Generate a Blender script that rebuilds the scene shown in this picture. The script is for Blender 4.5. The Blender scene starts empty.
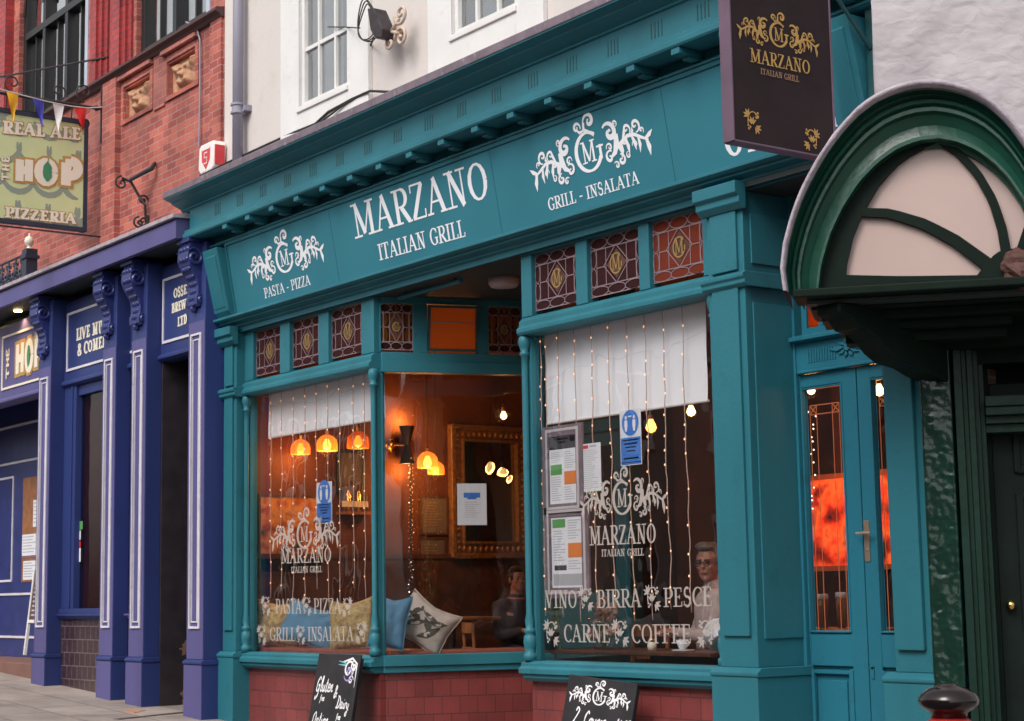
import bpy, bmesh, math, random
from mathutils import Vector as V, Matrix
from mathutils import noise
from math import sin, cos, pi, radians as R
random.seed(7)
S = bpy.context.scene
col = S.collection
# ------------------------------------------------------------------ camera
F, YA, PI_, RO = 1754.1, .93656, .13376, -.017395
fw = V((-sin(YA)*cos(PI_), cos(YA)*cos(PI_), sin(PI_)))
_r0 = V((cos(YA), sin(YA), 0)); _u0 = _r0.cross(fw)
cr = _r0*cos(RO) + _u0*sin(RO); cu = _u0*cos(RO) - _r0*sin(RO)
CAM = V((0, -8, 1.6))
cd = bpy.data.cameras.new('camera'); co = bpy.data.objects.new('camera', cd); col.objects.link(co)
m = Matrix((cr, cu, -fw)).transposed().to_4x4(); m.translation = CAM; co.matrix_world = m
cd.sensor_width = 36; cd.lens = F*36/1024; cd.clip_end = 500; S.camera = co
cd.dof.use_dof = False

def ray(x, y): return fw + cr*((x-512)/F) - cu*((y-360.5)/F)

# ------------------------------------------------------------------ helpers
class Pl:                                     # a real plane: origin, right, up, outward normal
    def __init__(s, o, u, v=(0, 0, 1)):
        s.o = V(o); s.u = V(u).normalized(); s.v = V(v).normalized(); s.n = s.u.cross(s.v).normalized()
    def p(s, a, b, l=0): return s.o + s.u*a + s.v*b + s.n*l
    def h(s, x, y, l=0):
        d = ray(x, y); o = s.o + s.n*l; t = (o-CAM).dot(s.n)/d.dot(s.n); q = CAM + d*t - s.o
        return q.dot(s.u), q.dot(s.v)
    def off(s, l): return Pl(s.o + s.n*l, s.u, s.v)
FA = Pl((0, 0, 0), (1, 0, 0))                 # the street front plane (y = 0)
def fx(Y): return Pl((0, Y, 0), (1, 0, 0))
def at(x, y, Y): a, b = fx(Y).h(x, y); return V((a, Y, b))

class MB:
    def __init__(s): s.v = []; s.f = []; s.k = 0
    def add(s, vs, fs):
        n = len(s.v); s.v += [V(q) for q in vs]; s.f += [tuple(i+n for i in f) for f in fs]; return s
    def box(s, x0, x1, y0, y1, z0, z1):
        vs = [(x, y, z) for x in (x0, x1) for y in (y0, y1) for z in (z0, z1)]
        return s.add(vs, [(0, 1, 3, 2), (4, 6, 7, 5), (0, 4, 5, 1), (2, 3, 7, 6), (0, 2, 6, 4), (1, 5, 7, 3)])
    def slab(s, P, a0, b0, a1, b1, l0, l1):
        vs = [P.p(a, b, l) for a in (a0, a1) for b in (b0, b1) for l in (l0, l1)]
        return s.add(vs, [(0, 1, 3, 2), (4, 6, 7, 5), (0, 4, 5, 1), (2, 3, 7, 6), (0, 2, 6, 4), (1, 5, 7, 3)])
    def frame(s, P, a0, b0, a1, b1, w, l0, l1, wb=None):
        wb = wb or w
        s.slab(P, a0, b0, a0+w, b1, l0, l1); s.slab(P, a1-w, b0, a1, b1, l0, l1)
        s.slab(P, a0+w, b1-w, a1-w, b1, l0, l1); s.slab(P, a0+w, b0, a1-w, b0+wb, l0, l1); return s
    def prism(s, P, pts, l0, l1):
        n = len(pts)
        vs = [P.p(a, b, l0) for a, b in pts] + [P.p(a, b, l1) for a, b in pts]
        fs = [tuple(range(n))[::-1], tuple(range(n, 2*n))] + [(i, (i+1) % n, n+(i+1) % n, n+i) for i in range(n)]
        return s.add(vs, fs)
    def run(s, pts, x0, x1):                  # (y, z) profile swept along x
        n = len(pts)
        vs = [(x0, y, z) for y, z in pts] + [(x1, y, z) for y, z in pts]
        return s.add(vs, [tuple(range(n))[::-1], tuple(range(n, 2*n))] + [(i, (i+1) % n, n+(i+1) % n, n+i) for i in range(n)])
    def poly(s, P, pts, l=0):
        s.k = (s.k+1) % 16; l += s.k*1.3e-4
        n = len(pts); return s.add([P.p(a, b, l) for a, b in pts], [tuple(range(n))])
    def ribbon(s, P, pts, w, l=0):
        s.k = (s.k+1) % 16; l += s.k*1.3e-4
        n = len(pts); ws = w if isinstance(w, (list, tuple)) else [w]*n; vs = []
        for i, (a, b) in enumerate(pts):
            a0, b0 = pts[max(0, i-1)]; a1, b1 = pts[min(n-1, i+1)]
            d = math.hypot(a1-a0, b1-b0) or 1; nx, ny = -(b1-b0)/d, (a1-a0)/d
            vs += [P.p(a+nx*ws[i]/2, b+ny*ws[i]/2, l), P.p(a-nx*ws[i]/2, b-ny*ws[i]/2, l)]
        return s.add(vs, [(2*i+1, 2*i+3, 2*i+2, 2*i) for i in range(n-1)])
    def tube(s, pts, r, n=8, cap=True):
        pts = [V(p) for p in pts]; rs = r if isinstance(r, (list, tuple)) else [r]*len(pts); vs = []
        ref = None
        for i, p in enumerate(pts):
            d = (pts[min(i+1, len(pts)-1)]-pts[max(i-1, 0)]).normalized()
            if ref is None: ref = d.orthogonal().normalized()
            ref = (ref-d*ref.dot(d)).normalized(); b = d.cross(ref)
            vs += [p+(ref*cos(2*pi*k/n)+b*sin(2*pi*k/n))*rs[i] for k in range(n)]
        m = len(pts)
        fs = [(i*n+k, i*n+(k+1) % n, (i+1)*n+(k+1) % n, (i+1)*n+k) for i in range(m-1) for k in range(n)]
        if cap: fs += [tuple(range(n))[::-1], tuple(range((m-1)*n, m*n))]
        return s.add(vs, fs)
    def lathe(s, c, prof, n=20, axis=None):
        c = V(c); ax = V(axis).normalized() if axis else V((0, 0, 1))
        return s.tube([c+ax*z for r, z in prof], [max(r, .0004) for r, z in prof], n) if axis else s._lz(c, prof, n)
    def _lz(s, c, prof, n):
        vs = [c+V((r*cos(2*pi*k/n), r*sin(2*pi*k/n), z)) for r, z in prof for k in range(n)]; m = len(prof)
        fs = [(i*n+k, i*n+(k+1) % n, (i+1)*n+(k+1) % n, (i+1)*n+k) for i in range(m-1) for k in range(n)]
        return s.add(vs, fs+[tuple(range(n))[::-1], tuple(range((m-1)*n, m*n))])
    def ball(s, c, r, n=12, m=8):
        rr = V(r) if isinstance(r, (tuple, list, V)) else V((r, r, r)); c = V(c); vs = []; fs = []
        for i in range(m+1):
            t = pi*i/m
            for k in range(n):
                q = 2*pi*k/n; vs.append(c+V((rr.x*sin(t)*cos(q), rr.y*sin(t)*sin(q), rr.z*cos(t))))
        fs = [(i*n+k, (i+1)*n+k, (i+1)*n+(k+1) % n, i*n+(k+1) % n) for i in range(m) for k in range(n)]
        return s.add(vs, fs)
    def build(s, name, mat, parent=None, smooth=False, bevel=0, label=None):
        o0 = root_loc(parent) if parent else V((0, 0, 0))
        me = bpy.data.meshes.new(name); me.from_pydata([tuple(q-o0) for q in s.v], [], s.f)
        bm = bmesh.new(); bm.from_mesh(me); bmesh.ops.remove_doubles(bm, verts=bm.verts, dist=1e-6)
        bmesh.ops.recalc_face_normals(bm, faces=bm.faces); bm.to_mesh(me); bm.free()
        me.materials.append(mat)
        if smooth: me.shade_smooth()
        o = bpy.data.objects.new(name, me); col.objects.link(o); o.parent = parent
        if bevel:
            b = o.modifiers.new('bevel', 'BEVEL'); b.width = bevel; b.segments = 2; b.limit_method = 'ANGLE'; b.angle_limit = R(40)
        if label: o['label'] = label
        return o
def root_loc(o):
    l = V((0, 0, 0))
    while o: l += o.location; o = o.parent
    return l
def thing(name, label, cat, loc=(0, 0, 0), group=None):
    o = bpy.data.objects.new(name, None); o.empty_display_size = .1; col.objects.link(o); o.location = loc
    o['label'] = label; o['category'] = cat
    if group: o['group'] = group
    return o
def tag(o, label, cat, group=None, kind=None):
    if label: o['label'] = label
    if cat: o['category'] = cat
    if group: o['group'] = group
    if kind: o['kind'] = kind
    return o

# ------------------------------------------------------------------ materials
def nt(name):
    m = bpy.data.materials.new(name); m.use_nodes = True; t = m.node_tree
    return m, t, t.nodes['Principled BSDF']
def N(t, k, **kw):
    n = t.nodes.new(k)
    for a, b in kw.items(): setattr(n, a, b)
    return n
def mat(name, c, rough=.6, metal=0, var=.12, vs=3., bump=.15, bs=60., dirt=None, dirt_amt=.0, spec=.5, streak=False):
    m, t, b = nt(name); L = t.links
    tc = N(t, 'ShaderNodeTexCoord'); nz = N(t, 'ShaderNodeTexNoise'); nz.inputs['Scale'].default_value = vs; nz.inputs['Detail'].default_value = 6
    mp = N(t, 'ShaderNodeMapping'); L.new(tc.outputs['Object'], mp.inputs[0]); L.new(mp.outputs[0], nz.inputs['Vector'])
    if streak: mp.inputs['Scale'].default_value = (1, 1, .18)
    r = N(t, 'ShaderNodeValToRGB'); r.color_ramp.elements[0].position = .3; r.color_ramp.elements[1].position = .72
    r.color_ramp.elements[0].color = (*[x*(1-var) for x in c], 1); r.color_ramp.elements[1].color = (*[min(1, x*(1+var)) for x in c], 1)
    L.new(nz.outputs['Fac'], r.inputs[0]); out = r.outputs[0]
    if dirt:
        n2 = N(t, 'ShaderNodeTexNoise'); n2.inputs['Scale'].default_value = vs*2.3; n2.inputs['Detail'].default_value = 9; n2.inputs['Roughness'].default_value = .7
        L.new(tc.outputs['Object'], n2.inputs['Vector']); r2 = N(t, 'ShaderNodeValToRGB')
        r2.color_ramp.elements[0].position = .56; r2.color_ramp.elements[1].position = .72; r2.color_ramp.elements[1].color = (dirt_amt,)*3+(1,)
        mx = N(t, 'ShaderNodeMix', data_type='RGBA'); L.new(n2.outputs['Fac'], r2.inputs[0]); L.new(r2.outputs[0], mx.inputs['Factor'])
        L.new(out, mx.inputs['A']); mx.inputs['B'].default_value = (*dirt, 1); out = mx.outputs['Result']
    L.new(out, b.inputs['Base Color'])
    b.inputs['Roughness'].default_value = rough; b.inputs['Metallic'].default_value = metal; b.inputs['Specular IOR Level'].default_value = spec
    if bump:
        n3 = N(t, 'ShaderNodeTexNoise'); n3.inputs['Scale'].default_value = bs; n3.inputs['Detail'].default_value = 4
        L.new(tc.outputs['Object'], n3.inputs['Vector']); bp = N(t, 'ShaderNodeBump'); bp.inputs['Strength'].default_value = bump; bp.inputs['Distance'].default_value = .01
        L.new(n3.outputs['Fac'], bp.inputs['Height']); L.new(bp.outputs[0], b.inputs['Normal'])
    return m
def brick(name, c1, c2, mortar, bw, bh, mw=.012, rough=.8, bump=.6, off=.5, flat=False, dirt=None, noise=.25, bias=0):
    m, t, b = nt(name); L = t.links; tc = N(t, 'ShaderNodeTexCoord'); sp = N(t, 'ShaderNodeSeparateXYZ'); L.new(tc.outputs['Object'], sp.inputs[0])
    cb = N(t, 'ShaderNodeCombineXYZ')
    if flat: L.new(sp.outputs[0], cb.inputs[0]); L.new(sp.outputs[1], cb.inputs[1])
    else:
        ad = N(t, 'ShaderNodeMath', operation='ADD'); L.new(sp.outputs[0], ad.inputs[0]); L.new(sp.outputs[1], ad.inputs[1])
        L.new(ad.outputs[0], cb.inputs[0]); L.new(sp.outputs[2], cb.inputs[1])
    br = N(t, 'ShaderNodeTexBrick'); L.new(cb.outputs[0], br.inputs['Vector']); br.offset = off
    for k, v in (('Color1', (*c1, 1)), ('Color2', (*c2, 1)), ('Mortar', (*mortar, 1)), ('Scale', 1), ('Mortar Size', mw), ('Mortar Smooth', .2), ('Bias', bias), ('Brick Width', bw), ('Row Height', bh)):
        br.inputs[k].default_value = v
    nz = N(t, 'ShaderNodeTexNoise'); nz.inputs['Scale'].default_value = 2.2; nz.inputs['Detail'].default_value = 8; L.new(tc.outputs['Object'], nz.inputs['Vector'])
    mr = N(t, 'ShaderNodeMapRange'); mr.inputs[1].default_value = .3; mr.inputs[2].default_value = .7; mr.inputs[3].default_value = 1-noise; mr.inputs[4].default_value = 1+noise
    L.new(nz.outputs['Fac'], mr.inputs[0]); ml = N(t, 'ShaderNodeMix', data_type='RGBA', blend_type='MULTIPLY'); ml.inputs['Factor'].default_value = 1
    cc = N(t, 'ShaderNodeCombineColor'); [L.new(mr.outputs[0], cc.inputs[i]) for i in range(3)]
    L.new(br.outputs['Color'], ml.inputs['A']); L.new(cc.outputs[0], ml.inputs['B']); out = ml.outputs['Result']
    if dirt:
        n2 = N(t, 'ShaderNodeTexNoise'); n2.inputs['Scale'].default_value = 1.3; n2.inputs['Detail'].default_value = 9; n2.inputs['Roughness'].default_value = .65; L.new(tc.outputs['Object'], n2.inputs['Vector'])
        r2 = N(t, 'ShaderNodeValToRGB'); r2.color_ramp.elements[0].position = .48; r2.color_ramp.elements[1].position = .7; r2.color_ramp.elements[1].color = (.55, .55, .55, 1)
        mx = N(t, 'ShaderNodeMix', data_type='RGBA'); L.new(n2.outputs['Fac'], r2.inputs[0]); L.new(r2.outputs[0], mx.inputs['Factor']); L.new(out, mx.inputs['A']); mx.inputs['B'].default_value = (*dirt, 1); out = mx.outputs['Result']
    L.new(out, b.inputs['Base Color']); b.inputs['Roughness'].default_value = rough
    n3 = N(t, 'ShaderNodeTexNoise'); n3.inputs['Scale'].default_value = 45; L.new(tc.outputs['Object'], n3.inputs['Vector'])
    sb = N(t, 'ShaderNodeMath', operation='MULTIPLY_ADD'); L.new(br.outputs['Fac'], sb.inputs[0]); sb.inputs[1].default_value = -1; L.new(n3.outputs['Fac'], sb.inputs[2])
    bp = N(t, 'ShaderNodeBump'); bp.inputs['Strength'].default_value = bump; bp.inputs['Distance'].default_value = .008; L.new(sb.outputs[0], bp.inputs['Height']); L.new(bp.outputs[0], b.inputs['Normal'])
    return m
def glass(name, tint=(.9, .92, .92), refl=1., rough=0., wav=.03):
    m, t, b = nt(name); L = t.links; t.nodes.remove(b); out = t.nodes['Material Output']
    tr = N(t, 'ShaderNodeBsdfTransparent'); tr.inputs[0].default_value = (*tint, 1); gl = N(t, 'ShaderNodeBsdfGlossy'); gl.inputs['Roughness'].default_value = rough
    ge = N(t, 'ShaderNodeNewGeometry'); dt = N(t, 'ShaderNodeVectorMath', operation='DOT_PRODUCT'); L.new(ge.outputs['Normal'], dt.inputs[0]); L.new(ge.outputs['Incoming'], dt.inputs[1])
    ab = N(t, 'ShaderNodeMath', operation='ABSOLUTE'); L.new(dt.outputs['Value'], ab.inputs[0]); om = N(t, 'ShaderNodeMath', operation='SUBTRACT'); om.inputs[0].default_value = 1; L.new(ab.outputs[0], om.inputs[1])
    pw = N(t, 'ShaderNodeMath', operation='POWER'); L.new(om.outputs[0], pw.inputs[0]); pw.inputs[1].default_value = 5
    fr = N(t, 'ShaderNodeMath', operation='MULTIPLY_ADD'); L.new(pw.outputs[0], fr.inputs[0]); fr.inputs[1].default_value = .96; fr.inputs[2].default_value = .04
    mm = N(t, 'ShaderNodeMath', operation='MULTIPLY'); mm.inputs[1].default_value = refl; mm.use_clamp = True
    tc = N(t, 'ShaderNodeTexCoord'); nz = N(t, 'ShaderNodeTexNoise'); nz.inputs['Scale'].default_value = 1.5; L.new(tc.outputs['Object'], nz.inputs['Vector'])
    bp = N(t, 'ShaderNodeBump'); bp.inputs['Strength'].default_value = wav; bp.inputs['Distance'].default_value = .2; L.new(nz.outputs['Fac'], bp.inputs['Height']); L.new(bp.outputs[0], gl.inputs['Normal'])
    mx = N(t, 'ShaderNodeMixShader'); L.new(fr.outputs[0], mm.inputs[0]); L.new(mm.outputs[0], mx.inputs[0]); L.new(tr.outputs[0], mx.inputs[1]); L.new(gl.outputs[0], mx.inputs[2]); L.new(mx.outputs[0], out.inputs[0])
    return m
def emis(name, c, s, sample=False, base=(.8, .8, .8)):
    m, t, b = nt(name); b.inputs['Base Color'].default_value = (*base, 1); b.inputs['Emission Color'].default_value = (*c, 1); b.inputs['Emission Strength'].default_value = s
    m.cycles.emission_sampling = 'FRONT' if sample else 'NONE'; return m
def thin(name, c, alpha, rough=.6, tl=.5):    # translucent cloth / frosted film
    m, t, b = nt(name); L = t.links; t.nodes.remove(b); out = t.nodes['Material Output']
    d = N(t, 'ShaderNodeBsdfDiffuse'); d.inputs[0].default_value = (*c, 1); l = N(t, 'ShaderNodeBsdfTranslucent'); l.inputs[0].default_value = (*c, 1); tr = N(t, 'ShaderNodeBsdfTransparent')
    a = N(t, 'ShaderNodeMixShader'); a.inputs[0].default_value = tl; L.new(d.outputs[0], a.inputs[1]); L.new(l.outputs[0], a.inputs[2])
    x = N(t, 'ShaderNodeMixShader'); x.inputs[0].default_value = alpha; L.new(tr.outputs[0], x.inputs[1]); L.new(a.outputs[0], x.inputs[2]); L.new(x.outputs[0], out.inputs[0]); return m
M = dict(
 teal=mat('teal_paint', (.024, .152, .195), .45, spec=.28, var=.16, vs=1.6, bump=.16, bs=35, dirt=(.016, .085, .095), dirt_amt=.45, streak=True),
 teal_panel=mat('teal_fascia_paint', (.032, .178, .234), .55, spec=.25, var=.10, vs=.9, bump=.05, bs=25),
 door=mat('teal_door_paint', (.020, .150, .215), .40, spec=.3, var=.14, vs=2, bump=.22, bs=22, dirt=(.018, .07, .09), dirt_amt=.45, streak=True),
 dteal=mat('dark_teal_paint', (.007, .065, .075), .45, var=.15, vs=2, bump=.1),
 blue=mat('pub_blue_paint', (.028, .044, .165), .42, spec=.3, var=.14, vs=1.8, bump=.12, bs=30, dirt=(.02, .03, .1), dirt_amt=.4, streak=True),
 blue_lit=mat('pub_blue_lit_copy', (.098, .090, .240), .5, spec=.3, var=.12, vs=2, bump=.12, bs=30, dirt=(.08, .07, .2), dirt_amt=.4, streak=True),  # lighter copy of the pub blue; brighter lit fronts put into the colour
 trim=mat('white_line_paint', (.66, .63, .68), .5, var=.08, vs=5, dirt=(.3, .28, .33), dirt_amt=.4),
 red=brick('red_brick', (.47, .125, .088), (.28, .06, .05), (.36, .22, .20), .225, .078, .006, dirt=(.24, .11, .10), noise=.3, bump=.8),
 red2=brick('glazed_red_brick', (.42, .035, .035), (.30, .03, .035), (.12, .05, .05), .16, .078, .006, rough=.45, noise=.25, bump=.7),
 tile=brick('oxblood_tiles', (.215, .046, .044), (.165, .036, .036), (.09, .028, .028), .205, .150, .005, rough=.33, bump=.3, noise=.18),
 dtile=brick('dark_glazed_tiles', (.055, .03, .035), (.045, .025, .03), (.16, .12, .12), .15, .15, .006, rough=.3, bump=.3),
 flag=brick('paving_flags', (.34, .285, .255), (.27, .225, .205), (.13, .11, .10), .9, .6, .010, rough=.85, bump=.4, flat=True, dirt=(.13, .11, .105), noise=.25),
 asphalt=mat('asphalt', (.055, .053, .055), .85, var=.25, vs=8, bump=.5, bs=150),
 kerb=mat('kerb_stone', (.30, .28, .27), .85, var=.15, vs=5, bump=.3),
 wall=mat('cream_render', (.60, .55, .525), .85, var=.05, vs=1.2, bump=.25, bs=18, dirt=(.50, .44, .40), dirt_amt=.45, streak=True),
 stucco=mat('rough_lime_stucco', (.42, .385, .405), .8, var=.10, vs=5, bump=.3, bs=30, dirt=(.36, .32, .36), dirt_amt=.6),
 white=mat('white_gloss_paint', (.70, .69, .68), .4, var=.04, vs=4, bump=.05, dirt=(.5, .47, .43), dirt_amt=.4),
 lead=mat('weathered_lead', (.17, .13, .16), .65, var=.25, vs=6, bump=.3, dirt=(.45, .40, .44), dirt_amt=.6),
 pink_lead=mat('painted_lead_edge', (.38, .33, .38), .6, var=.2, vs=9, bump=.6, bs=40, dirt=(.12, .10, .11), dirt_amt=.8),
 black=mat('black_paint', (.012, .012, .014), .4, var=.2),
 iron=mat('old_iron', (.045, .035, .04), .6, metal=.3, var=.3, vs=12, bump=.3, dirt=(.12, .05, .03), dirt_amt=.6),
 grey=mat('grey_pvc', (.27, .26, .33), .5, var=.08, bump=.05),
 terr=mat('terracotta', (.45, .24, .14), .8, var=.3, vs=14, bump=.3, dirt=(.12, .05, .04), dirt_amt=.8),
 green=mat('bottle_green_paint', (.010, .066, .044), .33, var=.2, vs=4, bump=.3, bs=20, dirt=(.05, .11, .09), dirt_amt=.25),
 dgreen=mat('dark_green_and_hood_shade', (.004, .011, .008), .6, spec=.12, var=.2, vs=4, bump=.2, bs=20),  # green darkened so the shade under the hood sits in the colour
 dgreen2=mat('dark_green_door_paint', (.005, .011, .009), .5, spec=.15, var=.2, vs=4, bump=.15, bs=20),
 fan=mat('salmon_painted_fanlight', (.46, .34, .31), .25, var=.06, vs=2, bump=.03),
 boss=mat('brown_carved_boss', (.09, .036, .028), .75, var=.3, vs=20, bump=.6),
 sign=mat('plum_black_sign_board', (.024, .015, .017), .7, spec=.2, var=.2, vs=3, bump=.1),
 signedge=mat('plum_sign_edge', (.125, .075, .115), .5, var=.15, vs=6, bump=.1),
 gold=mat('gold_lettering', (.46, .27, .075), .5, var=.15, vs=30, bump=0),
 letter=mat('white_lettering', (.82, .82, .86), .5, var=.03, bump=0),
 dimletter=mat('copper_lettering', (.30, .17, .10), .5, var=.1, bump=0),
 navy=mat('navy_paint', (.022, .03, .055), .5),
 hopgreen=mat('olive_sign_green', (.58, .64, .34), .6, var=.06, bump=0), hopdark=mat('grey_green_leaf_outline', (.25, .31, .25), .6, var=.06, bump=0),
 cream=mat('cream_lettering', (.78, .72, .60), .5, var=.04, bump=0), brown=mat('brown_outline', (.28, .13, .05), .5, bump=0), leaf=mat('hop_leaf_green', (.05, .25, .12), .5, bump=0),
 yel=mat('yellow_cloth', (.80, .42, .02), .8), blu=mat('blue_cloth', (.05, .06, .42), .8), wht=mat('white_cloth', (.75, .72, .72), .8), redc=mat('red_cloth', (.60, .02, .02), .8), cord=mat('pale_cord', (.6, .58, .56), .8),
 alarm=mat('alarm_plastic', (.78, .74, .72), .35, bump=0), alarmred=mat('red_sticker', (.62, .04, .05), .4, bump=0),
 paper=mat('paper', (.74, .75, .80), .6, var=.02, bump=0), ink=mat('pale_grey_print', (.42, .42, .45), .6, bump=0), dink=mat('dark_print', (.05, .05, .06), .6, bump=0),
 sblue=mat('sign_blue', (.05, .20, .62), .45, bump=0), pgreen=mat('print_green', (.10, .32, .09), .5, bump=0), porange=mat('print_orange', (.68, .20, .04), .5, bump=0),
 alu=mat('aluminium', (.62, .56, .58), .3, metal=.2, bump=0), brass=mat('brass', (.75, .50, .2), .25, metal=1, bump=0), nickel=mat('satin_handle', (.62, .45, .34), .35, metal=.8, bump=0),
 chalk=mat('chalkboard', (.018, .016, .020), .75, var=.4, vs=5, bump=.05), chalkw=mat('white_chalk_pen', (.85, .83, .86), .7, bump=0), chalkv=mat('violet_chalk_pen', (.35, .28, .6), .7, bump=0), chalkg=mat('teal_chalk_pen', (.2, .5, .55), .7, bump=0),
 plaster=mat('copper_plaster', (.14, .040, .015), .8, var=.4, vs=1.7, bump=.3, bs=9, dirt=(.10, .03, .015), dirt_amt=.6),
 plaster2=brick('painted_inside_brick', (.20, .055, .03), (.16, .04, .025), (.10, .03, .02), .225, .078, .008, noise=.4),
 ceil=mat('inside_ceiling', (.20, .08, .04), .8), floor=mat('dark_wood_floor', (.08, .04, .02), .5),
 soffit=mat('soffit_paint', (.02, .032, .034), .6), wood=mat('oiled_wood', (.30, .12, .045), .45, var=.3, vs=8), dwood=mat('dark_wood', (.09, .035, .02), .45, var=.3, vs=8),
 seat=mat('red_brown_leather', (.30, .07, .05), .45, var=.1), gilt=mat('gilt_frame', (.38, .20, .07), .4, metal=.55, var=.35, vs=25, bump=.7, bs=60),
 cushy=mat('ochre_woven_cloth', (.46, .33, .15), .9, var=.5, vs=22, bump=.5, dirt=(.20, .09, .03), dirt_amt=.9), cushb=mat('blue_denim_cloth', (.10, .25, .40), .9, var=.2, vs=6, bump=.3), cushw=mat('ecru_leaf_print_cloth', (.50, .43, .38), .9, var=.1, bump=.3), cushleaf=mat('dark_leaf_print', (.09, .08, .07), .9, bump=0),
 pinkc=mat('pink_cloth', (.50, .20, .18), .9),
 skin=mat('skin', (.36, .15, .10), .5, var=.22, vs=30, bump=.25, bs=160), hairg=mat('grey_hair', (.11, .085, .075), .8, var=.4, vs=40, bump=.5), haird=mat('dark_hair', (.02, .012, .01), .7, var=.4, vs=40, bump=.5),
 shirt=mat('white_shirt', (.38, .30, .29), .85, var=.06, bump=.1), dcloth=mat('dark_jacket', (.022, .018, .026), .9), trous=mat('dark_trousers', (.03, .03, .045), .9), eye=mat('dark_eye', (.01, .01, .01), .2, bump=0), lips=mat('lips', (.30, .10, .08), .5, bump=0),
 foliage=mat('bamboo_leaf', (.12, .20, .05), .6, var=.4, vs=12, bump=0), flowers=mat('flower_petals', (.62, .42, .36), .8, var=.4, vs=20, bump=.2),
 gl=glass('shop_window_glass', (.96, .96, .96), 2.0), glup=glass('upper_window_glass', (.75, .78, .8), 5.5, wav=.02), glin=glass('clear_glass', (.95, .95, .95), 1.5), gldark=glass('pub_window_glass', (.75, .7, .7), .8),
 stain=thin('maroon_stained_glass', (.11, .045, .05), .7, tl=.55), stain2=thin('amber_stained_glass', (.05, .025, .02), .85, tl=.5), rstain=thin('inner_lit_red_glass', (.33, .08, .05), .78, tl=.5),  # rstain reddens the maroon glass to paint in the light behind it
 came=mat('leading', (.30, .22, .25), .45, metal=.4, bump=0), blind=thin('white_roller_blind', (.88, .90, .96), 1., tl=.05), film=thin('frosted_lettering_film', (.50, .45, .42), .75, tl=.1),
 cameo=emis('glowing_orange_leading', (1,.22,.03), .03, base=(.36,.10,.04)),  # leading glows faintly by itself, standing for light caught from inside
 curtain=mat('net_curtain_and_sky_sheet', (.62, .60, .62), .9, var=.12, vs=6), room=mat('dim_room', (.05, .045, .05), .9),
 mirror=mat('mirror_glass', (.30, .27, .26), .03, metal=1, var=.1, vs=2, bump=0),
 bulb=emis('lit_filament_bulb', (1., .40, .08), 3.5), bulbhot=emis('bright_filament', (1., .58, .20), 6), fairy=emis('fairy_light', (1., .42, .10), 1.1), fairyw=emis('white_fairy_light_and_glint', (1., .86, .70), 1.8),
 wire=mat('pink_wire', (.55, .38, .33), .6, bump=0), shade=None, screen=None,
 down=emis('lit_downlight', (1., .75, .35), 12), lampglass=mat('opal_lamp_cover', (.45, .36, .38), .3, bump=0),
 rubber=mat('black_rubber', (.02, .02, .02), .6), redpost=mat('red_post_paint', (.35, .015, .012), .35), blackgloss=mat('gloss_black_cap', (.010, .005, .005), .10, bump=.02),
 tread=mat('worn_step', (.20, .10, .08), .8), bwall=brick('opposite_brick', (.20, .10, .075), (.16, .08, .06), (.2, .17, .15), .225, .075, .01), slate=mat('slate_roof', (.10, .10, .12), .7), stone=mat('pale_stone', (.30, .27, .24), .8), peel=mat('peeling_plum_paint', (.035, .026, .032), .7, var=.3, vs=5, dirt=(.4, .28, .25), dirt_amt=.0),
)
# amber glass shade: lit from within
def amber(name, c, s):
    m, t, b = nt(name); L = t.links; b.inputs['Base Color'].default_value = (.6, .25, .05, 1); b.inputs['Roughness'].default_value = .15
    b.inputs['Emission Color'].default_value = (*c, 1); b.inputs['Emission Strength'].default_value = s; out = t.nodes['Material Output']
    tr = N(t, 'ShaderNodeBsdfTransparent'); tr.inputs[0].default_value = (1, .62, .25, 1); mx = N(t, 'ShaderNodeMixShader'); mx.inputs[0].default_value = .5
    L.new(tr.outputs[0], mx.inputs[1]); L.new(b.outputs[0], mx.inputs[2]); L.new(mx.outputs[0], out.inputs[0]); m.cycles.emission_sampling = 'NONE'; return m
M['shade'] = amber('amber_glass_shade', (1, .30, .04), .9)
M['shadedim'] = amber('amber_glass_shade_dim', (.8, .14, .02), .25)
def patches(name, cols, s, scale, stretch=(1, 1, 1)):
    m, t, b = nt(name); L = t.links; tc = N(t, 'ShaderNodeTexCoord'); mp = N(t, 'ShaderNodeMapping'); mp.inputs['Scale'].default_value = stretch
    nz = N(t, 'ShaderNodeTexNoise'); nz.inputs['Scale'].default_value = scale; nz.inputs['Detail'].default_value = 3; L.new(tc.outputs['Object'], mp.inputs[0]); L.new(mp.outputs[0], nz.inputs['Vector'])
    r = N(t, 'ShaderNodeValToRGB'); L.new(nz.outputs['Fac'], r.inputs[0]); e = r.color_ramp.elements
    n = len(cols)
    for i, c in enumerate(cols):
        p = .33+.34*i/(n-1)
        q = e[0] if i == 0 else (e[1] if i == 1 else e.new(p)); q.position = p; q.color = (*c, 1)
    L.new(r.outputs[0], b.inputs['Base Color']); b.inputs['Roughness'].default_value = .6
    if s: L.new(r.outputs[0], b.inputs['Emission Color']); b.inputs['Emission Strength'].default_value = s; m.cycles.emission_sampling = 'NONE'
    return m
M['screen'] = patches('backlit_orange_screen', [(.01, .001, .0), (.30, .012, .002), (.9, .06, .008), (1., .17, .03), (.5, .02, .003), (.03, .002, .0)], .5, 3.6)
M['midgreen'] = mat('dark_bottle_green_frame', (.005, .023, .016), .4, spec=.25, var=.2, vs=4, bump=.3, bs=20)
M['paint1'] = patches('abstract_painting', [(.03, .05, .03), (.5, .12, .04), (.7, .35, .12), (.35, .06, .03)], 0, 6)
M['hidden'] = M['soffit']
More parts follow.
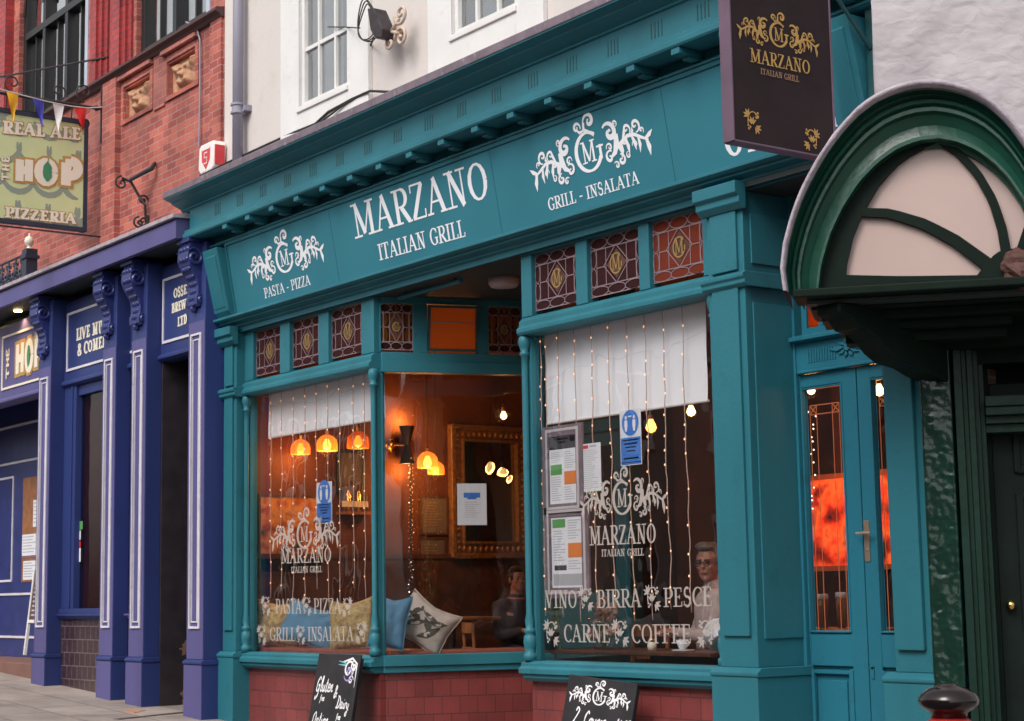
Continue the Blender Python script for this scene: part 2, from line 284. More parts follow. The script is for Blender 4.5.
# rough stucco displacement-like bump
def _st():
    m = M['stucco']; t = m.node_tree; L = t.links; bp = [n for n in t.nodes if n.type == 'BUMP'][0]; tc = [n for n in t.nodes if n.type == 'TEX_COORD'][0]
    mp = N(t, 'ShaderNodeMapping'); mp.inputs['Rotation'].default_value = (.3, .5, .6); mp.inputs['Scale'].default_value = (1.2, 1.2, 1.9); L.new(tc.outputs['Object'], mp.inputs[0])
    n = N(t, 'ShaderNodeTexNoise'); n.inputs['Scale'].default_value = 6.5; n.inputs['Detail'].default_value = 6; n.inputs['Roughness'].default_value = .4; n.inputs['Distortion'].default_value = .4; L.new(mp.outputs[0], n.inputs['Vector'])
    L.new(n.outputs['Fac'], bp.inputs['Height']); bp.inputs['Distance'].default_value = .032; bp.inputs['Strength'].default_value = .6
_st()
# crackled knobbly paint on the green pilaster
def _gp():
    m = mat('knobbly_green_paint', (.005, .026, .018), .16, var=.15, vs=6, bump=.3, bs=9)
    bp = [n for n in m.node_tree.nodes if n.type == 'BUMP'][0]; bp.inputs['Distance'].default_value = .02; return m
M['knob'] = _gp()

# ------------------------------------------------------------------ lettering
def arcp(cx, cy, rx, ry, a0, a1, n=14): return [(cx+rx*cos(R(a0+(a1-a0)*i/n)), cy+ry*sin(R(a0+(a1-a0)*i/n))) for i in range(n+1)]
def arcw(a0, a1, T, t, n=14): return [t+(T-t)*abs(cos(R(a0+(a1-a0)*i/n)))**1.3 for i in range(n+1)]
def glyph(c, T=.13, t=.045, sf=.09):
    """-> (advance, [(points, width)]) in cap heights; serif roman letters"""
    o = []; h = T/2; q = t/2
    def L(x0, y0, x1, y1, w): o.append(([(x0, y0), (x1, y1)], w))
    def sv(x, *ys):
        for y in ys:
            if sf: L(x-h-sf, y, x+h+sf, y, t)
    def A(cx, cy, rx, ry, a0, a1, TT=None): o.append((arcp(cx, cy, rx, ry, a0, a1), arcw(a0, a1, TT or T, t)))
    b, u = q, 1-q; s = .1+h
    if c == ' ': return .32, o
    if c == 'M':
        W = .92; L(s, b, s, u, t*1.3); L(W-s, b, W-s, u, T); L(s, 1, W/2, .08, T); L(W/2, .08, W-s, 1, t*1.2); sv(s, b); sv(W-s, b, u)
        if sf: L(s-h-sf, u, s+h, u, t)
        return W, o
    if c == 'N': W = .76; L(s, b, s, u, t*1.2); L(W-s, b, W-s, u, t*1.2); L(s, 1, W-s, 0, T); sv(s, b, u); sv(W-s, u); return W, o
    if c == 'A':
        W = .72; L(.1, b, W/2, 1, t*1.3); L(W/2-.02, 1, W-.12, b, T); L(.2, .34, W-.22, .34, t)
        if sf: L(.0, b, .22, b, t); L(W-.25, b, W, b, t)
        return W, o
    if c == 'V':
        W = .70; L(.12, u, W/2, 0, T); L(W/2, 0, W-.12, u, t*1.3)
        if sf: L(.0, u, .25, u, t); L(W-.23, u, W, u, t)
        return W, o
    if c == 'R': W = .66; L(s, b, s, u, T); sv(s, b, u); L(s, u, .34, u, t); L(s, .48, .34, .48, t); A(.34, .73, .19, .25, 90, -90); L(.32, .48, .58, .03, T); L(.54, b, .68, b, t); return W, o
    if c == 'P': W = .60; L(s, b, s, u, T); sv(s, b, u); L(s, u, .34, u, t); L(s, .45, .34, .45, t); A(.34, .715, .19, .265, 90, -90); return W, o
    if c == 'B': W = .63; L(s, b, s, u, T); sv(s, b, u); L(s, u, .32, u, t); L(s, .52, .34, .52, t); L(s, b, .34, b, t); A(.32, .75, .16, .23, 90, -90); A(.34, .27, .2, .25, 90, -90); return W, o
    if c == 'D': W = .72; L(s, b, s, u, T); sv(s, b, u); L(s, u, .34, u, t); L(s, b, .34, b, t); A(.32, .5, .28, .48, 90, -90); return W, o
    if c in 'O0': W = .72 if c == 'O' else .6; A(W/2, .5, W/2-.1, .5-q, 0, 360); return W, o
    if c == 'C': W = .62; A(.38, .5, .27, .48, 48, 312); L(.58, .70, .58, .95, t*1.3); return W, o
    if c == 'G': W = .70; A(.38, .5, .27, .48, 48, 300); L(.58, .70, .58, .95, t*1.3); L(.57, .06, .57, .42, T); L(.43, .42, .69, .42, t); return W, o
    if c == 'U': W = .72; L(s, u, s, .28, T); L(W-s, u, W-s, .28, t*1.2); A(W/2, .28, W/2-s, .26, 180, 360); sv(s, u); sv(W-s, u); return W, o
    if c == 'I': W = .36; L(W/2, b, W/2, u, T); sv(W/2, b, u); return W, o
    if c == '1': W = .5; L(W/2, b, W/2, u, T); sv(W/2, b); L(W/2, u, .12, .85, t); return W, o
    if c == 'L': W = .55; L(s, b, s, u, T); sv(s, b, u); L(s, b, .50, b, t); L(.50, 0, .52, .26, t*1.2); return W, o
    if c == 'T': W = .62; L(W/2, b, W/2, u, T); sv(W/2, b); L(.04, u, W-.04, u, t); L(.05, 1, .04, .76, t); L(W-.05, 1, W-.04, .76, t); return W, o
    if c in 'EF':
        W = .58 if c == 'E' else .54; L(s, b, s, u, T); sv(s, b, u); L(s, u, .49, u, t); L(.49, 1, .50, .77, t*1.2); L(s, .51, .40, .51, t); L(.40, .40, .40, .62, t)
        if c == 'E': L(s, b, .51, b, t); L(.51, 0, .53, .26, t*1.2)
        return W, o
    if c == 'Z': W = .60; L(.08, u, .53, u, t); L(.06, b, .53, b, t); L(.50, .97, .10, .03, T); L(.08, 1, .08, .77, t); L(.53, 0, .54, .24, t); return W, o
    if c == 'S': W = .52; o.append((arcp(.26, .74, .15, .235, 50, 270)[:]+arcp(.26, .27, .17, .25, 90, -140), [t+(T-t)*.5]+[T*.8]*28+[t])); L(.42, .70, .42, .95, t); L(.08, .05, .08, .30, t); return W, o
    if c == 'H': W = .78; L(s, b, s, u, T); L(W-s, b, W-s, u, T); L(s, .5, W-s, .5, t); sv(s, b, u); sv(W-s, b, u); return W, o
    if c == 'K': W = .70; L(s, b, s, u, T); sv(s, b, u); L(s, .42, .56, u, t); L(.28, .55, .60, b, T); sv(.6, b); return W, o
    if c == 'W': W = 1.0; L(.12, u, .33, 0, T); L(.33, 0, .5, u, t); L(.5, u, .7, 0, T); L(.7, 0, .88, u, t); sv(.12, u); sv(.5, u); sv(.88, u); return W, o
    if c == 'Y': W = .66; L(W/2, b, W/2, .48, T); sv(W/2, b); L(.12, u, W/2, .46, T); L(W/2, .46, .55, u, t); sv(.12, u); sv(.55, u); return W, o
    if c == 'X': W = .68; L(.1, u, .56, b, T); L(.56, u, .1, b, t); return W, o
    if c == '&': W = .72; A(.32, .77, .13, .2, -60, 250); L(.22, .66, .62, .03, T); A(.30, .25, .2, .24, 60, 330); L(.5, .15, .64, .42, t); return W, o
    if c == '-': return .4, [([(.06, .38), (.34, .38)], t*1.6)]
    if c == '.': return .2, [([(.05, .06), (.15, .06)], .12)]
    if c == '*':
        W = .62; o.append((arcp(.3, .45, .13, .3, -60, 120), .05))
        for a, x, y in ((200, .2, .35), (60, .42, .72), (300, .25, .2)):
            for k in (-45, 0, 45):
                o.append(([(x, y), (x+.2*cos(R(a+k)), y+.2*sin(R(a+k)))], [.12, .02]))
        return W, o
    return .5, o
def write(mb, P, s, p0, p1, top, T=.13, t=.045, sf=.09, l=.002, slant=0, fatten=0, gap=0.):
    """letters of s on plane P; p0, p1 the ends of the baseline and top a point at cap height over p0, all as (a, b) on the plane"""
    a0, b0 = p0; a1, b1 = p1; H = top[1]-b0; D = math.hypot(a1-a0, b1-b0); ux, uy = (a1-a0)/D, (b1-b0)/D
    gs = [glyph(c, T, t, sf) for c in s]; W = sum(g[0] for g in gs)+gap*(len(s)-1); k = D/W; x = 0
    for w, st in gs:
        for pts, wd in st:
            q = [(a0+ux*(x+X)*k-uy*Y*H*0+slant*Y*H, b0+uy*(x+X)*k+Y*H) for X, Y in pts]
            sc = (k+H)/2 if k < H*1.6 else H
            ws = [(w_+fatten)*sc for w_ in wd] if isinstance(wd, list) else (wd+fatten)*sc
            if fatten and not isinstance(wd, list) and len(q) == 2:
                (xa, ya), (xb, yb) = q; d = math.hypot(xb-xa, yb-ya) or 1; e = fatten*sc/2
                q = [(xa-(xb-xa)/d*e, ya-(yb-ya)/d*e), (xb+(xb-xa)/d*e, yb+(yb-ya)/d*e)]
            mb.ribbon(P, q, ws, l)
        x += w+gap
def wpx(mb, P, s, b0, b1, tp, **kw):
    l = kw.get('l', .002); write(mb, P, s, P.h(*b0, l), P.h(*b1, l), P.h(*tp, l), **kw)
def spiral(cx, cy, r, a0, turns, w, n=22, sgn=1):
    pts = []; ws = []
    for i in range(n+1):
        f = i/n; rr = r*(1-f)**.9+.02*r; a = R(a0)+sgn*2*pi*turns*f
        pts.append((cx+rr*cos(a), cy+rr*sin(a))); ws.append(w*(.45+.75*sin(pi*min(1, f*1.1))) if f < .9 else w*1.1)
    return pts, ws
def crest():
    """the scrolled monogram, radius 1 ring round the M, arms out to x = +-4.8"""
    o = [(arcp(0, 0, .95, 1, 50, 335, 30), [.13+.15*abs(cos(R(50+285*i/30)))for i in range(31)]), ([(.9, -.55), (.9, .2)], .2), ([(.62, .12), (1.15, .12)], .1)]
    g = glyph('M', .15, .07, .08)[1]
    for pts, w in g: o.append(([((x-.46)*1.25, (y-.5)*1.15) for x, y in pts], w if not isinstance(w, list) else w))
    o += [([(.5, .85), (.1, 1.05), (-.1, 1.2), (-.05, 1.55)], [.12, .22, .2, .16]), spiral(.35, 1.55, .42, 180, 1.15, .2, sgn=-1), ([(-.1, 1.15), (-.45, 1.1), (-.6, 1.25)], [.1, .16, .12]), spiral(-.62, 1.38, .3, -20, 1.1, .15)]
    for s in (1, -1):
        def f(pts): return [(s*x, y-.14*(x-1)) for x, y in pts]
        def sp(cx, cy, r, a0, tu, w, sg): p, ww = spiral(cx, cy, r, a0, tu, w*.85, sgn=sg); o.append((f(p), ww))
        sp(2.75, .15, .22, 20, 1.2, .12, 1); sp(3.45, -.05, .2, 200, 1.2, .11, -1); sp(2.2, 1.15, .18, -80, 1.1, .1, 1); sp(1.95, -1.0, .2, 150, 1.1, .12, -1); sp(2.9, -.55, .18, 90, 1.1, .1, 1); sp(4.05, .62, .17, -60, 1.1, .1, 1)
        sp(1.75, .72, .52, 150, 1.2, .3, -1); o.append((f([(2.2, .6), (2.15, .1), (1.95, -.35), (1.6, -.6)]), [.3, .42, .3, .12]))
        sp(1.55, -.55, .34, 60, 1.1, .17, 1); sp(1.6, -.05, .24, 200, 1.1, .12, -1); sp(2.35, -.75, .3, 100, 1.1, .17, -1)
        o.append((f([(2.0, -.2), (2.5, .1), (3.0, .42), (3.5, .45), (4.0, .25), (4.45, .1)]), [.2, .24, .2, .18, .16, .1]))
        sp(3.0, .75, .3, -60, 1.1, .15, 1); sp(3.65, .9, .36, -90, 1.15, .17, 1)
        for x, y, dx, dy, w in ((2.5, .05, -.1, -.75, .26), (2.85, .3, .15, -.85, .24), (3.3, .4, .2, -.75, .24), (3.75, .3, .0, -.8, .22), (2.6, .2, .25, .75, .2), (3.3, .45, .1, .4, .18), (4.3, .15, .15, -.85, .3), (4.2, .15, .6, .45, .24), (2.1, .2, .5, -.9, .2)):
            o.append((f([(x, y), (x+dx*.5+.06, y+dy*.5), (x+dx, y+dy)]), [w*.6, w, .02]))
    return [(p, ([q*.98 for q in w] if isinstance(w, list) else w)) for p, w in o]
CREST = crest()
def put_crest(mb, P, c, r, ry=None, sy=0, l=.002):
    ry = ry or r; mr = (r+ry)/2
    for pts, w in CREST:
        ws = [x*mr for x in w] if isinstance(w, list) else w*mr
        mb.ribbon(P, [(c[0]+x*r, c[1]+y*ry) for x, y in pts], ws, l)
def vine(mb, P, c, r, s=1, l=.002):
    for a, x, y in ((150, -.5, .45), (-30, .35, -.45), (100, -.1, -.1)):
        for k in (-70, -30, 15, 55):
            mb.ribbon(P, [(c[0]+s*x*r, c[1]+y*r), (c[0]+(s*(x+.5*cos(R(a+k))))*r, c[1]+(y+.5*sin(R(a+k)))*r)], [.36*r, .04*r], l)
    mb.ribbon(P, [(c[0]+s*x*r, c[1]+y*r) for x, y in arcp(0, 0, .55, .75, 200, 20, 12)], .09*r, l)
    for x, y in ((.5, .7), (.3, .6), (.55, .45), (.35, .35), (-.5, -.35), (-.3, -.45), (-.45, -.6)):
        mb.poly(P, [(c[0]+s*(x*r)+.1*r*cos(q), c[1]+y*r+.1*r*sin(q)) for q in [i*pi/4 for i in range(8)]], l)
# ================================================================== SETTING
def ground_z(x): return .5-.05*(max(-40., min(8., x))+16.4)
def sheet(name, mat_, y0, y1, dz, x0=-90, x1=60):
    b = MB(); xs = [x0, -40]+[x for x in range(-36, 8, 4)]+[8, x1]
    for a, c in zip(xs, xs[1:]):
        b.add([(a, y0, ground_z(a)+dz), (c, y0, ground_z(c)+dz), (c, y1, ground_z(c)+dz), (a, y1, ground_z(a)+dz)], [(0, 1, 2, 3)])
    o = b.build(name, mat_); o['kind'] = 'structure'; return o
sheet('ground', M['asphalt'], -90, 90, -.14)
sheet('road', M['asphalt'], -11.5, -3.0, -.132)
def kerbbox(y0, y1):
    b = MB(); xs = [x for x in range(-40, 8, 4)]+[8]
    for a, c in zip(xs, xs[1:]):
        vs = [(x, y, ground_z(x)+z) for x in (a, c) for y in (y0, y1) for z in (-.2, .004)]
        b.add(vs, [(0, 1, 3, 2), (4, 6, 7, 5), (0, 4, 5, 1), (2, 3, 7, 6), (0, 2, 6, 4), (1, 5, 7, 3)])
    return b
kb = kerbbox(-3.15, -3.0).build('kerb', M['kerb'], bevel=.015); kb['kind'] = 'structure'
pv = sheet('pavement', M['flag'], -3.0, 1.9, 0); 
kb = kerbbox(-11.7, -11.55).build('far_kerb', M['kerb'], bevel=.015); kb['kind'] = 'structure'
sheet('far_pavement', M['flag'], -13.6, -11.7, 0)

# ================================================================== RESTAURANT (teal)
rest = thing('restaurant_building', 'cream rendered building with a teal timber shopfront and white scroll lettering on its long fascia', 'building', (-11.3, 0, .3))
XL, XR = -15.75, -6.80
mk = lambda b, n, m_, p=None, **k: b.build(n, m_, p or rest, **k)
# --- upper wall with the sash openings cut out
P_up = fx(.12)
def opening(P, x0, y0, x1, y1, Zt):     # px corners -> a0, b0, a1, b1
    a0, b0 = P.h(x0, y0); a1, b1 = P.h(x1, y1); return a0, (b0+b1)/2, a1, Zt
W1 = (P_up.h(303, 105)[0], P_up.h(307, 107)[1], P_up.h(352, 85)[0], 8.0)
W2 = (P_up.h(456, 34)[0], W1[1], P_up.h(456, 34)[0]+(W1[2]-W1[0]), 8.0)
W3 = (W2[0]+2.7, W1[1], W2[2]+2.7, 8.0)
def wall_with_holes(b, P, a0, a1, b0, b1, holes, l0, l1):
    x = a0
    for h in sorted(holes):
        b.slab(P, x, b0, h[0], b1, l0, l1); b.slab(P, h[0], b0, h[2], h[1], l0, l1); b.slab(P, h[0], h[3], h[2], b1, l0, l1); x = h[2]
    b.slab(P, x, b0, a1, b1, l0, l1)
b = MB(); wall_with_holes(b, P_up, -16.0, XR, 5.12, 9.4, [W1, W2, W3], -.25, 0)
mk(b, 'upper_wall', M['wall'])
b = MB(); b.box(-16.0, XR, .12, 6.3, 9.4, 9.5); b.box(-16.0, -15.86, .14, 6.3, .3, 9.4); b.box(XR, XR+.1, .4, 6.3, 0, 9.4); b.box(-16, XR, 6.1, 6.3, .3, 9.4)
mk(b, 'shell_wall', M['bwall'])
for W in (W1, W2, W3):
    a0, b0, a1, b1 = W
    b = MB(); b.frame(P_up, a0-.36, b0-.34, a1+.36, b1+.3, .36, 0, .05, wb=.34); b.slab(P_up, a0-.02, b0-.05, a1+.02, b0, -.08, .07)
    w = mk(b, 'sash_window', M['white'], bevel=.006)
    b = MB(); b.frame(P_up, a0, b0, a1, b1, .05, -.06, .01)
    for i in (1, 2): x = a0+(a1-a0)*i/3; b.slab(P_up, x-.016, b0+.05, x+.016, b1-.05, -.045, .0)
    nr = 3; hh = (b1-b0)/nr
    for i in (1, 2): z = b0+hh*i; b.slab(P_up, a0+.05, z-.018, a1-.05, z+.018, -.043, -.002)
    b.build('glazing_bars', M['white'], w)
    b = MB(); b.slab(P_up, a0+.04, b0+.04, a1-.04, b1-.04, -.030, -.027); b.build('pane', M['glup'], w)
    b = MB(); n = 26
    pts = [(a0+(a1-a0)*i/n, -.22+.015*sin(i*2.3)+.012*sin(i*1.1)) for i in range(n+1)]
    for (xa, la), (xb, lb) in zip(pts, pts[1:]):
        if .36 < (xa-a0)/(a1-a0) < .55: continue
        b.add([P_up.p(xa, b0, la), P_up.p(xb, b0, lb), P_up.p(xb, b1, lb), P_up.p(xa, b1, la)], [(0, 1, 2, 3)])
    b.build('curtain', M['curtain'], w)
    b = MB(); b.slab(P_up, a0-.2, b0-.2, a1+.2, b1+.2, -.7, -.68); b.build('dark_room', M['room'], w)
# --- cornice
b = MB()
b.run([(-.50, 5.66), (-.50, 5.735), (.118, 5.80), (.118, 5.66)], XL-.40, XR-.05); mk(b, 'lead_flashing', M['lead'], bevel=.01)
b = MB()
b.run([(-.495, 5.656), (-.495, 5.648), (-.42, 5.622), (-.42, 5.612), (-.31, 5.562), (-.31, 5.548), (-.29, 5.54), (-.29, 5.53), (.1, 5.53), (.1, 5.656)], XL-.36, XR-.05)
b.run([(-.29, 5.53), (-.29, 5.335), (.1, 5.335), (.1, 5.53)], XL-.20, XR-.05)
b.run([(-.31, 5.335), (-.335, 5.32), (-.335, 5.295), (-.35, 5.285), (-.35, 5.25), (-.34, 5.235), (-.10, 5.235), (-.10, 5.335)], XL-.24, XR-.05)
b.run([(-.10, 5.235), (-.10, 5.16), (-.16, 5.15), (-.16, 5.13), (-.15, 5.14), (-.15, 5.125), (-.13, 5.118), (.1, 5.118), (.1, 5.235)], XL-.10, XR-.05)
cn = mk(b, 'cornice', M['teal'], bevel=.004)
i = 0
while True:
    x = -14.63+.4705*(i-1); i += 1
    if x > -6.9: break
    b = MB(); b.box(x-.042, x+.042, -.335, -.10, 5.19, 5.234); b.box(x-.032, x+.032, -.24, -.10, 5.165, 5.19); b.build('dentil', M['teal'], cn, bevel=.004)
b = MB(); i = 0
while True:
    x = -14.86+.4705*(i-1); i += 1
    if x > -6.95: break
    for k in range(4): b.box(x-.06+k*.036, x-.048+k*.036, -.2925, -.285, 5.375, 5.49)
b.build('flute_shade_bars', M['dteal'], cn)  # dark raised bars put the shade of carved flutes into colour
# --- fascia (leans outward at the top)
FS = Pl((0, -.012, 4.40), (1, 0, 0), (0, -.125, .70))
b = MB(); b.slab(FS, XL+.29, .0, XR-.45, .735, -.06, 0); fas = mk(b, 'fascia', M['teal_panel'])
b = MB(); b.frame(FS, XL+.29, .0, XR-.45, .735, .028, .002, .014); b.build('fascia_bead', M['teal'], fas, bevel=.004)
b = MB(); b.run([(-.115, 4.375), (-.115, 4.398), (-.02, 4.407), (.05, 4.407), (.05, 4.25), (.035, 4.25), (.035, 4.295), (.005, 4.305), (.005, 4.325), (-.06, 4.34), (-.06, 4.36), (-.09, 4.362)], XL-.02, XR-.02)
arch = mk(b, 'fascia_moulding', M['teal'], bevel=.003)
b = MB(); b.box(XL, XR, .06, .60, 4.252, 4.30); b.box(XL, XR, .05, .14, 4.30, 5.15); b.box(-13.2, -10.7, .60, 1.8, 4.252, 4.30)
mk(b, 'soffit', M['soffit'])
def line(*a, **k): b = MB(); wpx(b, *a, **k); b.build('fascia_lettering', M['letter'], fas)
line(FS, 'MARZANO', (355, 239), (491, 196.8), (351.5, 205), T=.145, t=.05)
line(FS, 'ITALIAN GRILL', (379.5, 260.6), (466, 236.3), (377.5, 244.5), T=.15, t=.06)
line(FS, 'GRILL - INSALATA', (548.8, 211), (640, 183.3), (547, 198.8), T=.15, t=.06)
line(FS, 'PASTA - PIZZA', (264.9, 298.4), (311, 284.6), (264, 288.3), T=.15, t=.06)
line(FS, '0', (726, 158.5), (745.5, 152.5), (723, 127), T=.17, t=.07); line(FS, '1', (746, 153), (760, 149), (743, 122), T=.16, t=.07)
line(FS, '1', (832, 128), (839, 126), (829, 98), T=.15, t=.06)
for (x, y), x0, x1, yt in (((284.3, 257.8), 246, 326, 243.3), ((588.5, 151.8), 528, 655.5, 131.8)):
    c = FS.h(x, y, .003); w = (FS.h(x1, y, .003)[0]-FS.h(x0, y, .003)[0])/2; rv = FS.h(x, yt, .003)[1]-c[1]
    cc = ((FS.h(x1, y)[0]+FS.h(x0, y)[0])/2*.35+c[0]*.65, c[1])
    b = MB(); put_crest(b, FS, cc, w/4.75, rv, l=.003); b.build('fascia_crest', M['letter'], fas)
b = MB()
for x in (-13.45, -10.95, -8.9): b.slab(FS, x, .03, x+.004, .70, -.001, .0012)
for i in range(1): b.build('board_joint', M['dteal'], fas)
# consoles at the ends of the fascia
for x0, x1 in ((XL-.02, XL+.29), (XR-.45, XR-.26)):
    b = MB(); b.run([(-.05, 4.40), (-.10, 4.46), (-.24, 5.08), (.05, 5.08), (.05, 4.40)], x0, x1)
    b.run([(-.075, 4.45), (-.115, 4.50), (-.235, 5.0), (-.2, 5.04), (-.1, 4.5)], x0+.045, x1-.045)
    mk(b, 'console', M['teal'], bevel=.006)
b = MB(); b.box(XR-.26, XR, -.05, .1, 4.3, 5.1); b.box(XR-.2, XR-.06, -.07, -.05, 4.4, 5.05); mk(b, 'end_panel', M['teal'], bevel=.006)
# --- pilasters
def pilaster(x0, x1, yb, side=True):
    b = MB()
    b.box(x0, x1, 0, yb, 1.12, 4.25)
    b.box(x0+.05, x1-.05, -.022, 0, 1.32, 3.60); 
    b.box(x0+.05, x1-.05, -.022, 0, 3.72, 4.12)
    b.run([(-.02, 3.60), (-.045, 3.62), (-.045, 3.645), (-.06, 3.66), (-.06, 3.685), (-.03, 3.70), (yb, 3.70), (yb, 3.60)], x0-.025, x1+.045)
    b.run([(-.03, 4.12), (-.07, 4.16), (-.07, 4.2), (-.10, 4.22), (-.10, 4.30), (.0, 4.30), (.0, 4.12)], x0-.03, x1+.04)
    b.box(x0-.04, x1+.04, -.05, yb, .0, 1.06); b.run([(-.05, 1.06), (-.06, 1.07), (-.06, 1.09), (-.02, 1.12), (yb, 1.12), (yb, 1.06)], x0-.045, x1+.05)
    if side:
        S_ = Pl((x1, 0, 0), (0, 1, 0)); b.slab(S_, .06, 1.3, yb-.05, 3.5, 0, .012); b.slab(S_, .06, 3.76, yb-.05, 4.1, 0, .012)
        b.slab(S_, 0, 3.60, yb, 3.70, 0, .03)
    return mk(b, 'pilaster', M['teal'], bevel=.005)
pilaster(XL, XL+.27, .2, False)
pilaster(-8.62, -8.27, .46)
# right hand pilaster beside the green doorway (follows the photographed lean slightly)
b = MB(); b.box(-7.12, -6.80, 0, .5, 1.12, 4.26); b.box(-7.085, -6.875, -.03, 0, 1.25, 2.97)
b.box(-7.17, -6.78, -.055, .5, .0, 1.06); b.run([(-.055, 1.06), (-.065, 1.07), (-.065, 1.09), (-.02, 1.12), (.5, 1.12), (.5, 1.06)], -7.175, -6.775)
mk(b, 'pilaster', M['teal'], bevel=.006)
# --- bay windows
def column(x, z0, z1, y=.09, plane=None):
    b = MB(); h = z1-z0
    prof = [(.050, 0), (.050, .05), (.034, .065), (.044, .10), (.050, .14), (.044, .185), (.030, .20), (.044, .215), (.044, .235), (.028, .25), (.036, .30), (.024, .36), (.026, h-.26), (.026, h-.16), (.040, h-.15), (.040, h-.135), (.028, h-.125), (.040, h-.09), (.050, h-.055), (.046, h-.02), (.034, h)]
    b.lathe((x, y, z0), prof, 18); return mk(b, 'turned_column', M['teal'], smooth=True)
M['dgold'] = mat('dull_gold_glass_paint', (.32, .20, .07), .5)
M['amberp'] = thin('amber_backlit_pane', (.95, .34, .06), .75, tl=.9)
def transom_art(P, a0, b0, a1, b1, parent, glassmat, glow=None):
    w, h = a1-a0, b1-b0; cx, cy = (a0+a1)/2, (b0+b1)/2
    b = MB(); b.slab(P, a0, b0, a1, b1, -.006, -.003); g = b.build('stained_pane', M[glassmat], parent)
    if glassmat == 'stain2':
        b = MB()
        for x0, x1, y0, y1 in ((.31, .485, .2, .79), (.515, .69, .2, .79)): b.poly(P, [(a0+w*x0, b0+h*y0), (a0+w*x1, b0+h*y0), (a0+w*x1, b0+h*y1), (a0+w*x0, b0+h*y1)], -.0025)
        for x in (.15, .85):
            for y in (.34, .66): b.poly(P, [(a0+w*X, b0+h*Y) for X, Y in arcp(x, y, .10, .15, 0, 345, 15)], -.0025)
        b.poly(P, [(a0+w*X, b0+h*Y) for X, Y in arcp(.5, .9, .06, .06, 0, 345, 15)], -.0025); b.build('amber_pane', M['amberp'], g)
    b = MB(); t = .0075
    def L(x0, y0, x1, y1, ww=t): b.ribbon(P, [(a0+w*x0, b0+h*y0), (a0+w*x1, b0+h*y1)], ww, .001)
    def E(x, y, rx, ry, q0=0, q1=360): b.ribbon(P, [(a0+w*X, b0+h*Y) for X, Y in arcp(x, y, rx, ry, q0, q1, 20)], t*.8, .001)
    for x in (.12, .30, .70, .88): L(x, .18, x, .80)
    for y in (.0+.012, .18, .80, .988): L(0, y, 1, y)
    L(.015, 0, .015, 1); L(.985, 0, .985, 1); L(.12, .49, .28, .49); L(.72, .49, .88, .49)
    L(.5, .18, .26, .5); L(.26, .5, .5, .82); L(.5, .82, .74, .5); L(.74, .5, .5, .18)
    for x in (.17, .5, .83): E(x, .09, .17, .08); E(x, .90, .16, .09)
    for y in (.33, .65): E(.06, y, .055, .16); E(.94, y, .055, .16)
    b.build('leading', M['came'], g)
    b = MB(); b.poly(P, [(cx-.19*w, cy), (cx, cy-.25*h), (cx+.19*w, cy), (cx, cy+.25*h)], -.002); b.build('diamond_pane', M['dwood'], g)
    b = MB(); r = .11*w
    b.ribbon(P, [(cx+X*r, cy+Y*r*1.15) for X, Y in arcp(0, 0, 1, 1, 40, 330, 16)], .012, .004); b.ribbon(P, [(cx+r*.95, cy-r*.5), (cx+r*.95, cy+r*.1)], .012, .004)
    for pts, ww in glyph('M', .13, .07, .06)[1]: b.ribbon(P, [(cx+(x-.46)*r*1.7, cy+(y-.42)*r*1.9) for x, y in pts], (ww if not isinstance(ww, list) else ww[0])*r*1.5, .004)
    b.build('gold_monogram', M['dgold'], g)
def bay(x0, x1, winpx, glassmats, P, hidden_right=False):
    fr = MB()
    # bottom rail / sill, transom beam, head
    fr.run([(.02, 1.02), (.02, 1.06), (.045, 1.075), (.045, 1.10), (.09, 1.115), (.26, 1.115), (.26, 1.02)], x0-.03, x1+.03)
    fr.run([(.075, .965), (.045, .99), (.045, 1.02), (.26, 1.02), (.26, .965)], x0-.01, x1+.01)
    fr.run([(.05, 3.61), (.035, 3.63), (.035, 3.66), (.06, 3.68), (.06, 3.72), (.10, 3.755), (.22, 3.755), (.22, 3.61)], x0, x1)
    fr.box(x0, x1, .08, .22, 4.24, 4.26)
    ed = sorted([P.h(a, y)[0] for a, _, y in winpx]+[P.h(c, y)[0] for _, c, y in winpx])
    xs = [x0]+ed+[x1]
    for i in range(0, len(xs), 2): fr.box(xs[i], xs[i+1], .09, .2, 3.755, 4.24)
    fr.box(x0, x0+.07, .12, .2, 1.115, 3.61); fr.box(x1-.02, x1, .12, .2, 1.115, 3.61)
    w = mk(fr, 'bay_window', M['teal'], bevel=.005)
    b = MB(); b.slab(fx(.16), x0+.06, 1.11, x1-.01, 3.62, -.004, 0); b.build('shop_glass', M['gl'], w)
    for i in range(0, len(ed), 2): transom_art(fx(.13), ed[i], 3.79, ed[i+1], 4.235, w, glassmats[i//2])
    return w
BL = (-15.48, -13.05); BR = (-10.86, -8.62)
bayL = bay(*BL, [(256.6, 283.5, 360), (293, 322, 350), (332, 365, 340)], ['stain']*3, fx(.13))
bayR = bay(*BR, [(535.5, 580, 290), (591, 643, 270), (653, 707, 250)], ['stain', 'stain', 'rstain'], fx(.13))
for x in (-15.43, -13.06, -10.83, -8.67): column(x, 1.115, 3.61)
for q in (BL, BR): b = MB(); b.box(q[0], q[1], .13, .24, .0, .965); mk(b, 'tiled_stallriser', M['tile'])
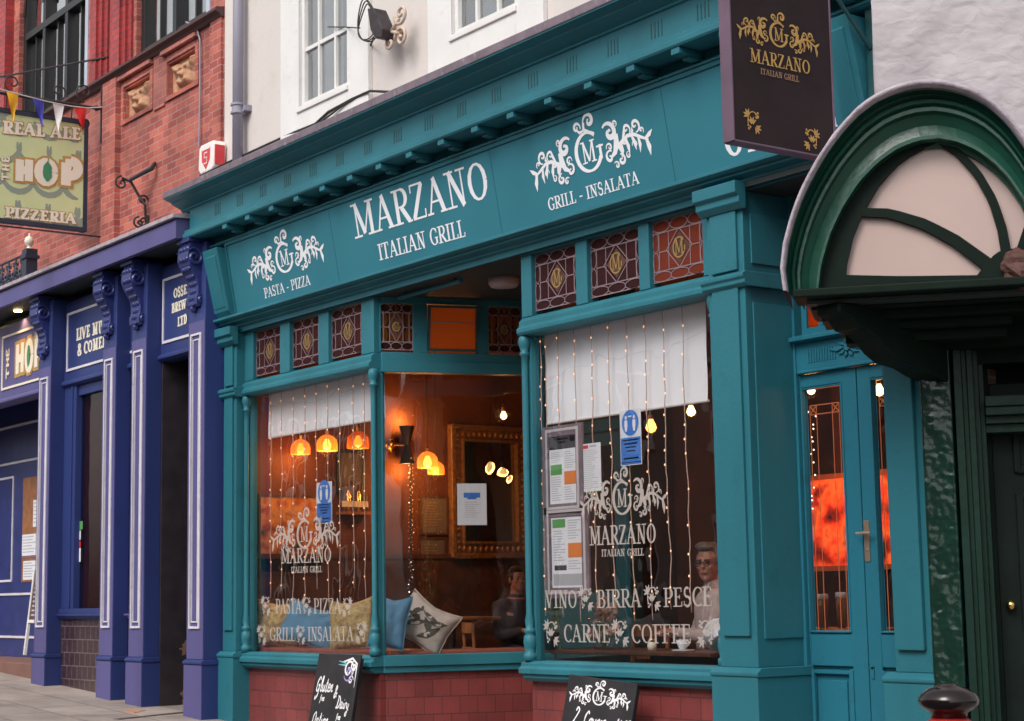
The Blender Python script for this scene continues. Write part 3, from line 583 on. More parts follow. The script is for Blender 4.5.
# oblique windows of the lobby
OB = Pl((-13.05, .16, 0), (.342, .94, 0)); OR = Pl((-11.36, 1.52, 0), (.342, -.94, 0))
LB = 1.5
def oblique(P, wins, mats, name):
    b = MB()
    b.slab(P, 0, 1.02, LB, 1.115, -.1, .05); b.slab(P, 0, .965, LB, 1.02, -.1, .03)
    b.slab(P, 0, 3.58, LB, 3.68, -.08, .05); b.slab(P, 0, 3.68, LB, 3.76, -.08, .03); b.slab(P, 0, 4.2, LB, 4.26, -.08, .03)
    x = [0]+wins+[LB]
    for i in range(0, len(x), 2): b.slab(P, x[i], 3.76, x[i+1], 4.2, -.07, .02)
    b.slab(P, .0, 1.115, .02, 3.58, -.04, .0); b.slab(P, LB-.07, 1.115, LB, 3.58, -.05, .03)
    w = mk(b, name, M['teal'], bevel=.005)
    b = MB(); b.slab(P, .015, 1.11, LB-.06, 3.6, -.012, -.008); b.build('shop_glass', M['gl'], w)
    for i in range(0, len(wins), 2):
        if mats[i//2]: transom_art(P, wins[i], 3.78, wins[i+1], 4.2, w, mats[i//2])
    b = MB(); b.slab(P, 0, .1, LB, .965, -.10, -.01); b.build('tiled_stallriser', M['tile'], w)
    return w
w_ = [OB.h(x, 340)[0] for x in (379.5, 413, 427, 477, 488, 521)]
obw = oblique(OB, w_, ['stain2', None, 'stain2'], 'lobby_window')
HP = Pl(OB.p(w_[2], 3.78, 0), OB.u, V((0, 0, 1))+OB.n*.14)
b = MB(); b.frame(HP, 0, 0, w_[3]-w_[2], .41, .022, -.005, .02); hp = b.build('hopper_light', M['dteal'], obw)
b = MB(); b.slab(HP, .02, .02, w_[3]-w_[2]-.02, .39, .004, .007); b.build('pane', thin('amber_paper_pane', (.75, .26, .06), .55, tl=.8), hp)
b = MB(); b.slab(HP, .02, .25, w_[3]-w_[2]-.02, .262, .004, .016); b.build('bar', M['came'], hp)
oblique(OR, [LB-w_[5], LB-w_[4], LB-w_[3], LB-w_[2], LB-w_[1], LB-w_[0]], ['stain', None, 'stain'], 'lobby_window')
# lobby door at the back
b = MB(); q0 = OB.p(LB, 0, 0); q1 = OR.p(0, 0, 0); b.box(q0.x-.02, q0.x+.1, 1.55, 1.67, .3, 4.26); b.box(q1.x-.1, q1.x+.02, 1.55, 1.67, .3, 4.26); b.box(q0.x+.1, q1.x-.1, 1.55, 1.67, 3.0, 3.1); b.box(q0.x+.1, q1.x-.1, 1.58, 1.63, .4, 1.5); b.frame(fx(1.63), q0.x+.1, 1.5, q1.x-.1, 3.0, .12, 0, .05)
ld = mk(b, 'lobby_door', M['dteal'], bevel=.005)
b = MB(); b.box(q0.x+.2, q1.x-.2, 1.6, 1.605, 1.6, 2.9); b.box(q0.x+.1, q1.x-.1, 1.6, 1.605, 3.1, 4.2); b.build('pane', M['glin'], ld)
b = MB(); b.lathe((0, 0, 0), [(.13, 0), (.13, .05), (.11, .075), (.02, .09)], 28); lp = MB()
c = V((-11.72, .55, 4.252))
lp.v = [c+V((v.x, v.y, -v.z)) for v in b.v]; lp.f = b.f
o = lp.build('porch_light', M['lampglass'], smooth=True); tag(o, 'round opal ceiling light on the dark soffit between the two bay windows', 'ceiling light')
p0 = at(399, 289, .22); d_ = ray(461, 271); k_ = (p0.z-CAM.z)/d_.z; p1 = CAM+d_*k_
p1 = V((p1.x, max(.2, min(.62, p1.y)), p0.z)); t_ = thing('tube_light', 'unlit tube light fixed beneath the dark soffit of the lobby', 'tube light', tuple(p0))
b = MB(); b.tube([V((p0.x, p0.y, 4.22)), V((p1.x, p1.y, 4.22))], .022, 10); b.build('tube', M['teal'], t_); b = MB(); [b.tube([q, q+V((0, 0, .035))], .012, 6) for q in (V((p0.x, p0.y, 4.22)).lerp(V((p1.x, p1.y, 4.22)), f) for f in (.1, .9))]; b.build('clips', M['black'], t_)
# --- doorway at the right
DP = fx(.44)
def dh(x, y): return DP.h(x, y)
b = MB()
a_l = -8.27; a_r = -6.86; g_l = dh(800.6, 380)[0]; g_r = dh(841.5, 380)[0]; h_l = dh(869.5, 380)[0]
b.slab(DP, a_l, 0, a_l+.03, 4.26, -.06, .03); b.slab(DP, a_r-.05, 0, a_r, 4.26, -.06, .03)
b.slab(DP, a_l+.03, 3.04, a_r-.05, 3.24, -.06, .02); b.run([(.42, 3.24), (.36, 3.25), (.36, 3.275), (.40, 3.29), (.48, 3.29), (.48, 3.24)], a_l+.02, a_r)
b.run([(.43, 3.03), (.40, 3.035), (.40, 3.05), (.43, 3.06)], a_l+.05, a_r-.03)
dfm = mk(b, 'door_frame', M['door'], bevel=.004)
b = MB()
for k in range(11): x = -8.13+.024*k; b.slab(DP, x, 3.10, x+.010, 3.19, .02, .028)
ox, oz = DP.h(849, 347, .02)
for k in range(10):
    a = k*36; r0 = .02; r1 = .17 if k % 5 == 0 else .11
    b.prism(DP, [(ox+r0*cos(R(a-30)), oz+.5*r0*sin(R(a-30))), (ox+r1*.6*cos(R(a-13)), oz+.45*r1*sin(R(a-13))), (ox+r1*cos(R(a)), oz+.6*r1*sin(R(a))), (ox+r1*.6*cos(R(a+13)), oz+.45*r1*sin(R(a+13)))], .02, .034)
b.prism(DP, arcp(ox, oz, .025, .025, 0, 324, 9), .02, .045); b.build('carved_leaf_ornament', M['door'], dfm, bevel=.003)
# transom light
b = MB(); ta, tb = a_l+.07, a_r-.05
b.frame(DP, ta, 3.29, tb, 4.24, .05, -.04, .0); b.slab(DP, ta+.05, 3.52, tb-.05, 3.55, -.04, -.005)
for x in (-8.03, -7.72, -7.41, -7.1): b.slab(DP, x-.018, 3.34, x+.018, 4.19, -.042, -.003)
tr = mk(b, 'transom_light', M['door'], bevel=.003)
b = MB(); b.slab(DP, ta+.04, 3.33, tb-.04, 4.2, -.022, -.018); b.build('pane', M['stain2'] if 0 else thin('orange_transom_pane', (.85, .16, .02), .8, tl=.85), tr)
# the two leaves
def leaf(x0, x1, handle, s0, s1):
    gz0, gz1 = 1.335, 2.94
    P = DP
    b = MB(); b.slab(P, x0, .32, x0+s0, 3.03, -.05, 0); b.slab(P, x1-s1, .32, x1, 3.03, -.05, 0); b.slab(P, x0+s0, gz1, x1-s1, 3.03, -.05, 0); b.slab(P, x0+s0, 1.12, x1-s1, gz0, -.05, 0)
    b.slab(P, x0+s0, .32, x1-s1, .5, -.05, 0); b.slab(P, x0+s0, .5, x1-s1, 1.12, -.05, -.022)
    b.frame(P, x0+s0+.0, .5, x1-s1, 1.10, .03, -.022, .012); b.slab(P, x0+s0+.07, .57, x1-s1-.07, 1.03, -.022, -.004)
    b.frame(P, x0+s0, gz0, x1-s1, gz1, .012, -.04, .008)
    d = mk(b, 'door', M['door'], bevel=.005)
    b = MB(); b.slab(P, x0+s0, gz0, x1-s1, gz1, -.027, -.023); b.build('pane', M['glin'], d)
    b = MB(); A0, A1 = x0+s0+.055, x1-s1-.05; B0, B1 = gz0+.08, gz1-.12
    for q in (0, .06):
        b.ribbon(P, [(A0+q, gz0+.01), (A0+q, B1)], .007, -.02); b.ribbon(P, [(A1-q, gz0+.01), (A1-q, B1)], .007, -.02); b.ribbon(P, [(A0, B1-q), (A1, B1-q)], .007, -.02)
    for xx in (A0, A1-.06):
        b.ribbon(P, [(xx, B1), (xx+.06, B1-.06)], .008, -.02); b.ribbon(P, [(xx+.06, B1), (xx, B1-.06)], .008, -.02)
    b.build('leading', M['cameo'], d)
    if handle:
        hx, hz = P.h(867.5, 541)
        b = MB(); b.slab(P, hx-.022, hz-.13, hx+.022, hz+.13, 0, .008); b.tube([P.p(hx, hz+.05, .0), P.p(hx, hz+.05, .05)], .011, 10); b.tube([P.p(hx-.045, hz+.05, .052), P.p(hx+.075, hz+.05, .052)], [.010, .008], 10)
        b.tube([P.p(hx, hz-.055, .006), P.p(hx, hz-.055, .012)], .009, 10)
        b.build('handle', M['nickel'], d, bevel=.002)
        b = MB(); b.slab(P, hx-.012, hz-.86, hx+.012, hz-.79, 0, .008); b.prism(P, arcp(hx, hz-.79, .014, .014, 0, 324, 9), 0, .008); b.build('keyhole_cover', M['door'], d)
mid = DP.h(860.5, 480)[0]
leaf(a_l+.032, mid-.004, False, g_l-a_l-.032, mid-.004-g_r); leaf(mid+.004, a_r-.052, True, h_l-mid-.004, .11)
b = MB(); b.box(a_l, a_r, .40, .7, -.2, .31); mk(b, 'door_step', M['stone'])
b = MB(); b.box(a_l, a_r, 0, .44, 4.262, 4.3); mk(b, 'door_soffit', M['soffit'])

# --- window lettering
def glass_text(parent, items, crest_at, vines, P, name='window_lettering'):
    for s, b0, b1, tp, T, t in items: b = MB(); wpx(b, P, s, b0, b1, tp, T=T, t=t, l=.001); b.build(name, M['film'], parent)
    if crest_at:
        b = MB()
        (x, y), x0, x1, yt = crest_at; c = P.h(x, y); w = (P.h(x1, y)[0]-P.h(x0, y)[0])/2; put_crest(b, P, ((P.h(x1, y)[0]+P.h(x0, y)[0])/2, c[1]), w/4.75, P.h(x, yt)[1]-c[1], l=.001); b.build('window_crest', M['film'], parent)
    for x, y, r, s in vines: b = MB(); vine(b, P, P.h(x, y), r, s, .001); b.build('vine_motif', M['film'], parent)
GP = fx(.158)
glass_text(bayL, [('MARZANO', (281, 563.5), (331.5, 562), (281, 549), .15, .06), ('ITALIAN GRILL', (291, 573), (322, 572), (291, 567), .17, .08),
  ('PASTA', (275.5, 613.5), (301.5, 613.5), (275.5, 599), .14, .05), ('PIZZA', (313.5, 613.5), (341, 613.5), (313.5, 598.5), .14, .05),
  ('GRILL', (269.5, 640.5), (295.5, 641), (269.5, 627.5), .14, .05), ('INSALATA', (307.5, 641), (353.5, 641), (307.5, 627), .14, .05)],
  ((307, 534), 271, 340, 520.5), [(266, 606, .11, 1), (307, 606, .1, 1), (347, 607, .1, -1), (262, 635, .11, 1), (301, 635, .1, 1), (361, 633, .11, -1)], GP)
glass_text(bayR, [('MARZANO', (589.5, 545.5), (656.5, 543), (589.5, 526.5), .15, .06), ('ITALIAN GRILL', (601.5, 556.5), (644, 555.5), (601.5, 549.5), .17, .08),
  ('VINO', (545, 608), (577.5, 608), (545, 590.5), .14, .05), ('BIRRA', (597, 608), (641.5, 607), (597, 590), .14, .05), ('PESCE', (663.5, 607), (712.5, 606), (663.5, 588), .14, .05),
  ('CARNE', (563.5, 642), (610.5, 642.5), (563.5, 624.5), .14, .05), ('COFFEE', (631, 643), (691.5, 643.5), (631, 624.5), .14, .05)],
  ((621, 498), 580, 667, 482), [(586.5, 599, .1, 1), (653, 598, .1, 1), (552, 633, .11, 1), (621, 633, .11, 1), (706, 633, .11, -1)], GP)
# ================================================================== PUB (brick over a blue shopfront)
M['dblue'] = mat('deep_blue_and_recess_shade', (.022, .032, .15), .4, var=.2, vs=5, bump=.15)
pub = thing('pub_building', 'red brick building with black framed windows above a blue pub front', 'building', (-19.5, 0, .6))
pk = lambda b, n, m_, p=None, **k: b.build(n, m_, p or pub, **k)
P1 = fx(.12)
PW = -16.01; PX0 = -27
sz = 7.72          # string course
v1 = (-21.95, sz+.02, -19.70, 11); v2 = (-18.22, sz+.02, -16.42, 11); v0 = (-24.6, sz+.02, -22.6, 11)
b = MB()
z5 = 5.3
wall_with_holes(b, P1, PX0, PW, sz, 10.2, [(v[0], sz, v[2], 10.15) for v in (v0, v1, v2)], -.35, 0)
FP = [(-18.52, 7.13, -17.78, 7.50), (-17.36, 7.13, -16.64, 7.50)]
wall_with_holes(b, P1, PX0, PW, z5, sz, FP, -.35, 0)
pk(b, 'brick_wall', M['red'])
b = MB()   # projecting brick piers and window reveals
for x0, x1 in ((-19.50, -18.98), (-18.90, -18.30)):
    b = MB()
    for k in range(3): b.slab(P1, x0+.10*k, sz+.04, x1-.10*k, 10.2, .0, .03+.03*k)
    pk(b, 'brick_pier', M['red2'])
b = MB(); b.slab(P1, -22.5, sz+.08, -22.15, 10.2, 0, .12); pk(b, 'brick_pier', M['red2'])
b = MB(); b.slab(P1, -19.0, z5+.3, -18.62, sz-.05, 0, .07); b.slab(P1, -16.28, z5, -16.03, sz-.05, 0, .03); b.slab(P1, -17.70, 7.05, -17.42, sz-.05, 0, .02); pk(b, 'brick_strip', M['red'])
for f in FP:
    a0, b0, a1, b1 = f
    b = MB(); b.frame(P1, a0-.07, b0-.05, a1+.05, b1+.09, .07, 0, .02, wb=.05); b.slab(P1, a0-.08, b1+.10, a1+.06, b1+.15, 0, .07); fr_ = pk(b, 'panel_surround', M['red'], bevel=.006)
    b = MB(); n = 44; mm = 34; w, h = a1-a0, b1-b0; vs = []
    for j in range(mm+1):
        for i in range(n+1):
            u_, v_ = (i/n*2-1)*1.1, j/mm*2-1
            def g(cx, cy, s, k): return k*math.exp(-(((u_-cx)/s)**2+((v_-cy)/(s*1.2))**2))
            d = g(0, .05, .45, .06)+g(0, -.1, .1, .035)+g(-.16, .2, .1, -.03)+g(.16, .2, .1, -.03)+g(-.22, .38, .12, .02)+g(.22, .38, .12, .02)+g(0, -.33, .11, -.025)+g(-.3, -.5, .2, .04)+g(.3, -.5, .2, .04)+g(0, -.65, .25, .045)+g(-.6, .4, .22, .045)+g(.6, .4, .22, .045)+g(-.75, .7, .18, .04)+g(.75, .7, .18, .04)
            d += .010*noise.noise(V((u_*4, v_*4, x0)))+.006*noise.noise(V((u_*9, v_*9, 3)))
            edge = min(1, 6*min(i, n-i)/n, 6*min(j, mm-j)/mm); vs.append(P1.p(a0+w*i/n, b0+h*j/mm, -.06+max(0, d)*edge*1.5))
    b.add(vs, [(j*(n+1)+i, j*(n+1)+i+1, (j+1)*(n+1)+i+1, (j+1)*(n+1)+i) for j in range(mm) for i in range(n)]); b.build('terracotta_mask', M['terr'], fr_, smooth=True)
b = MB(); b.run([(.12, sz-.06), (.08, sz-.05), (.06, sz-.02), (.01, sz), (.01, sz+.03), (.03, sz+.045), (.12, sz+.06)], PX0, PW+.0); pk(b, 'string_course', mat('sooty_brown_stone', (.075, .035, .035), .7), bevel=.004)
for v in (v0, v1, v2):
    a0, b0, a1, b1 = v; b1 = 10.15; P = P1
    b = MB(); b.frame(P, a0+.004, b0+.06, a1-.004, b1, .10, -.2, -.06)
    n = 3 if v is not v2 else 2
    for i in range(1, n): x = a0+(a1-a0)*i/n; b.slab(P, x-.045, b0+.1, x+.045, b1, -.18, -.05)
    zt = 9.0 if v is not v2 else 9.6
    b.slab(P, a0+.1, zt, a1-.1, zt+.09, -.18, -.045)
    for i in range(n):
        xa = a0+(a1-a0)*i/n; xb = a0+(a1-a0)*(i+1)/n
        b.slab(P, (xa+xb)/2-.015, b0+.15, (xa+xb)/2+.015, zt, -.15, -.09)
        b.ribbon(P, [((xa+xb)/2+(xb-xa)*.44*cos(R(q)), zt+.35+.6*sin(R(q))) for q in range(0, 181, 15)], .06, -.043)
    w = pk(b, 'casement_window', M['black'])
    b = MB(); b.slab(P, a0+.05, b0+.1, a1-.05, b1, -.13, -.127); b.build('pane', M['glup'], w)
    b = MB(); [b.slab(P, a0+(a1-a0)*(i+.12)/n, b0, a0+(a1-a0)*(i+.62)/n, b1, -.20, -.196) for i in range(n)]; b.build('sky_reflection_sheet', M['curtain'], w)  # pale sheets added for the bright sky reflected in the panes
    b = MB(); b.slab(P, a1+.0, b0+.05, a1+.09, b1, -.05, .012); b.build('pale_architrave', mat('pale_blue_paint%d' % int(a0), (.42, .46, .55), .5), w)
# cornice board
pz = lambda x, y, Y: at(x, y, Y).z
b = MB(); b.run([(-.42, 5.245), (-.42, 5.43), (-.40, 5.45), (.12, 5.47), (.12, 5.36), (-.30, 5.30), (-.36, 5.245)], PX0, -16.0)
pk(b, 'cornice_board', M['blue_lit'], bevel=.005)
b = MB(); b.run([(-.46, 5.452), (-.46, 5.495), (.12, 5.56), (.12, 5.475)], PX0, -15.98); pk(b, 'lead_flashing', M['pink_lead'], bevel=.006)
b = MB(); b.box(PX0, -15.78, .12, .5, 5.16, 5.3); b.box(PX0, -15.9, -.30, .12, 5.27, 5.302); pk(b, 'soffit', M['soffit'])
b = MB(); b.box(PX0, -15.9, .5, 6, 5.0, 5.05); b.box(PX0, -16.05, 6, 6.2, .5, 10); b.box(PX0, PX0+.2, .5, 6, .5, 10); b.box(PX0, PW, .47, 6.2, 10.2, 10.3); b.box(PX0, -15.9, .5, 6, .45, .55)
b.box(PX0, -16.05, 1.5, 1.55, .5, 5.0); pk(b, 'shell_wall', M['room'])
# pillars
Q = fx(-.2)
pil = [(-20.15, -19.72), (-18.26, -17.95), (-17.53, -17.17), (-16.12, -15.76)]
pil = [(Q.h(37, 500)[0], Q.h(49, 500)[0]), (Q.h(101.5, 500)[0], Q.h(114.5, 500)[0]), (Q.h(130.5, 500)[0], Q.h(145, 500)[0]), (Q.h(188, 500)[0], -15.765)]
def scroll_console(x0, x1, parent):
    x1 = x1-.06
    b = MB(); P = Pl((x0, 0, 0), (0, -1, 0)) # a = -y, b = z
    w = x1-x0
    prof = [(.2, 4.56), (.225, 4.545), (.25, 4.57), (.252, 4.63), (.235, 4.69), (.235, 4.76), (.25, 4.83), (.29, 4.89), (.33, 4.96), (.35, 5.05), (.34, 5.14), (.31, 5.20), (.30, 5.245), (.0, 5.245), (.0, 4.56)]
    vs = [V((x, -a, z)) for x in (x0+.03, x1-.03) for a, z in prof]; n = len(prof)
    b.add(vs, [tuple(range(n))[::-1], tuple(range(n, 2*n))]+[(i, (i+1) % n, n+(i+1) % n, n+i) for i in range(n)])
    cx = (x0+x1)/2
    for zc, yc, rr in ((5.04, -.28, .095), (4.62, -.205, .045)):
        for xs in (x0+.028, x1-.028):
            sg = -1 if xs < cx else 1
            pts, ws = spiral(-yc, zc, rr, 40, 1.6, .05)
            b.tube([V((xs+sg*.008, -a, z)) for a, z in pts], [max(.007, q*.33) for q in ws], 6)
    for k in range(9):
        t = k/8; i = 2+t*9; j = int(i); f_ = i-j; a = prof[j][0]*(1-f_)+prof[j+1][0]*f_; z = prof[j][1]*(1-f_)+prof[j+1][1]*f_
        for s in (-1, 0, 1): b.ball((cx+s*w*(.10+.16*t), -a-.0, z), (.022+.022*t, .016, .030), 8, 6)
    b.ball((cx, -.225, 4.535), (.04, .04, .045), 10, 6); b.box(x0+.01, x1-.01, -.35, 0, 5.20, 5.243)
    b.build('scroll_bracket', M['dblue'], parent, smooth=False)
for x0, x1 in pil:
    b = MB(); b.box(x0, x1, -.2, -.025 if x1 < -16 else .05, 1.04, 5.2)
    b.box(x0-.015, x1+.02, -.225, -.02 if x1 < -16 else .05, .3, .99); b.run([(-.225, .99), (-.24, 1.0), (-.24, 1.02), (-.21, 1.04), (-.02, 1.04), (-.02, .99)], x0-.025, x1+.03)
    pp = pk(b, 'pillar', M['blue'], bevel=.005)
    b = MB(); b.slab(Q, x0+.003, 1.045, x1-.003, 4.40, .001, .006); b.slab(fx(-.225), x0-.012, .3, x1+.016, .985, .001, .004); b.build('front_face', M['blue_lit'], pp)
    b = MB(); c0, c1 = x0+.065, x1-.065
    b.frame(Q, c0, 1.34, c1, 4.28, .022, .006, .022); b.frame(Q, c0+.045, 1.40, c1-.045, 4.22, .012, .006, .016); b.build('white_moulding', M['trim'], pp, bevel=.003)
    scroll_console(x0, x1, pp)
# sign panels between the pillars, ledges
SPn = fx(-.03)
gaps = [(-26.2, pil[0][0]), (pil[0][1], pil[1][0]), (pil[1][1], pil[2][0]), (pil[2][1], pil[3][0])]
texts = [None, [('LIVE MUSIC', (76, 341), (113, 329), (76, 329)), ('& COMEDY', (77.5, 356), (111, 345), (77.5, 344.5))], None, [('OSSETT', (173.5, 298.5), (194, 291), (173.5, 289)), ('BREW CO', (171.5, 313.5), (195, 305), (171.5, 304)), ('LTD', (177.5, 327), (187, 323), (177.5, 317.5))]]
for gi, (g0, g1) in enumerate(gaps):
    b = MB(); b.slab(SPn, g0, 4.22, g1, 5.17, -.1, 0); b.run([(-.03, 4.22), (-.06, 4.215), (-.075, 4.19), (-.075, 4.165), (-.03, 4.14), (.1, 4.14), (.1, 4.22)], g0, g1)
    sp_ = pk(b, 'sign_panel', M['blue'] if gi else M['blue_lit'], bevel=.004)
    L0 = [SPn.h(3, 340)[0], SPn.h(68, 315)[0], SPn.h(126.5, 300)[0], SPn.h(163.5, 280)[0]][gi]
    R0 = [SPn.h(43.5, 325)[0], g1-.02, g1-.03, g1-.03][gi]
    b = MB(); b.frame(SPn, L0, 4.33, R0, 5.03, .028, .001, .012); b.build('white_border', M['trim'] if gi else M['cream'], sp_)
    if texts[gi]:
        b = MB()
        for s, p0, p1, tp in texts[gi]: wpx(b, SPn, s, p0, p1, tp, T=.26, t=.12, sf=.06, l=.003)
        b.build('sign_lettering', M['cream'], sp_)
    if gi == 0:
        k1, k2, k3 = MB(), MB(), MB()
        for B, ft in ((k1, .16), (k2, .0)):
            l_ = .002 if ft else .006
            for ch, x0_, x1_, yb0, yb1, yt in (('H', 14.5, 24.5, 378, 374, 343), ('O', 24.5, 33, 374.5, 371, 340), ('P', 33, 41, 371, 368, 337)):
                write(B, SPn, ch, SPn.h(x0_, yb0, l_), SPn.h(x1_, yb1, l_), SPn.h(x0_, yt, l_), T=.20, t=.20, sf=0, l=l_, fatten=ft*1.2+.04)
            for k, ch in enumerate('THE'):
                l2 = l_; u0 = SPn.h(8.5, 378-k*10, l2); b_ = Pl(SPn.o, SPn.v, -SPn.u)
                for pts, w in glyph(ch, .2, .12, 0)[1]:
                    B.ribbon(SPn, [(u0[0]+.03-y*.12, u0[1]+x*.2) for x, y in pts], (w if not isinstance(w, list) else w[0])*.16+ft*.15, l2)
        k1.build('letter_outline', M['gold'], sp_); k2.build('letter_faces', M['cream'], sp_)
        c = SPn.h(28.8, 356); k3.poly(SPn, arcp(c[0], c[1], .045, .14, 0, 340, 17), .009); k3.build('leaf_emblem', M['leaf'], sp_)
# infills
GPb = fx(.0)
g0, g1 = gaps[1]
b = MB(); xw0, xw1 = GPb.h(77, 500)[0], g1
b.box(g0, xw0, -.03, .3, 1.55, 4.14); b.box(xw0-.12, xw0-.08, -.045, -.03, 1.55, 4.14); b.box(g0-.0, g1, -.06, .3, 1.49, 1.55); b.box(xw0, g1, .0, .3, 4.02, 4.14); b.run([(-.05, 1.43), (-.09, 1.47), (-.09, 1.49), (.25, 1.49), (.25, 1.43)], g0, g1)
wf = pk(b, 'pub_window', M['blue'], bevel=.004)
b = MB(); b.slab(fx(.05), xw0, 1.55, g1, 4.02, 0, .004); b.build('pane', M['gldark'], wf)
b = MB(); xm = GPb.h(99, 500)[0]; b.slab(fx(.12), xw0, 1.55, xm, 4.02, 0, .03); b.build('brown_shutter', mat('maroon_inner_shutter', (.07, .022, .024), .85, spec=.1, var=.2, vs=8), wf)
for nm, m_, x0_, y0_, x1_, y1_ in (('green_sticker', 'pgreen', 77.5, 521, 83, 530), ('white_sticker', 'paper', 77.5, 530.5, 81, 540), ('red_sticker', 'redc', 77.5, 541, 81, 547), ('pale_sticker', 'paper', 77.5, 548, 81, 562)):
    b = MB(); q = fx(.04); A = q.h(x0_, y1_); B_ = q.h(x1_, y0_); b.slab(q, A[0], A[1], B_[0], B_[1], .002, .004); b.build(nm, M[m_], wf)
b = MB(); b.box(g0, g1, -.02, .3, .3, 1.43); pk(b, 'tiled_base', M['dtile'])
g0, g1 = gaps[2]
b = MB(); b.box(g0, g1, -.01, .3, 1.49, 4.14); b.box(g0+.04, g1-.04, -.03, -.01, 1.65, 4.0); b.run([(-.04, 1.43), (-.08, 1.47), (-.08, 1.49), (.25, 1.49), (.25, 1.43)], g0, g1); pk(b, 'blue_panel', M['blue_lit'], bevel=.004)
b = MB(); b.box(g0, g1, -.02, .3, .3, 1.43); pk(b, 'tiled_base', M['dtile'])
g0, g1 = gaps[3]
M['peelp'] = mat('peeling_plum_paint_wall', (.030, .024, .030), .5, var=.3, vs=5)
def _peel():
    t = M['peelp'].node_tree; L = t.links; bs_ = t.nodes['Principled BSDF']; src = bs_.inputs['Base Color'].links[0].from_socket
    tc = N(t, 'ShaderNodeTexCoord'); n = N(t, 'ShaderNodeTexNoise'); n.inputs['Scale'].default_value = 4.5; n.inputs['Detail'].default_value = 6; L.new(tc.outputs['Object'], n.inputs['Vector'])
    sp = N(t, 'ShaderNodeSeparateXYZ'); L.new(tc.outputs['Object'], sp.inputs[0]); mr = N(t, 'ShaderNodeMapRange'); mr.inputs[1].default_value = -.1; mr.inputs[2].default_value = 1.6; mr.inputs[3].default_value = .06; mr.inputs[4].default_value = -.2; L.new(sp.outputs[2], mr.inputs[0])
    ad = N(t, 'ShaderNodeMath', operation='ADD'); L.new(n.outputs['Fac'], ad.inputs[0]); L.new(mr.outputs[0], ad.inputs[1]); gt = N(t, 'ShaderNodeMath', operation='GREATER_THAN'); gt.inputs[1].default_value = .60; L.new(ad.outputs[0], gt.inputs[0])
    mx = N(t, 'ShaderNodeMix', data_type='RGBA'); L.new(gt.outputs[0], mx.inputs['Factor']); L.new(src, mx.inputs['A']); mx.inputs['B'].default_value = (.22, .13, .11, 1); L.new(mx.outputs['Result'], bs_.inputs['Base Color'])
_peel()
b = MB(); b.box(g0-.2, g0+.03, -.024, 1.5, .3, 4.3); b.box(g1-.02, g1, -.024, 1.5, .3, 4.3); b.box(g0, g1, 1.4, 1.48, .5, 4.3); b.box(g0, g1, .15, 1.5, 4.3, 4.34); pk(b, 'passage_wall', M['peelp'])
b = MB(); b.box(g0+.03, g1-.02, .30, 1.4, .4, ground_z(-16.8)+.05); pk(b, 'passage_step', M['tread'])
# recessed pub entrance at the far left
g0, g1 = gaps[0][0], pil[0][0]
EN = fx(.9)
b = MB(); b.box(PX0+.2, g0, .05, .3, .4, 5.1); b.box(g1, g1+.1, .1, 1.0, .4, 5.1); b.box(g0, g0+.05, .3, 1.0, .4, 5.1); b.box(g0, g1, .9, 1.0, .6, 5.1); ep = pk(b, 'entrance_wall', M['dblue'])  # deeper blue puts the darkness of the recess into the wall colour
b = MB(); e0 = EN.h(20, 500, 0)[0]; A = EN.h(1, 560); 
for (xa, ya, xb, yb) in ((-14, 583, 14.5, 476),): q0 = EN.h(xa, ya); q1 = EN.h(xb, yb); b.frame(EN, q0[0], q0[1], q1[0], q1[1], .03, .001, .015)
for y_ in (462, 594, 637): z_ = EN.h(20, y_)[1]; b.slab(EN, g0+.05, z_-.015, g1-.01, z_+.015, .001, .02)
z_ = EN.h(20, 425)[1]; b.slab(EN, g0+.05, z_-.015, g1-.01, z_+.015, .001, .02); b.build('white_moulding', M['trim'], ep)
q0 = EN.h(22, 582); q1 = EN.h(43, 475)
b = MB(); b.slab(EN, q0[0], q0[1], q1[0], q1[1], .001, .01); b.build('door_window', M['wood'], ep)
for nm, xa, ya, xb, yb, m_ in (('notice', 23, 556, 42, 533, 'paper'), ('notice', 24, 580, 42, 560, 'paper'), ('notice', 34, 527, 43, 499, 'paper'), ('blue_band', 23, 558, 42, 556, 'sblue')):
    a = EN.h(xa, ya); c = EN.h(xb, yb); b = MB(); b.slab(EN, a[0], a[1], c[0], c[1], .012, .016); o = b.build(nm, M[m_], ep)
    if nm == 'notice':
        k = MB(); n_ = 6
        for i in range(n_):
            z_ = c[1]-(c[1]-a[1])*(i+.8)/(n_+1); k.slab(EN, a[0]+.03, z_-.006, a[0]+.03+(c[0]-a[0]-.08)*random.uniform(.5, 1), z_+.006, .017, .018)
        k.build('print', M['ink'], o)
b = MB(); b.box(g0, g1, .0, .9, .4, EN.h(20, 657)[1]); pk(b, 'entrance_step', M['tread'], bevel=.01)
b = MB(); b.box(g0, g1, .15, .9, 4.93, 4.97); pk(b, 'entrance_ceiling', M['ceil'])
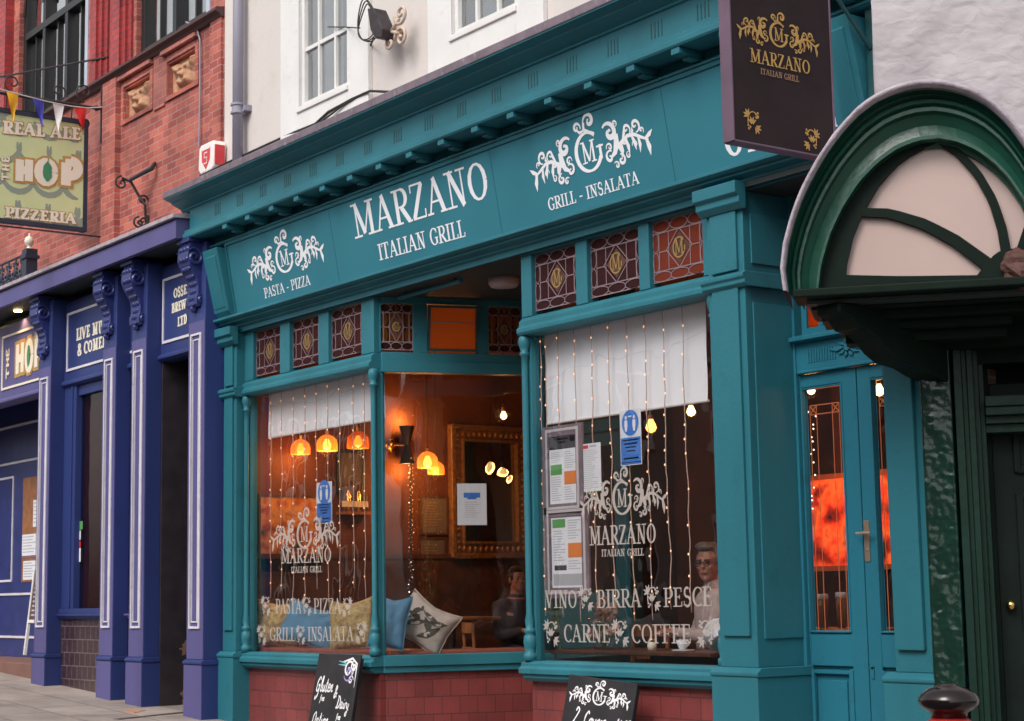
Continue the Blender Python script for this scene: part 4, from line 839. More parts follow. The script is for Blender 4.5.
for px_, py_ in ((26, 316), (4, 322)):
    P = Pl((0, 0, 5.262), (1, 0, 0), (0, 1, 0)); d = ray(px_, py_); t_ = (5.262-CAM.z)/d.z; c = CAM+d*t_
    c = V((-21.15 if px_ > 10 else -22.2, -.12, 5.262))
    b = MB(); b.lathe(c, [(.05, 0), (.05, -.012), (.04, -.016)], 16); o = b.build('downlight', M['down']); tag(o, 'small lit warm downlight under the pub cornice %s' % ('nearer the first blue pillar' if px_ > 10 else 'at the left edge of the photo'), 'downlight', 'downlights under the pub cornice')
    ld_ = bpy.data.lights.new('downlight_lamp', 'SPOT'); ld_.energy = 14; ld_.color = (1, .60, .25); ld_.spot_size = R(110); ld_.spot_blend = .6; ld_.shadow_soft_size = .04
    lo = bpy.data.objects.new('downlight_lamp', ld_); col.objects.link(lo); lo.location = c+V((0, 0, -.03)); lo.rotation_euler = (R(8), 0, 0)
# cast iron cresting at the far left
b = MB(); C0 = at(27, 284, -.30)
for k in range(4):
    cx = C0.x-.15-.24*k
    for s in (1, -1):
        pts, ws = spiral(cx+s*.055, C0.z+.15, .075, 90-90*s, 1.4, .05, sgn=s); b.tube([V((a, C0.y, z)) for a, z in pts], .014, 6)
        pts, ws = spiral(cx+s*.05, C0.z+.30, .05, -90, 1.2, .05, sgn=-s); b.tube([V((a, C0.y, z)) for a, z in pts], .012, 6)
    b.ball((cx, C0.y, C0.z+.2), (.04, .03, .07), 8, 6); b.tube([(cx, C0.y, C0.z-.02), (cx, C0.y, C0.z+.38)], .014, 6)
b.tube([(C0.x-1.1, C0.y, C0.z), (C0.x, C0.y, C0.z)], .02, 6); b.tube([(C0.x-1.1, C0.y, C0.z+.38), (C0.x, C0.y, C0.z+.38)], .016, 6)
b.box(C0.x-.03, C0.x+.12, C0.y-.06, C0.y+.08, C0.z-.04, C0.z+.42); b.box(C0.x-.05, C0.x+.14, C0.y-.08, C0.y+.10, C0.z+.30, C0.z+.34)
cr_ = thing('iron_cresting', 'dark blue cast iron scroll cresting with a pale ball finial above the pub cornice', 'ironwork', tuple(C0)); b.build('scrollwork', M['navy'], cr_, bevel=.004)
b = MB(); b.lathe((C0.x+.045, C0.y, C0.z+.42), [(.05, 0), (.03, .02), (.02, .04), (.045, .06), (.06, .10), (.045, .145), (.012, .165), (.008, .2)], 16); b.build('ball_finial', M['cream'], cr_, smooth=True)

# ================================================================== RIGHT HAND HOUSE (stucco, green hooded doorway)
E_ = V((cos(R(40)), sin(R(40)), 0))     # its front turns away from the shop
RB = Pl((-6.795, -.02, 0), E_)
st = thing('stucco_house', 'rough white stucco house with a dark green arched door hood, beside the teal shop', 'building', (-6.0, 1.0, 0))
sk = lambda b, n, m_, p=None, **k: b.build(n, m_, p or st, **k)
# upper stucco wall: uneven sheet with thickness
SU = RB.off(.16); b = MB(); nx, nz_ = 70, 60; zb0, zb1 = 3.45, 8.2; a00 = SU.h(880, 200)[0]
vs = []
for j in range(nz_+1):
    for i in range(nx+1):
        a = a00+6.0*(i/nx)**1.4; z = zb0+(zb1-zb0)*j/nz_
        if i == 0: a += .03*noise.noise(V((z*1.7, 3, 1)))-.004*(z-4)
        d = .05*noise.noise(V((a*1.3, z*1.1, 0)))+.028*noise.noise(V((a*4, z*3.2, 5)))+.012*noise.noise(V((a*11+z*5, z*9, 9)))
        vs.append(SU.p(a, z, d if i else d))
n = len(vs); fs = [(j*(nx+1)+i, j*(nx+1)+i+1, (j+1)*(nx+1)+i+1, (j+1)*(nx+1)+i) for j in range(nz_) for i in range(nx)]
for j in range(nz_+1): vs.append(vs[j*(nx+1)]-SU.n*.5)
fs += [(j*(nx+1), (j+1)*(nx+1), n+j+1, n+j) for j in range(nz_)]
b.add(vs, fs); sk(b, 'stucco_wall', M['stucco'], smooth=True)
b = MB(); b.slab(RB, a00+.02, 3.0, 6.0, 8.2, -.6, .05); b.slab(RB, a00+.3, 0, 6, 3, -6, -.9) ; sk(b, 'backing_wall', M['stucco'])
# lower doorway
def rh(x, y, l=0): return RB.h(x, y, l)
k0, k1 = rh(926, 520)[0], rh(958, 520)[0]
b = MB(); nx, nz_ = 24, 300
vs = []
for j in range(nz_+1):
    for i in range(nx+1):
        z = -.4+3.6*j/nz_; a = k0+(k1-k0)*i/nx; d = .007*noise.noise(V((a*10, z*7, 2)))+.010*max(0, noise.noise(V((a*9, z*26, 7)))-.15)+.004*noise.noise(V((a*30, z*40, 3)))
        if i in (0, nx): d -= .03
        vs.append(RB.p(a, z, .06+d))
b.add(vs, [(j*(nx+1)+i, j*(nx+1)+i+1, (j+1)*(nx+1)+i+1, (j+1)*(nx+1)+i) for j in range(nz_) for i in range(nx)])
b.slab(RB, k0, -.4, k1, 3.2, -.3, .02); sk(b, 'knobbly_pilaster', M['knob'], smooth=True)
f0 = k1+.015
b = MB()
for k, (w, l) in enumerate(((.045, .05), (.03, .02), (.035, .035), (.03, -.02), (.03, -.06))):
    b.slab(RB, f0, -.4, f0+w, 2.98+.03*k*0, -.35, l); f0 += w
zt = rh(990, 432)[1]
for k, (h_, l) in enumerate(((.05, -.06), (.045, -.02), (.05, .03), (.06, .05))):
    b.slab(RB, f0, zt, 2.2, zt+h_, -.35, l+.001); zt += h_
sk(b, 'door_frame', M['midgreen'], bevel=.004)
b = MB(); b.slab(RB, k0, 2.9, 2.4, 3.5, -.4, -.04); b.slab(RB, k1, 2.55, 2.4, 2.9, -.42, -.36); sk(b, 'lintel', M['dgreen'])
DD = RB.off(-.22)
b = MB(); d0 = f0+.03; d1 = d0+1.0; b.slab(DD, d0, -.3, d1, 2.8, -.05, 0)
for za, zb in ((2.27, 2.62), (1.35, 2.15), (.35, 1.15)):
    for xa, xb in ((d0+.12, d0+.45), (d0+.55, d0+.88)):
        b.frame(DD, xa, za, xb, zb, .035, 0, .025); b.slab(DD, xa+.07, za+.07, xb-.07, zb-.07, 0, .018)
_r = MB(); _r.slab(RB, d1+.03, -.4, d1+.08, 2.72, -.35, -.06); _r.slab(RB, d1+.08, -.4, d1+.14, 2.72, -.35, .0); _r.slab(RB, d1+.14, -.4, d1+.2, 2.72, -.35, .04); sk(_r, 'door_frame', M['midgreen'], bevel=.004)
_r = MB(); _r.slab(RB, d1+.2, -.4, 6.0, 3.3, -.4, .035); sk(_r, 'lower_wall', M['stucco'])
gd = sk(b, 'panelled_door', M['dgreen2'], bevel=.006)
b = MB(); p_ = DD.h(1013, 603); b.ball(DD.p(d0+.06, 1.5, .03), .03, 12, 8); b.build('door_knob', M['brass'], gd, smooth=True)
b = MB(); b.slab(RB, f0-.02, -.4, f0+.03, 2.9, -.30, -.2); sk(b, 'door_stop', M['dgreen'])

# hood: traced front arch on a plane 0.85 m in front of the wall
HD = .80
HF = RB.off(HD)
outer = [(787, 292), (784, 270), (787, 246), (793, 222), (802, 197), (813, 175), (826, 153), (840, 134), (856, 116), (874, 102), (893, 93), (912, 87.5), (930, 86), (950, 88), (970, 94), (990, 105), (1008, 122), (1024, 144), (1040, 172), (1052, 203), (1060, 240), (1064, 290)]
def ins(px, fac, cx=925, cy=292): return [(cx+(x-cx)*fac, cy+(y-cy)*fac) for x, y in px]
innr = [(820, 290), (824, 262), (833, 232), (846, 205), (862, 181), (880, 163), (900, 149), (920, 141.5), (940, 139.5), (958, 143), (976, 151), (994, 164), (1008, 178), (1022, 198), (1034, 225), (1042, 255), (1046, 290)]
def resamp(pts, n):
    d = [0]
    for p, q in zip(pts, pts[1:]): d.append(d[-1]+math.hypot(q[0]-p[0], q[1]-p[1]))
    o = []; j = 0
    for i in range(n):
        t = d[-1]*i/(n-1)
        while j < len(d)-2 and d[j+1] < t: j += 1
        f = (t-d[j])/(d[j+1]-d[j]); o.append((pts[j][0]+(pts[j+1][0]-pts[j][0])*f, pts[j][1]+(pts[j+1][1]-pts[j][1])*f))
    return o
NA = 48
O_ = [HF.h(x, y) for x, y in resamp(outer, NA)]; I_ = [HF.h(x, y) for x, y in resamp(innr, NA)]
def mixc(f): return [(o[0]*(1-f)+i[0]*f, o[1]*(1-f)+i[1]*f) for o, i in zip(O_, I_)]
def loft(b, rings, closed=False):
    n = len(rings[0]); base = len(b.v)
    for r in rings: b.v += r
    m_ = len(rings)
    for j in range(m_ if closed else m_-1):
        for i in range(n-1):
            jj = (j+1) % m_; b.f.append((base+j*n+i, base+j*n+i+1, base+jj*n+i+1, base+jj*n+i))
b = MB()
def ring(f, l): return [HF.p(a, z, l) for a, z in mixc(f)]
def ringout(k, l, dz=0):
    c = (sum(p[0] for p in O_)/NA, O_[0][1]); return [HF.p(c[0]+(a-c[0])*k, c[1]+(z-c[1])*k+dz, l) for a, z in O_]
# profile: lead edge excluded; steps inward
prof = [(.0, -.02), (.0, -.0), (.03, -.0), (.05, -.09), (.14, -.11), (.17, -.075), (.24, -.07), (.27, -.10), (.31, -.085), (.38, -.085), (.42, -.12), (.60, -.15), (.80, -.13), (.83, -.085), (.90, -.085), (.92, -.16), (1.0, -.165), (1.0, -.26), (.2, -.26)]
loft(b, [ring(f, l) for f, l in prof], True)
hd = sk(b, 'arched_hood', M['green'], smooth=False)
b = MB(); c_ = mixc(1.0)
# lead sheet over the barrel, rising to the wall
r1 = ringout(1.0, .055); r2 = ringout(1.022, .06); r3 = ringout(1.03, -.05)
r4 = []
for i, (a, z) in enumerate(O_):
    t = i/(NA-1); k = 1.03+.10*max(0, (t-.45)/.55)
    c = (sum(p[0] for p in O_)/NA, O_[0][1]); r4.append(HF.p(c[0]+(a-c[0])*k, c[1]+(z-c[1])*k+.02*t, -HD+.1))
for r in (r2, r3):
    for i in range(len(r)): r[i] = r[i]+HF.v*.010*noise.noise(V((i*.9, 3, 0)))+HF.n*.012*noise.noise(V((i*.7, 8, 0)))
r0 = ringout(.99, -.02)
loft(b, [r0, r1, r2, r3, r4]); b.build('lead_covering', M['pink_lead'], hd, smooth=True)
b = MB(); r5 = [HF.p(a, z, -.25) for a, z in mixc(.25)]; r6 = [HF.p(a, z, -HD+.1) for a, z in mixc(.25)]; loft(b, [r5, r6]); b.build('barrel_lining', M['dgreen'], hd)
# fan light
G_ = HF.off(-.20)
b = MB(); b.prism(HF, I_[1:-1], -.21, -.20); b.build('salmon_panel', M['fan'], hd)
b = MB()
def bar(pxs, w0, w1, l0=-.195, l1=-.165):
    p = [HF.h(x, y, l1) for x, y in resamp(pxs, 14)]; n = len(p)
    up = []; dn = []
    for i, (a, z) in enumerate(p):
        a0_, z0_ = p[max(0, i-1)]; a1_, z1_ = p[min(n-1, i+1)]; d = math.hypot(a1_-a0_, z1_-z0_); nx_, nz2 = -(z1_-z0_)/d, (a1_-a0_)/d; w = (w0+(w1-w0)*i/(n-1))/2
        up.append((a+nx_*w, z+nz2*w)); dn.append((a-nx_*w, z-nz2*w))
    b.add([HF.p(a, z, l1) for a, z in up]+[HF.p(a, z, l1) for a, z in dn]+[HF.p(a, z, l0) for a, z in up]+[HF.p(a, z, l0) for a, z in dn],
          [(i, i+1, n+i+1, n+i) for i in range(n-1)]+[(i+1, i, 2*n+i, 2*n+i+1) for i in range(n-1)]+[(n+i, n+i+1, 3*n+i+1, 3*n+i) for i in range(n-1)])
bar([(831, 292), (835, 262), (844, 231), (857, 205), (874, 180), (893, 161), (913, 148), (935, 140)], .15, .04, -.195, -.16)
bar([(862, 212), (890, 213), (925, 224), (955, 240), (985, 262), (1006, 276)], .048, .075, -.195, -.161)
bar([(938, 141), (956, 150), (977, 172), (993, 200), (1002, 228), (1008, 262)], .036, .055, -.195, -.162)
bar([(1050, 190), (1030, 225), (1018, 262)], .05, .06, -.195, -.1625)
bar([(822, 283), (900, 285), (980, 284), (1050, 282)], .10, .10, -.195, -.159)
bar([(988, 282), (1003, 262), (1020, 258)], .14, .12, -.195, -.158)
b.build('fan_bars', M['dgreen'], hd)
b = MB(); c = HF.h(1021, 268, -.1); nn = []
b2 = MB(); b2.ball(HF.p(c[0], c[1], -.13), (.10, .10, .115), 20, 14); 
for i, v in enumerate(b2.v): b2.v[i] = v+(v-HF.p(c[0], c[1], -.13)).normalized()*.03*noise.noise(v*22)
b2.build('carved_boss', M['boss'], hd)
# bottom rail, stepped mould and brackets under the hood
b = MB(); zl = O_[0][1]; aL = O_[0][0]; aR = O_[-1][0]
b.slab(HF, aL+.03, zl-.035, aR-.03, zl+.012, -.30, .01)
for k, (w, h_) in enumerate(((.04, .04), (.08, .05), (.15, .05), (.17, .06))):
    z1 = zl-.035-sum((.04, .05, .05, .06)[:k])
    b.slab(HF, aL+.06+w*1.3, z1-h_, aR-.06-w*1.3, z1, -HD+.12, -.22-.10*k)
b.build('moulded_base', M['dgreen'], hd, bevel=.008)
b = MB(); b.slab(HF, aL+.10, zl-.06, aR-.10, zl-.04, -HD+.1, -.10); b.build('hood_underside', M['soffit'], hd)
WL = RB.off(.03)
def splay(p_front, p_wall, zt_, zb_):
    b = MB(); f = HF.p(*HF.h(*p_front), -.12); w = WL.p(*WL.h(*p_wall)); d = V((w.x-f.x, w.y-f.y, 0)); L_ = d.length; P = Pl((f.x, f.y, 0), d)
    h_ = zt_-zb_; pr = [(0, zt_), (0, zt_-.14*h_), (L_*.10, zt_-.20*h_), (L_*.16, zt_-.34*h_), (L_*.26, zt_-.37*h_), (L_*.34, zt_-.46*h_), (L_*.42, zt_-.62*h_), (L_*.52, zt_-.74*h_), (L_*.70, zt_-.80*h_), (L_*.82, zt_-.90*h_), (L_*.92, zt_-.95*h_), (L_*1.02, zb_), (L_*1.02, zt_)]
    b.prism(P, pr, -.09, .09); b.build('hood_bracket', M['dgreen'], hd, bevel=.012)
splay((826, 305), (935, 370), zl-.06, zl-.46); splay((1075, 320), (1110, 430), zl-.06, zl-.46)
b = MB(); b.slab(RB, RB.h(905, 300)[0], 2.98, 2.4, 3.62, -.3, .10); b.build('dark_frieze', M['dgreen'], hd)
M['poster'] = mat('faded_poster_paper', (.13, .11, .11), .7)
# ================================================================== INTERIOR
IW = -15.80
SW = Pl((IW+.0, 0, 0), (0, 1, 0))      # left party wall seen from inside
b = MB(); b.box(IW-.05, IW, .22, 6.08, .3, 4.25); b.box(IW, XR, 6.0, 6.08, .3, 4.25); mk(b, 'inside_wall', M['plaster'])
b = MB(); b.box(IW, IW+.03, .24, 5.9, .5, 2.02); b.box(IW+.0, IW+.045, .24, 5.9, 2.02, 2.07); mk(b, 'wainscot', M['dwood'])
b = MB(); b.box(IW, XR, .25, 6.0, .44, .5); mk(b, 'inside_floor', M['floor'])
b = MB(); b.box(IW, -13.2, .6, 6.0, 4.254, 4.3); b.box(-13.2, -10.7, 1.8, 6, 4.254, 4.3); b.box(-10.7, -8.3, .6, 6, 4.254, 4.3); b.box(-8.3, XR, .45, 6, 4.254, 4.3); mk(b, 'inside_ceiling', M['ceil'])
b = MB(); b.box(IW, -13.25, .245, .72, .5, 1.13); b.box(IW, -13.3, .26, .70, 1.13, 1.17)
wsx = thing('window_bench', 'long red brown padded bench behind the left bay window, carrying the cushions', 'bench', (-14.5, .5, .5)); 
b = MB(); b.box(IW+.02, -13.24, .26, .74, .5, 1.08); b.build('bench_base', M['dwood'], wsx); b = MB(); b.box(IW+.02, -13.2, .25, .76, 1.08, 1.15); b.build('seat', M['seat'], wsx, bevel=.02)
b = MB(); b.slab(OB, .1, .5, LB-.1, 1.08, -.55, -.14); o = b.build('bench_base', M['dwood'], wsx); b = MB(); b.slab(OB, .08, 1.08, LB-.1, 1.14, -.57, -.13); b.build('seat', M['seat'], wsx, bevel=.02)
# cushions
def cushion(name, c, w, h, t, m_, rotz, tilt, roll, label, leaf=False):
    n = 14; vs = []; fs = []
    M3 = Matrix.Rotation(rotz, 3, 'Z') @ Matrix.Rotation(tilt, 3, 'X') @ Matrix.Rotation(roll, 3, 'Y')
    def pt(u, v, s):
        e = (1-u*u)*(1-v*v); th = t*(e**.42); k = 1-.09*(1-(abs(u*v))**1.0)*(max(abs(u), abs(v))**4)
        wr = .030*noise.noise(V((u*2.5+c[0]*7, v*2.5, s*2)))+.022*noise.noise(V((u*6, v*4+c[0]*3, s)))
        sg = -.035*(1-u*u)*(v > 0)*v; return V((u*w/2*k+.01*noise.noise(V((v*3, c[0], 0))), s*(th/2+wr*e**.3), v*h/2*k+sg))
    for s in (1, -1):
        for j in range(n+1):
            for i in range(n+1): vs.append(V(c)+M3 @ pt(i/n*2-1, j/n*2-1, s))
    q = (n+1)**2
    for s in (0, 1):
        for j in range(n):
            for i in range(n):
                f = (j*(n+1)+i, j*(n+1)+i+1, (j+1)*(n+1)+i+1, (j+1)*(n+1)+i); fs.append(tuple(k+s*q for k in f))
    b = MB(); b.add(vs, fs); 
    th_ = thing('cushion', label, 'cushion', c, 'scatter cushions in the left bay'); o = b.build('cover', M[m_], th_, smooth=True)
    mm = o.modifiers.new('weld', 'WELD'); mm.merge_threshold = .004
    k = MB(); ed = [(u, -1) for u in [i/7-1 for i in range(15)]]+[(1, v) for v in [i/7-1 for i in range(1, 15)]]+[(1-i/7, 1) for i in range(1, 15)]+[(-1, 1-i/7) for i in range(1, 15)]
    k.tube([V(c)+M3 @ ((pt(u, v, 1)+pt(u, v, -1))/2) for u, v in ed], .006, 5, cap=False); k.build('piping', M[m_], th_, smooth=True)
    if leaf:
        k = MB()
        for (u0, v0, a, L_, wd) in ((-.7, -.5, 20, 1.1, .12), (-.5, -.2, 60, .9, .14), (.1, -.7, 40, 1.0, .13), (.2, .1, 10, .7, .12), (-.2, .5, -30, .9, .1), (.5, -.5, 110, .9, .12), (.0, -.1, 150, .7, .12)):
            m_n = 9
            pts = [(u0+L_*i/m_n*cos(R(a+14*i/m_n)), v0+L_*i/m_n*sin(R(a+14*i/m_n))) for i in range(m_n+1)]
            pts = [p for p in pts if abs(p[0]) < .9 and abs(p[1]) < .9]
            for i in range(len(pts)-1):
                w0, w1 = wd*sin(pi*i/m_n)+.01, wd*sin(pi*(i+1)/m_n)+.01
                (ua, va), (ub, vb) = pts[i], pts[i+1]; nx_, ny_ = -sin(R(a)), cos(R(a))
                for s in (-1, 1):
                    def q_(u, v): return V(c)+M3 @ (pt(u, v, s)+V((0, s*.004, 0)))
                    k.add([q_(ua+nx_*w0, va+ny_*w0), q_(ua-nx_*w0, va-ny_*w0), q_(ub-nx_*w1, vb-ny_*w1), q_(ub+nx_*w1, vb+ny_*w1)], [(0, 1, 2, 3)])
        k.build('leaf_print', M['cushleaf'], th_)
def cpx(x, y, Y): return tuple(at(x, y, Y))
cushion('c', cpx(278, 623, .42), .50, .46, .16, 'cushy', R(42), R(-8), R(3), 'ochre patterned cushion at the left end of the window bench')
cushion('c', cpx(312, 625, .50), .62, .42, .15, 'cushb', R(40), R(-22), R(16), 'blue cushion slumped between two ochre cushions on the window bench')
cushion('c', cpx(352, 624, .42), .44, .48, .16, 'cushy', R(38), R(-10), R(-5), 'ochre patterned cushion leaning beside the turned column, right of the slumped blue one')
A_ = OB.p(.10, 0, -.22); cushion('c', (A_.x+.02, A_.y, 1.40), .36, .48, .17, 'cushb', R(30), R(-12), R(6), 'square blue cushion upright just right of the turned column')
A_ = OB.p(.42, 0, -.26); cushion('c', (A_.x, A_.y+.03, 1.38), .54, .42, .20, 'cushw', R(38), R(-16), R(30), 'ecru cushion with dark leaf print tipped against the blue cushion', True)
# roller blinds
for x0, x1, zb, y, lab, gr in ((at(269, 430, .27).x, BL[1]-.11, 3.19, .27, 'white roller blind half lowered in the left bay window', 0), (at(547, 425, .27).x, at(708.5, 400, .27).x, 2.925, .27, 'larger white roller blind half lowered in the right bay window', 0)):
    t_ = thing('roller_blind', lab, 'blind', ((x0+x1)/2, y, 3.6), 'roller blinds in the bay windows')
    b = MB(); n = 24; m_ = 8
    vs = [(x0+(x1-x0)*i/n, y+.008*noise.noise(V((i*.31, j*.4, x0)))*(m_-j)/m_*2, zb+(3.7-zb)*j/m_) for j in range(m_+1) for i in range(n+1)]
    b.add(vs, [(j*(n+1)+i, j*(n+1)+i+1, (j+1)*(n+1)+i+1, (j+1)*(n+1)+i) for j in range(m_) for i in range(n)]); b.build('fabric', M['blind'], t_, smooth=True)
    b = MB(); b.tube([(x0, y, zb), (x1, y, zb)], .010, 8); b.build('bottom_bar', M['white'], t_)
    b = MB(); b.tube([(x0, y+.02, 3.71), (x1, y+.02, 3.71)], .025, 10); b.build('roller', M['white'], t_)
# strings of lights
def strand(x, y, z0, z1, lab, grp, k, warm='fairy', n=None):
    t_ = thing('light_string', lab, 'string light', (x, y, z1), grp); pts = []; nseg = int((z1-z0)/.05)
    for i in range(nseg+1):
        z = z1-(z1-z0)*i/nseg; a = min(1, (z1-z)/.8)
        pts.append(V((x+a*(.016*noise.noise(V((z*3.1, k*7.7, 0)))+.010*noise.noise(V((z*11, k*3.3, 4)))), y+.01*noise.noise(V((z*4, k, 9))), z)))
    b = MB(); b.tube(pts, .0042, 5); b.build('wire', M['wire'], t_, smooth=True)
    b = MB(); d = .13
    z = z1-.08-random.random()*.1
    while z > z0:
        i = min(nseg, int((z1-z)/(z1-z0)*nseg)); b.ball(pts[i]+V((random.choice((-1, 1))*.006, -.006, 0)), (.0058, .0058, .0095), 6, 4); z -= d*random.uniform(.7, 2.0)
    b.build('bulbs', M[warm], t_)
ords = ['first', 'second', 'third', 'fourth', 'fifth', 'sixth', 'seventh', 'eighth', 'ninth', 'tenth']
for i, px_ in enumerate((270.8, 281.6, 293.3, 305, 316.5, 328, 339.8, 353.6, 364.8)):
    strand(at(px_, 480, .215).x, .215, 1.62+.08*sin(i*2), 3.62, ords[i]+' string of warm lights from the left inside the left bay window', 'light strings in the left bay', i)
for i, px_ in enumerate((543, 548, 560.6, 577.5, 594.5, 611.8, 630.5, 649, 667.7, 687.5)):
    strand(at(px_, 480, .215).x, .215, 1.45+.05*sin(i*1.7), 3.62, ords[i]+' string of warm lights from the left inside the right bay window', 'light strings in the right bay', i+20)
# pendant lamps
def lamp_light(c, e, r=.05, colr=(1, .43, .11), parent=None):
    l = bpy.data.lights.new('lamp_glow', 'POINT'); l.energy = e*1.9; l.color = colr; l.shadow_soft_size = r
    o = bpy.data.objects.new('lamp_glow', l); col.objects.link(o); o.location = c; return o
def pendant(c, r, lab, grp, hot='bulbhot', sh='shade', ztop=4.25, e=6, shade=True):
    c = V(c); t_ = thing('pendant_lamp', lab, 'pendant lamp', c, grp)
    b = MB(); b.tube([c+V((0, 0, r*1.2)), (c.x, c.y, ztop)], .005, 6); b.build('flex', M['rubber'], t_)
    b = MB(); b.lathe(c+V((0, 0, r*.75)), [(.02, 0), (.024, .04), (.016, .07), (.006, .08)], 12); b.build('lamp_holder', M['brass'], t_)
    if shade:
        b = MB(); k = r; n = 24; prof = [(k, -k*.75), (k*1.0, -k*.1), (k*.92, k*.25), (k*.62, k*.6), (k*.25, k*.78), (.02, k*.8)]
        vs = [c+V((q*cos(2*pi*i/n), q*sin(2*pi*i/n), z)) for q, z in prof for i in range(n)]
        b.add(vs, [(j*n+i, j*n+(i+1) % n, (j+1)*n+(i+1) % n, (j+1)*n+i) for j in range(len(prof)-1) for i in range(n)]); b.build('glass_shade', M[sh], t_, smooth=True)
    b = MB(); rr = r*.42 if shade else r; b.lathe(c+V((0, 0, -rr*1.1)), [(.002, -rr*.5), (rr*.7, -rr*.2), (rr, rr*.4), (rr*.8, rr*1.1), (rr*.45, rr*1.7), (rr*.4, rr*2)], 14); b.build('bulb', M[hot], t_, smooth=True)
    if e: lamp_light(c+V((0, 0, -r*.9)), e)
gp = 'amber pendant lamps'
pendant(at(300.5, 447, .78), .10, 'amber glass pendant lamp hanging in the left bay, dimmer than the one to its right', gp, 'bulb', e=4)
pendant(at(327, 443, .72), .105, 'brightest amber glass pendant lamp, just under the left bay blind', gp, 'bulbhot', e=7)
pendant(at(358, 440, .95), .11, 'dim amber pendant lamp partly behind the left turned column', gp, 'bulb', 'shadedim', e=2)
def onx(x, y, X): P = Pl((X, 0, 0), (0, 1, 0)); a, z = P.h(x, y); return V((X, a, z))
pendant(onx(427.5, 460, -15.2), .11, 'amber glass shade lamp nearest the black wall light in the middle window', gp, 'bulbhot', e=7)
pendant(onx(436, 468, -15.35), .09, 'smaller amber glass shade lamp behind and right of another, left of the gilt mirror', gp, 'bulb', e=3)
pendant(onx(503.5, 414, -14.6), .036, 'bare teardrop bulb hanging in front of the gilt mirror', 'bare hanging bulbs', 'bulbhot', e=6, shade=False)
pendant(at(691, 409, .9), .035, 'bare glowing bulb just below the right blind corner', 'bare hanging bulbs', 'bulbhot', e=3, shade=False)
pendant(at(651, 424, 2.2), .05, 'small dim amber bulb under the right blind, left of the brighter one', 'bare hanging bulbs', 'bulb', e=3, shade=False)
pendant(at(811, 388, .95), .03, 'bare warm bulb at the top of the left door pane', 'bare hanging bulbs', 'bulbhot', e=2.5, shade=False)
pendant(at(879, 388, 1.0), .035, 'bare warm bulb at the top of the right door pane', 'bare hanging bulbs', 'bulbhot', e=3, shade=False)
# wall light
c = onx(407, 445, IW+.14); t_ = thing('wall_light', 'black hourglass wall light on a brass rose throwing light up the copper wall', 'wall light', c)
b = MB(); b.lathe(c, [(.085, -.20), (.03, -.01), (.03, .01), (.085, .20)], 24); b.build('cone_shade', M['black'], t_)
b = MB(); b.tube([c-V((.14, .12, 0)), c-V((.07, .09, 0)), c], .012, 8); b.ball(c-V((.11, .14, 0)), (.03, .07, .07), 16, 10); b.build('brass_rose', M['brass'], t_, smooth=True)
lamp_light(c+V((-.02, 0, .27)), 5, .03); lamp_light(c+V((-.02, 0, -.27)), 3, .03)
# mirror
mp = [SW.h(450, 423), SW.h(524, 560)]
MW = SW.off(.06); a0, b1 = MW.h(450, 424); a1, _ = MW.h(530, 470); b0 = MW.h(450, 558)[1]
t_ = thing('wall_mirror', 'large mirror in a wide carved gilt frame on the copper coloured wall', 'mirror', (IW, (a0+a1)/2, b0))
b = MB(); b.frame(MW, a0, b0, a1, b1, .05, -.06, .03); b.frame(MW, a0+.05, b0+.05, a1-.05, b1-.05, .10, -.06, -.005); b.frame(MW, a0+.15, b0+.15, a1-.15, b1-.15, .03, -.06, .015); b.build('frame', M['gilt'], t_, bevel=.01)
b = MB()
n = int((a1-a0-.1)/.07)
for i in range(n):
    for z in (b0+.1, b1-.1): b.ball(MW.p(a0+.1+(a1-a0-.2)*i/(n-1), z, .0), (.02, .024, .034), 8, 6)
n = int((b1-b0-.1)/.07)
for i in range(n):
    for a in (a0+.1, a1-.1): b.ball(MW.p(a, b0+.1+(b1-b0-.2)*i/(n-1), .0), (.02, .034, .024), 8, 6)
b.build('carving', M['gilt'], t_, smooth=True)
b = MB(); b.slab(MW, a0+.17, b0+.17, a1-.17, b1-.17, -.055, -.05); b.build('mirror_glass', M['mirror'], t_)
def sheetpx(P, pts, l=0): pass
def notice(name, lab, cat, P, x0, y0, x1, y1, l, mat_, prints, group=None, thick=.002, frame=None, frame_mat='alu'):
    """flat paper on plane P between photo corners (top-left, bottom-right)"""
    a0, b1 = P.h(x0, y0, l); a1, b0 = P.h(x1, y1, l)
    t_ = thing(name, lab, cat, P.p((a0+a1)/2, b0, l), group)
    b = MB(); b.slab(P, a0, b0, a1, b1, l-thick, l); b.build('sheet', M[mat_], t_)
    by = {}
    for k, (m_, u0, v0, u1, v1) in enumerate(prints): by.setdefault(m_, MB()).slab(P, a0+(a1-a0)*u0, b1-(b1-b0)*v1, a0+(a1-a0)*u1, b1-(b1-b0)*v0, l, l+.0012)
    for m_, bb in by.items(): bb.build({'ink': 'printed_lines', 'dink': 'printed_heading', 'pgreen': 'green_block', 'porange': 'orange_block', 'sblue': 'blue_block', 'redc': 'red_block', 'paper': 'white_figures', 'letter': 'white_print'}.get(m_, 'print'), M[m_], t_)
    if frame:
        b = MB(); b.frame(P, a0-frame, b0-frame, a1+frame, b1+frame, frame+.006, l-.012, l+.008); b.build('frame', M[frame_mat], t_, bevel=.003)
    return t_, (a0, b0, a1, b1)
def lines(u0, u1, v0, v1, n, m_='ink', h=.35):
    o = []
    for i in range(n):
        v = v0+(v1-v0)*i/n; o.append((m_, u0, v, u0+(u1-u0)*random.uniform(.55, 1), v+(v1-v0)/n*h))
    return o
GI = fx(.20)
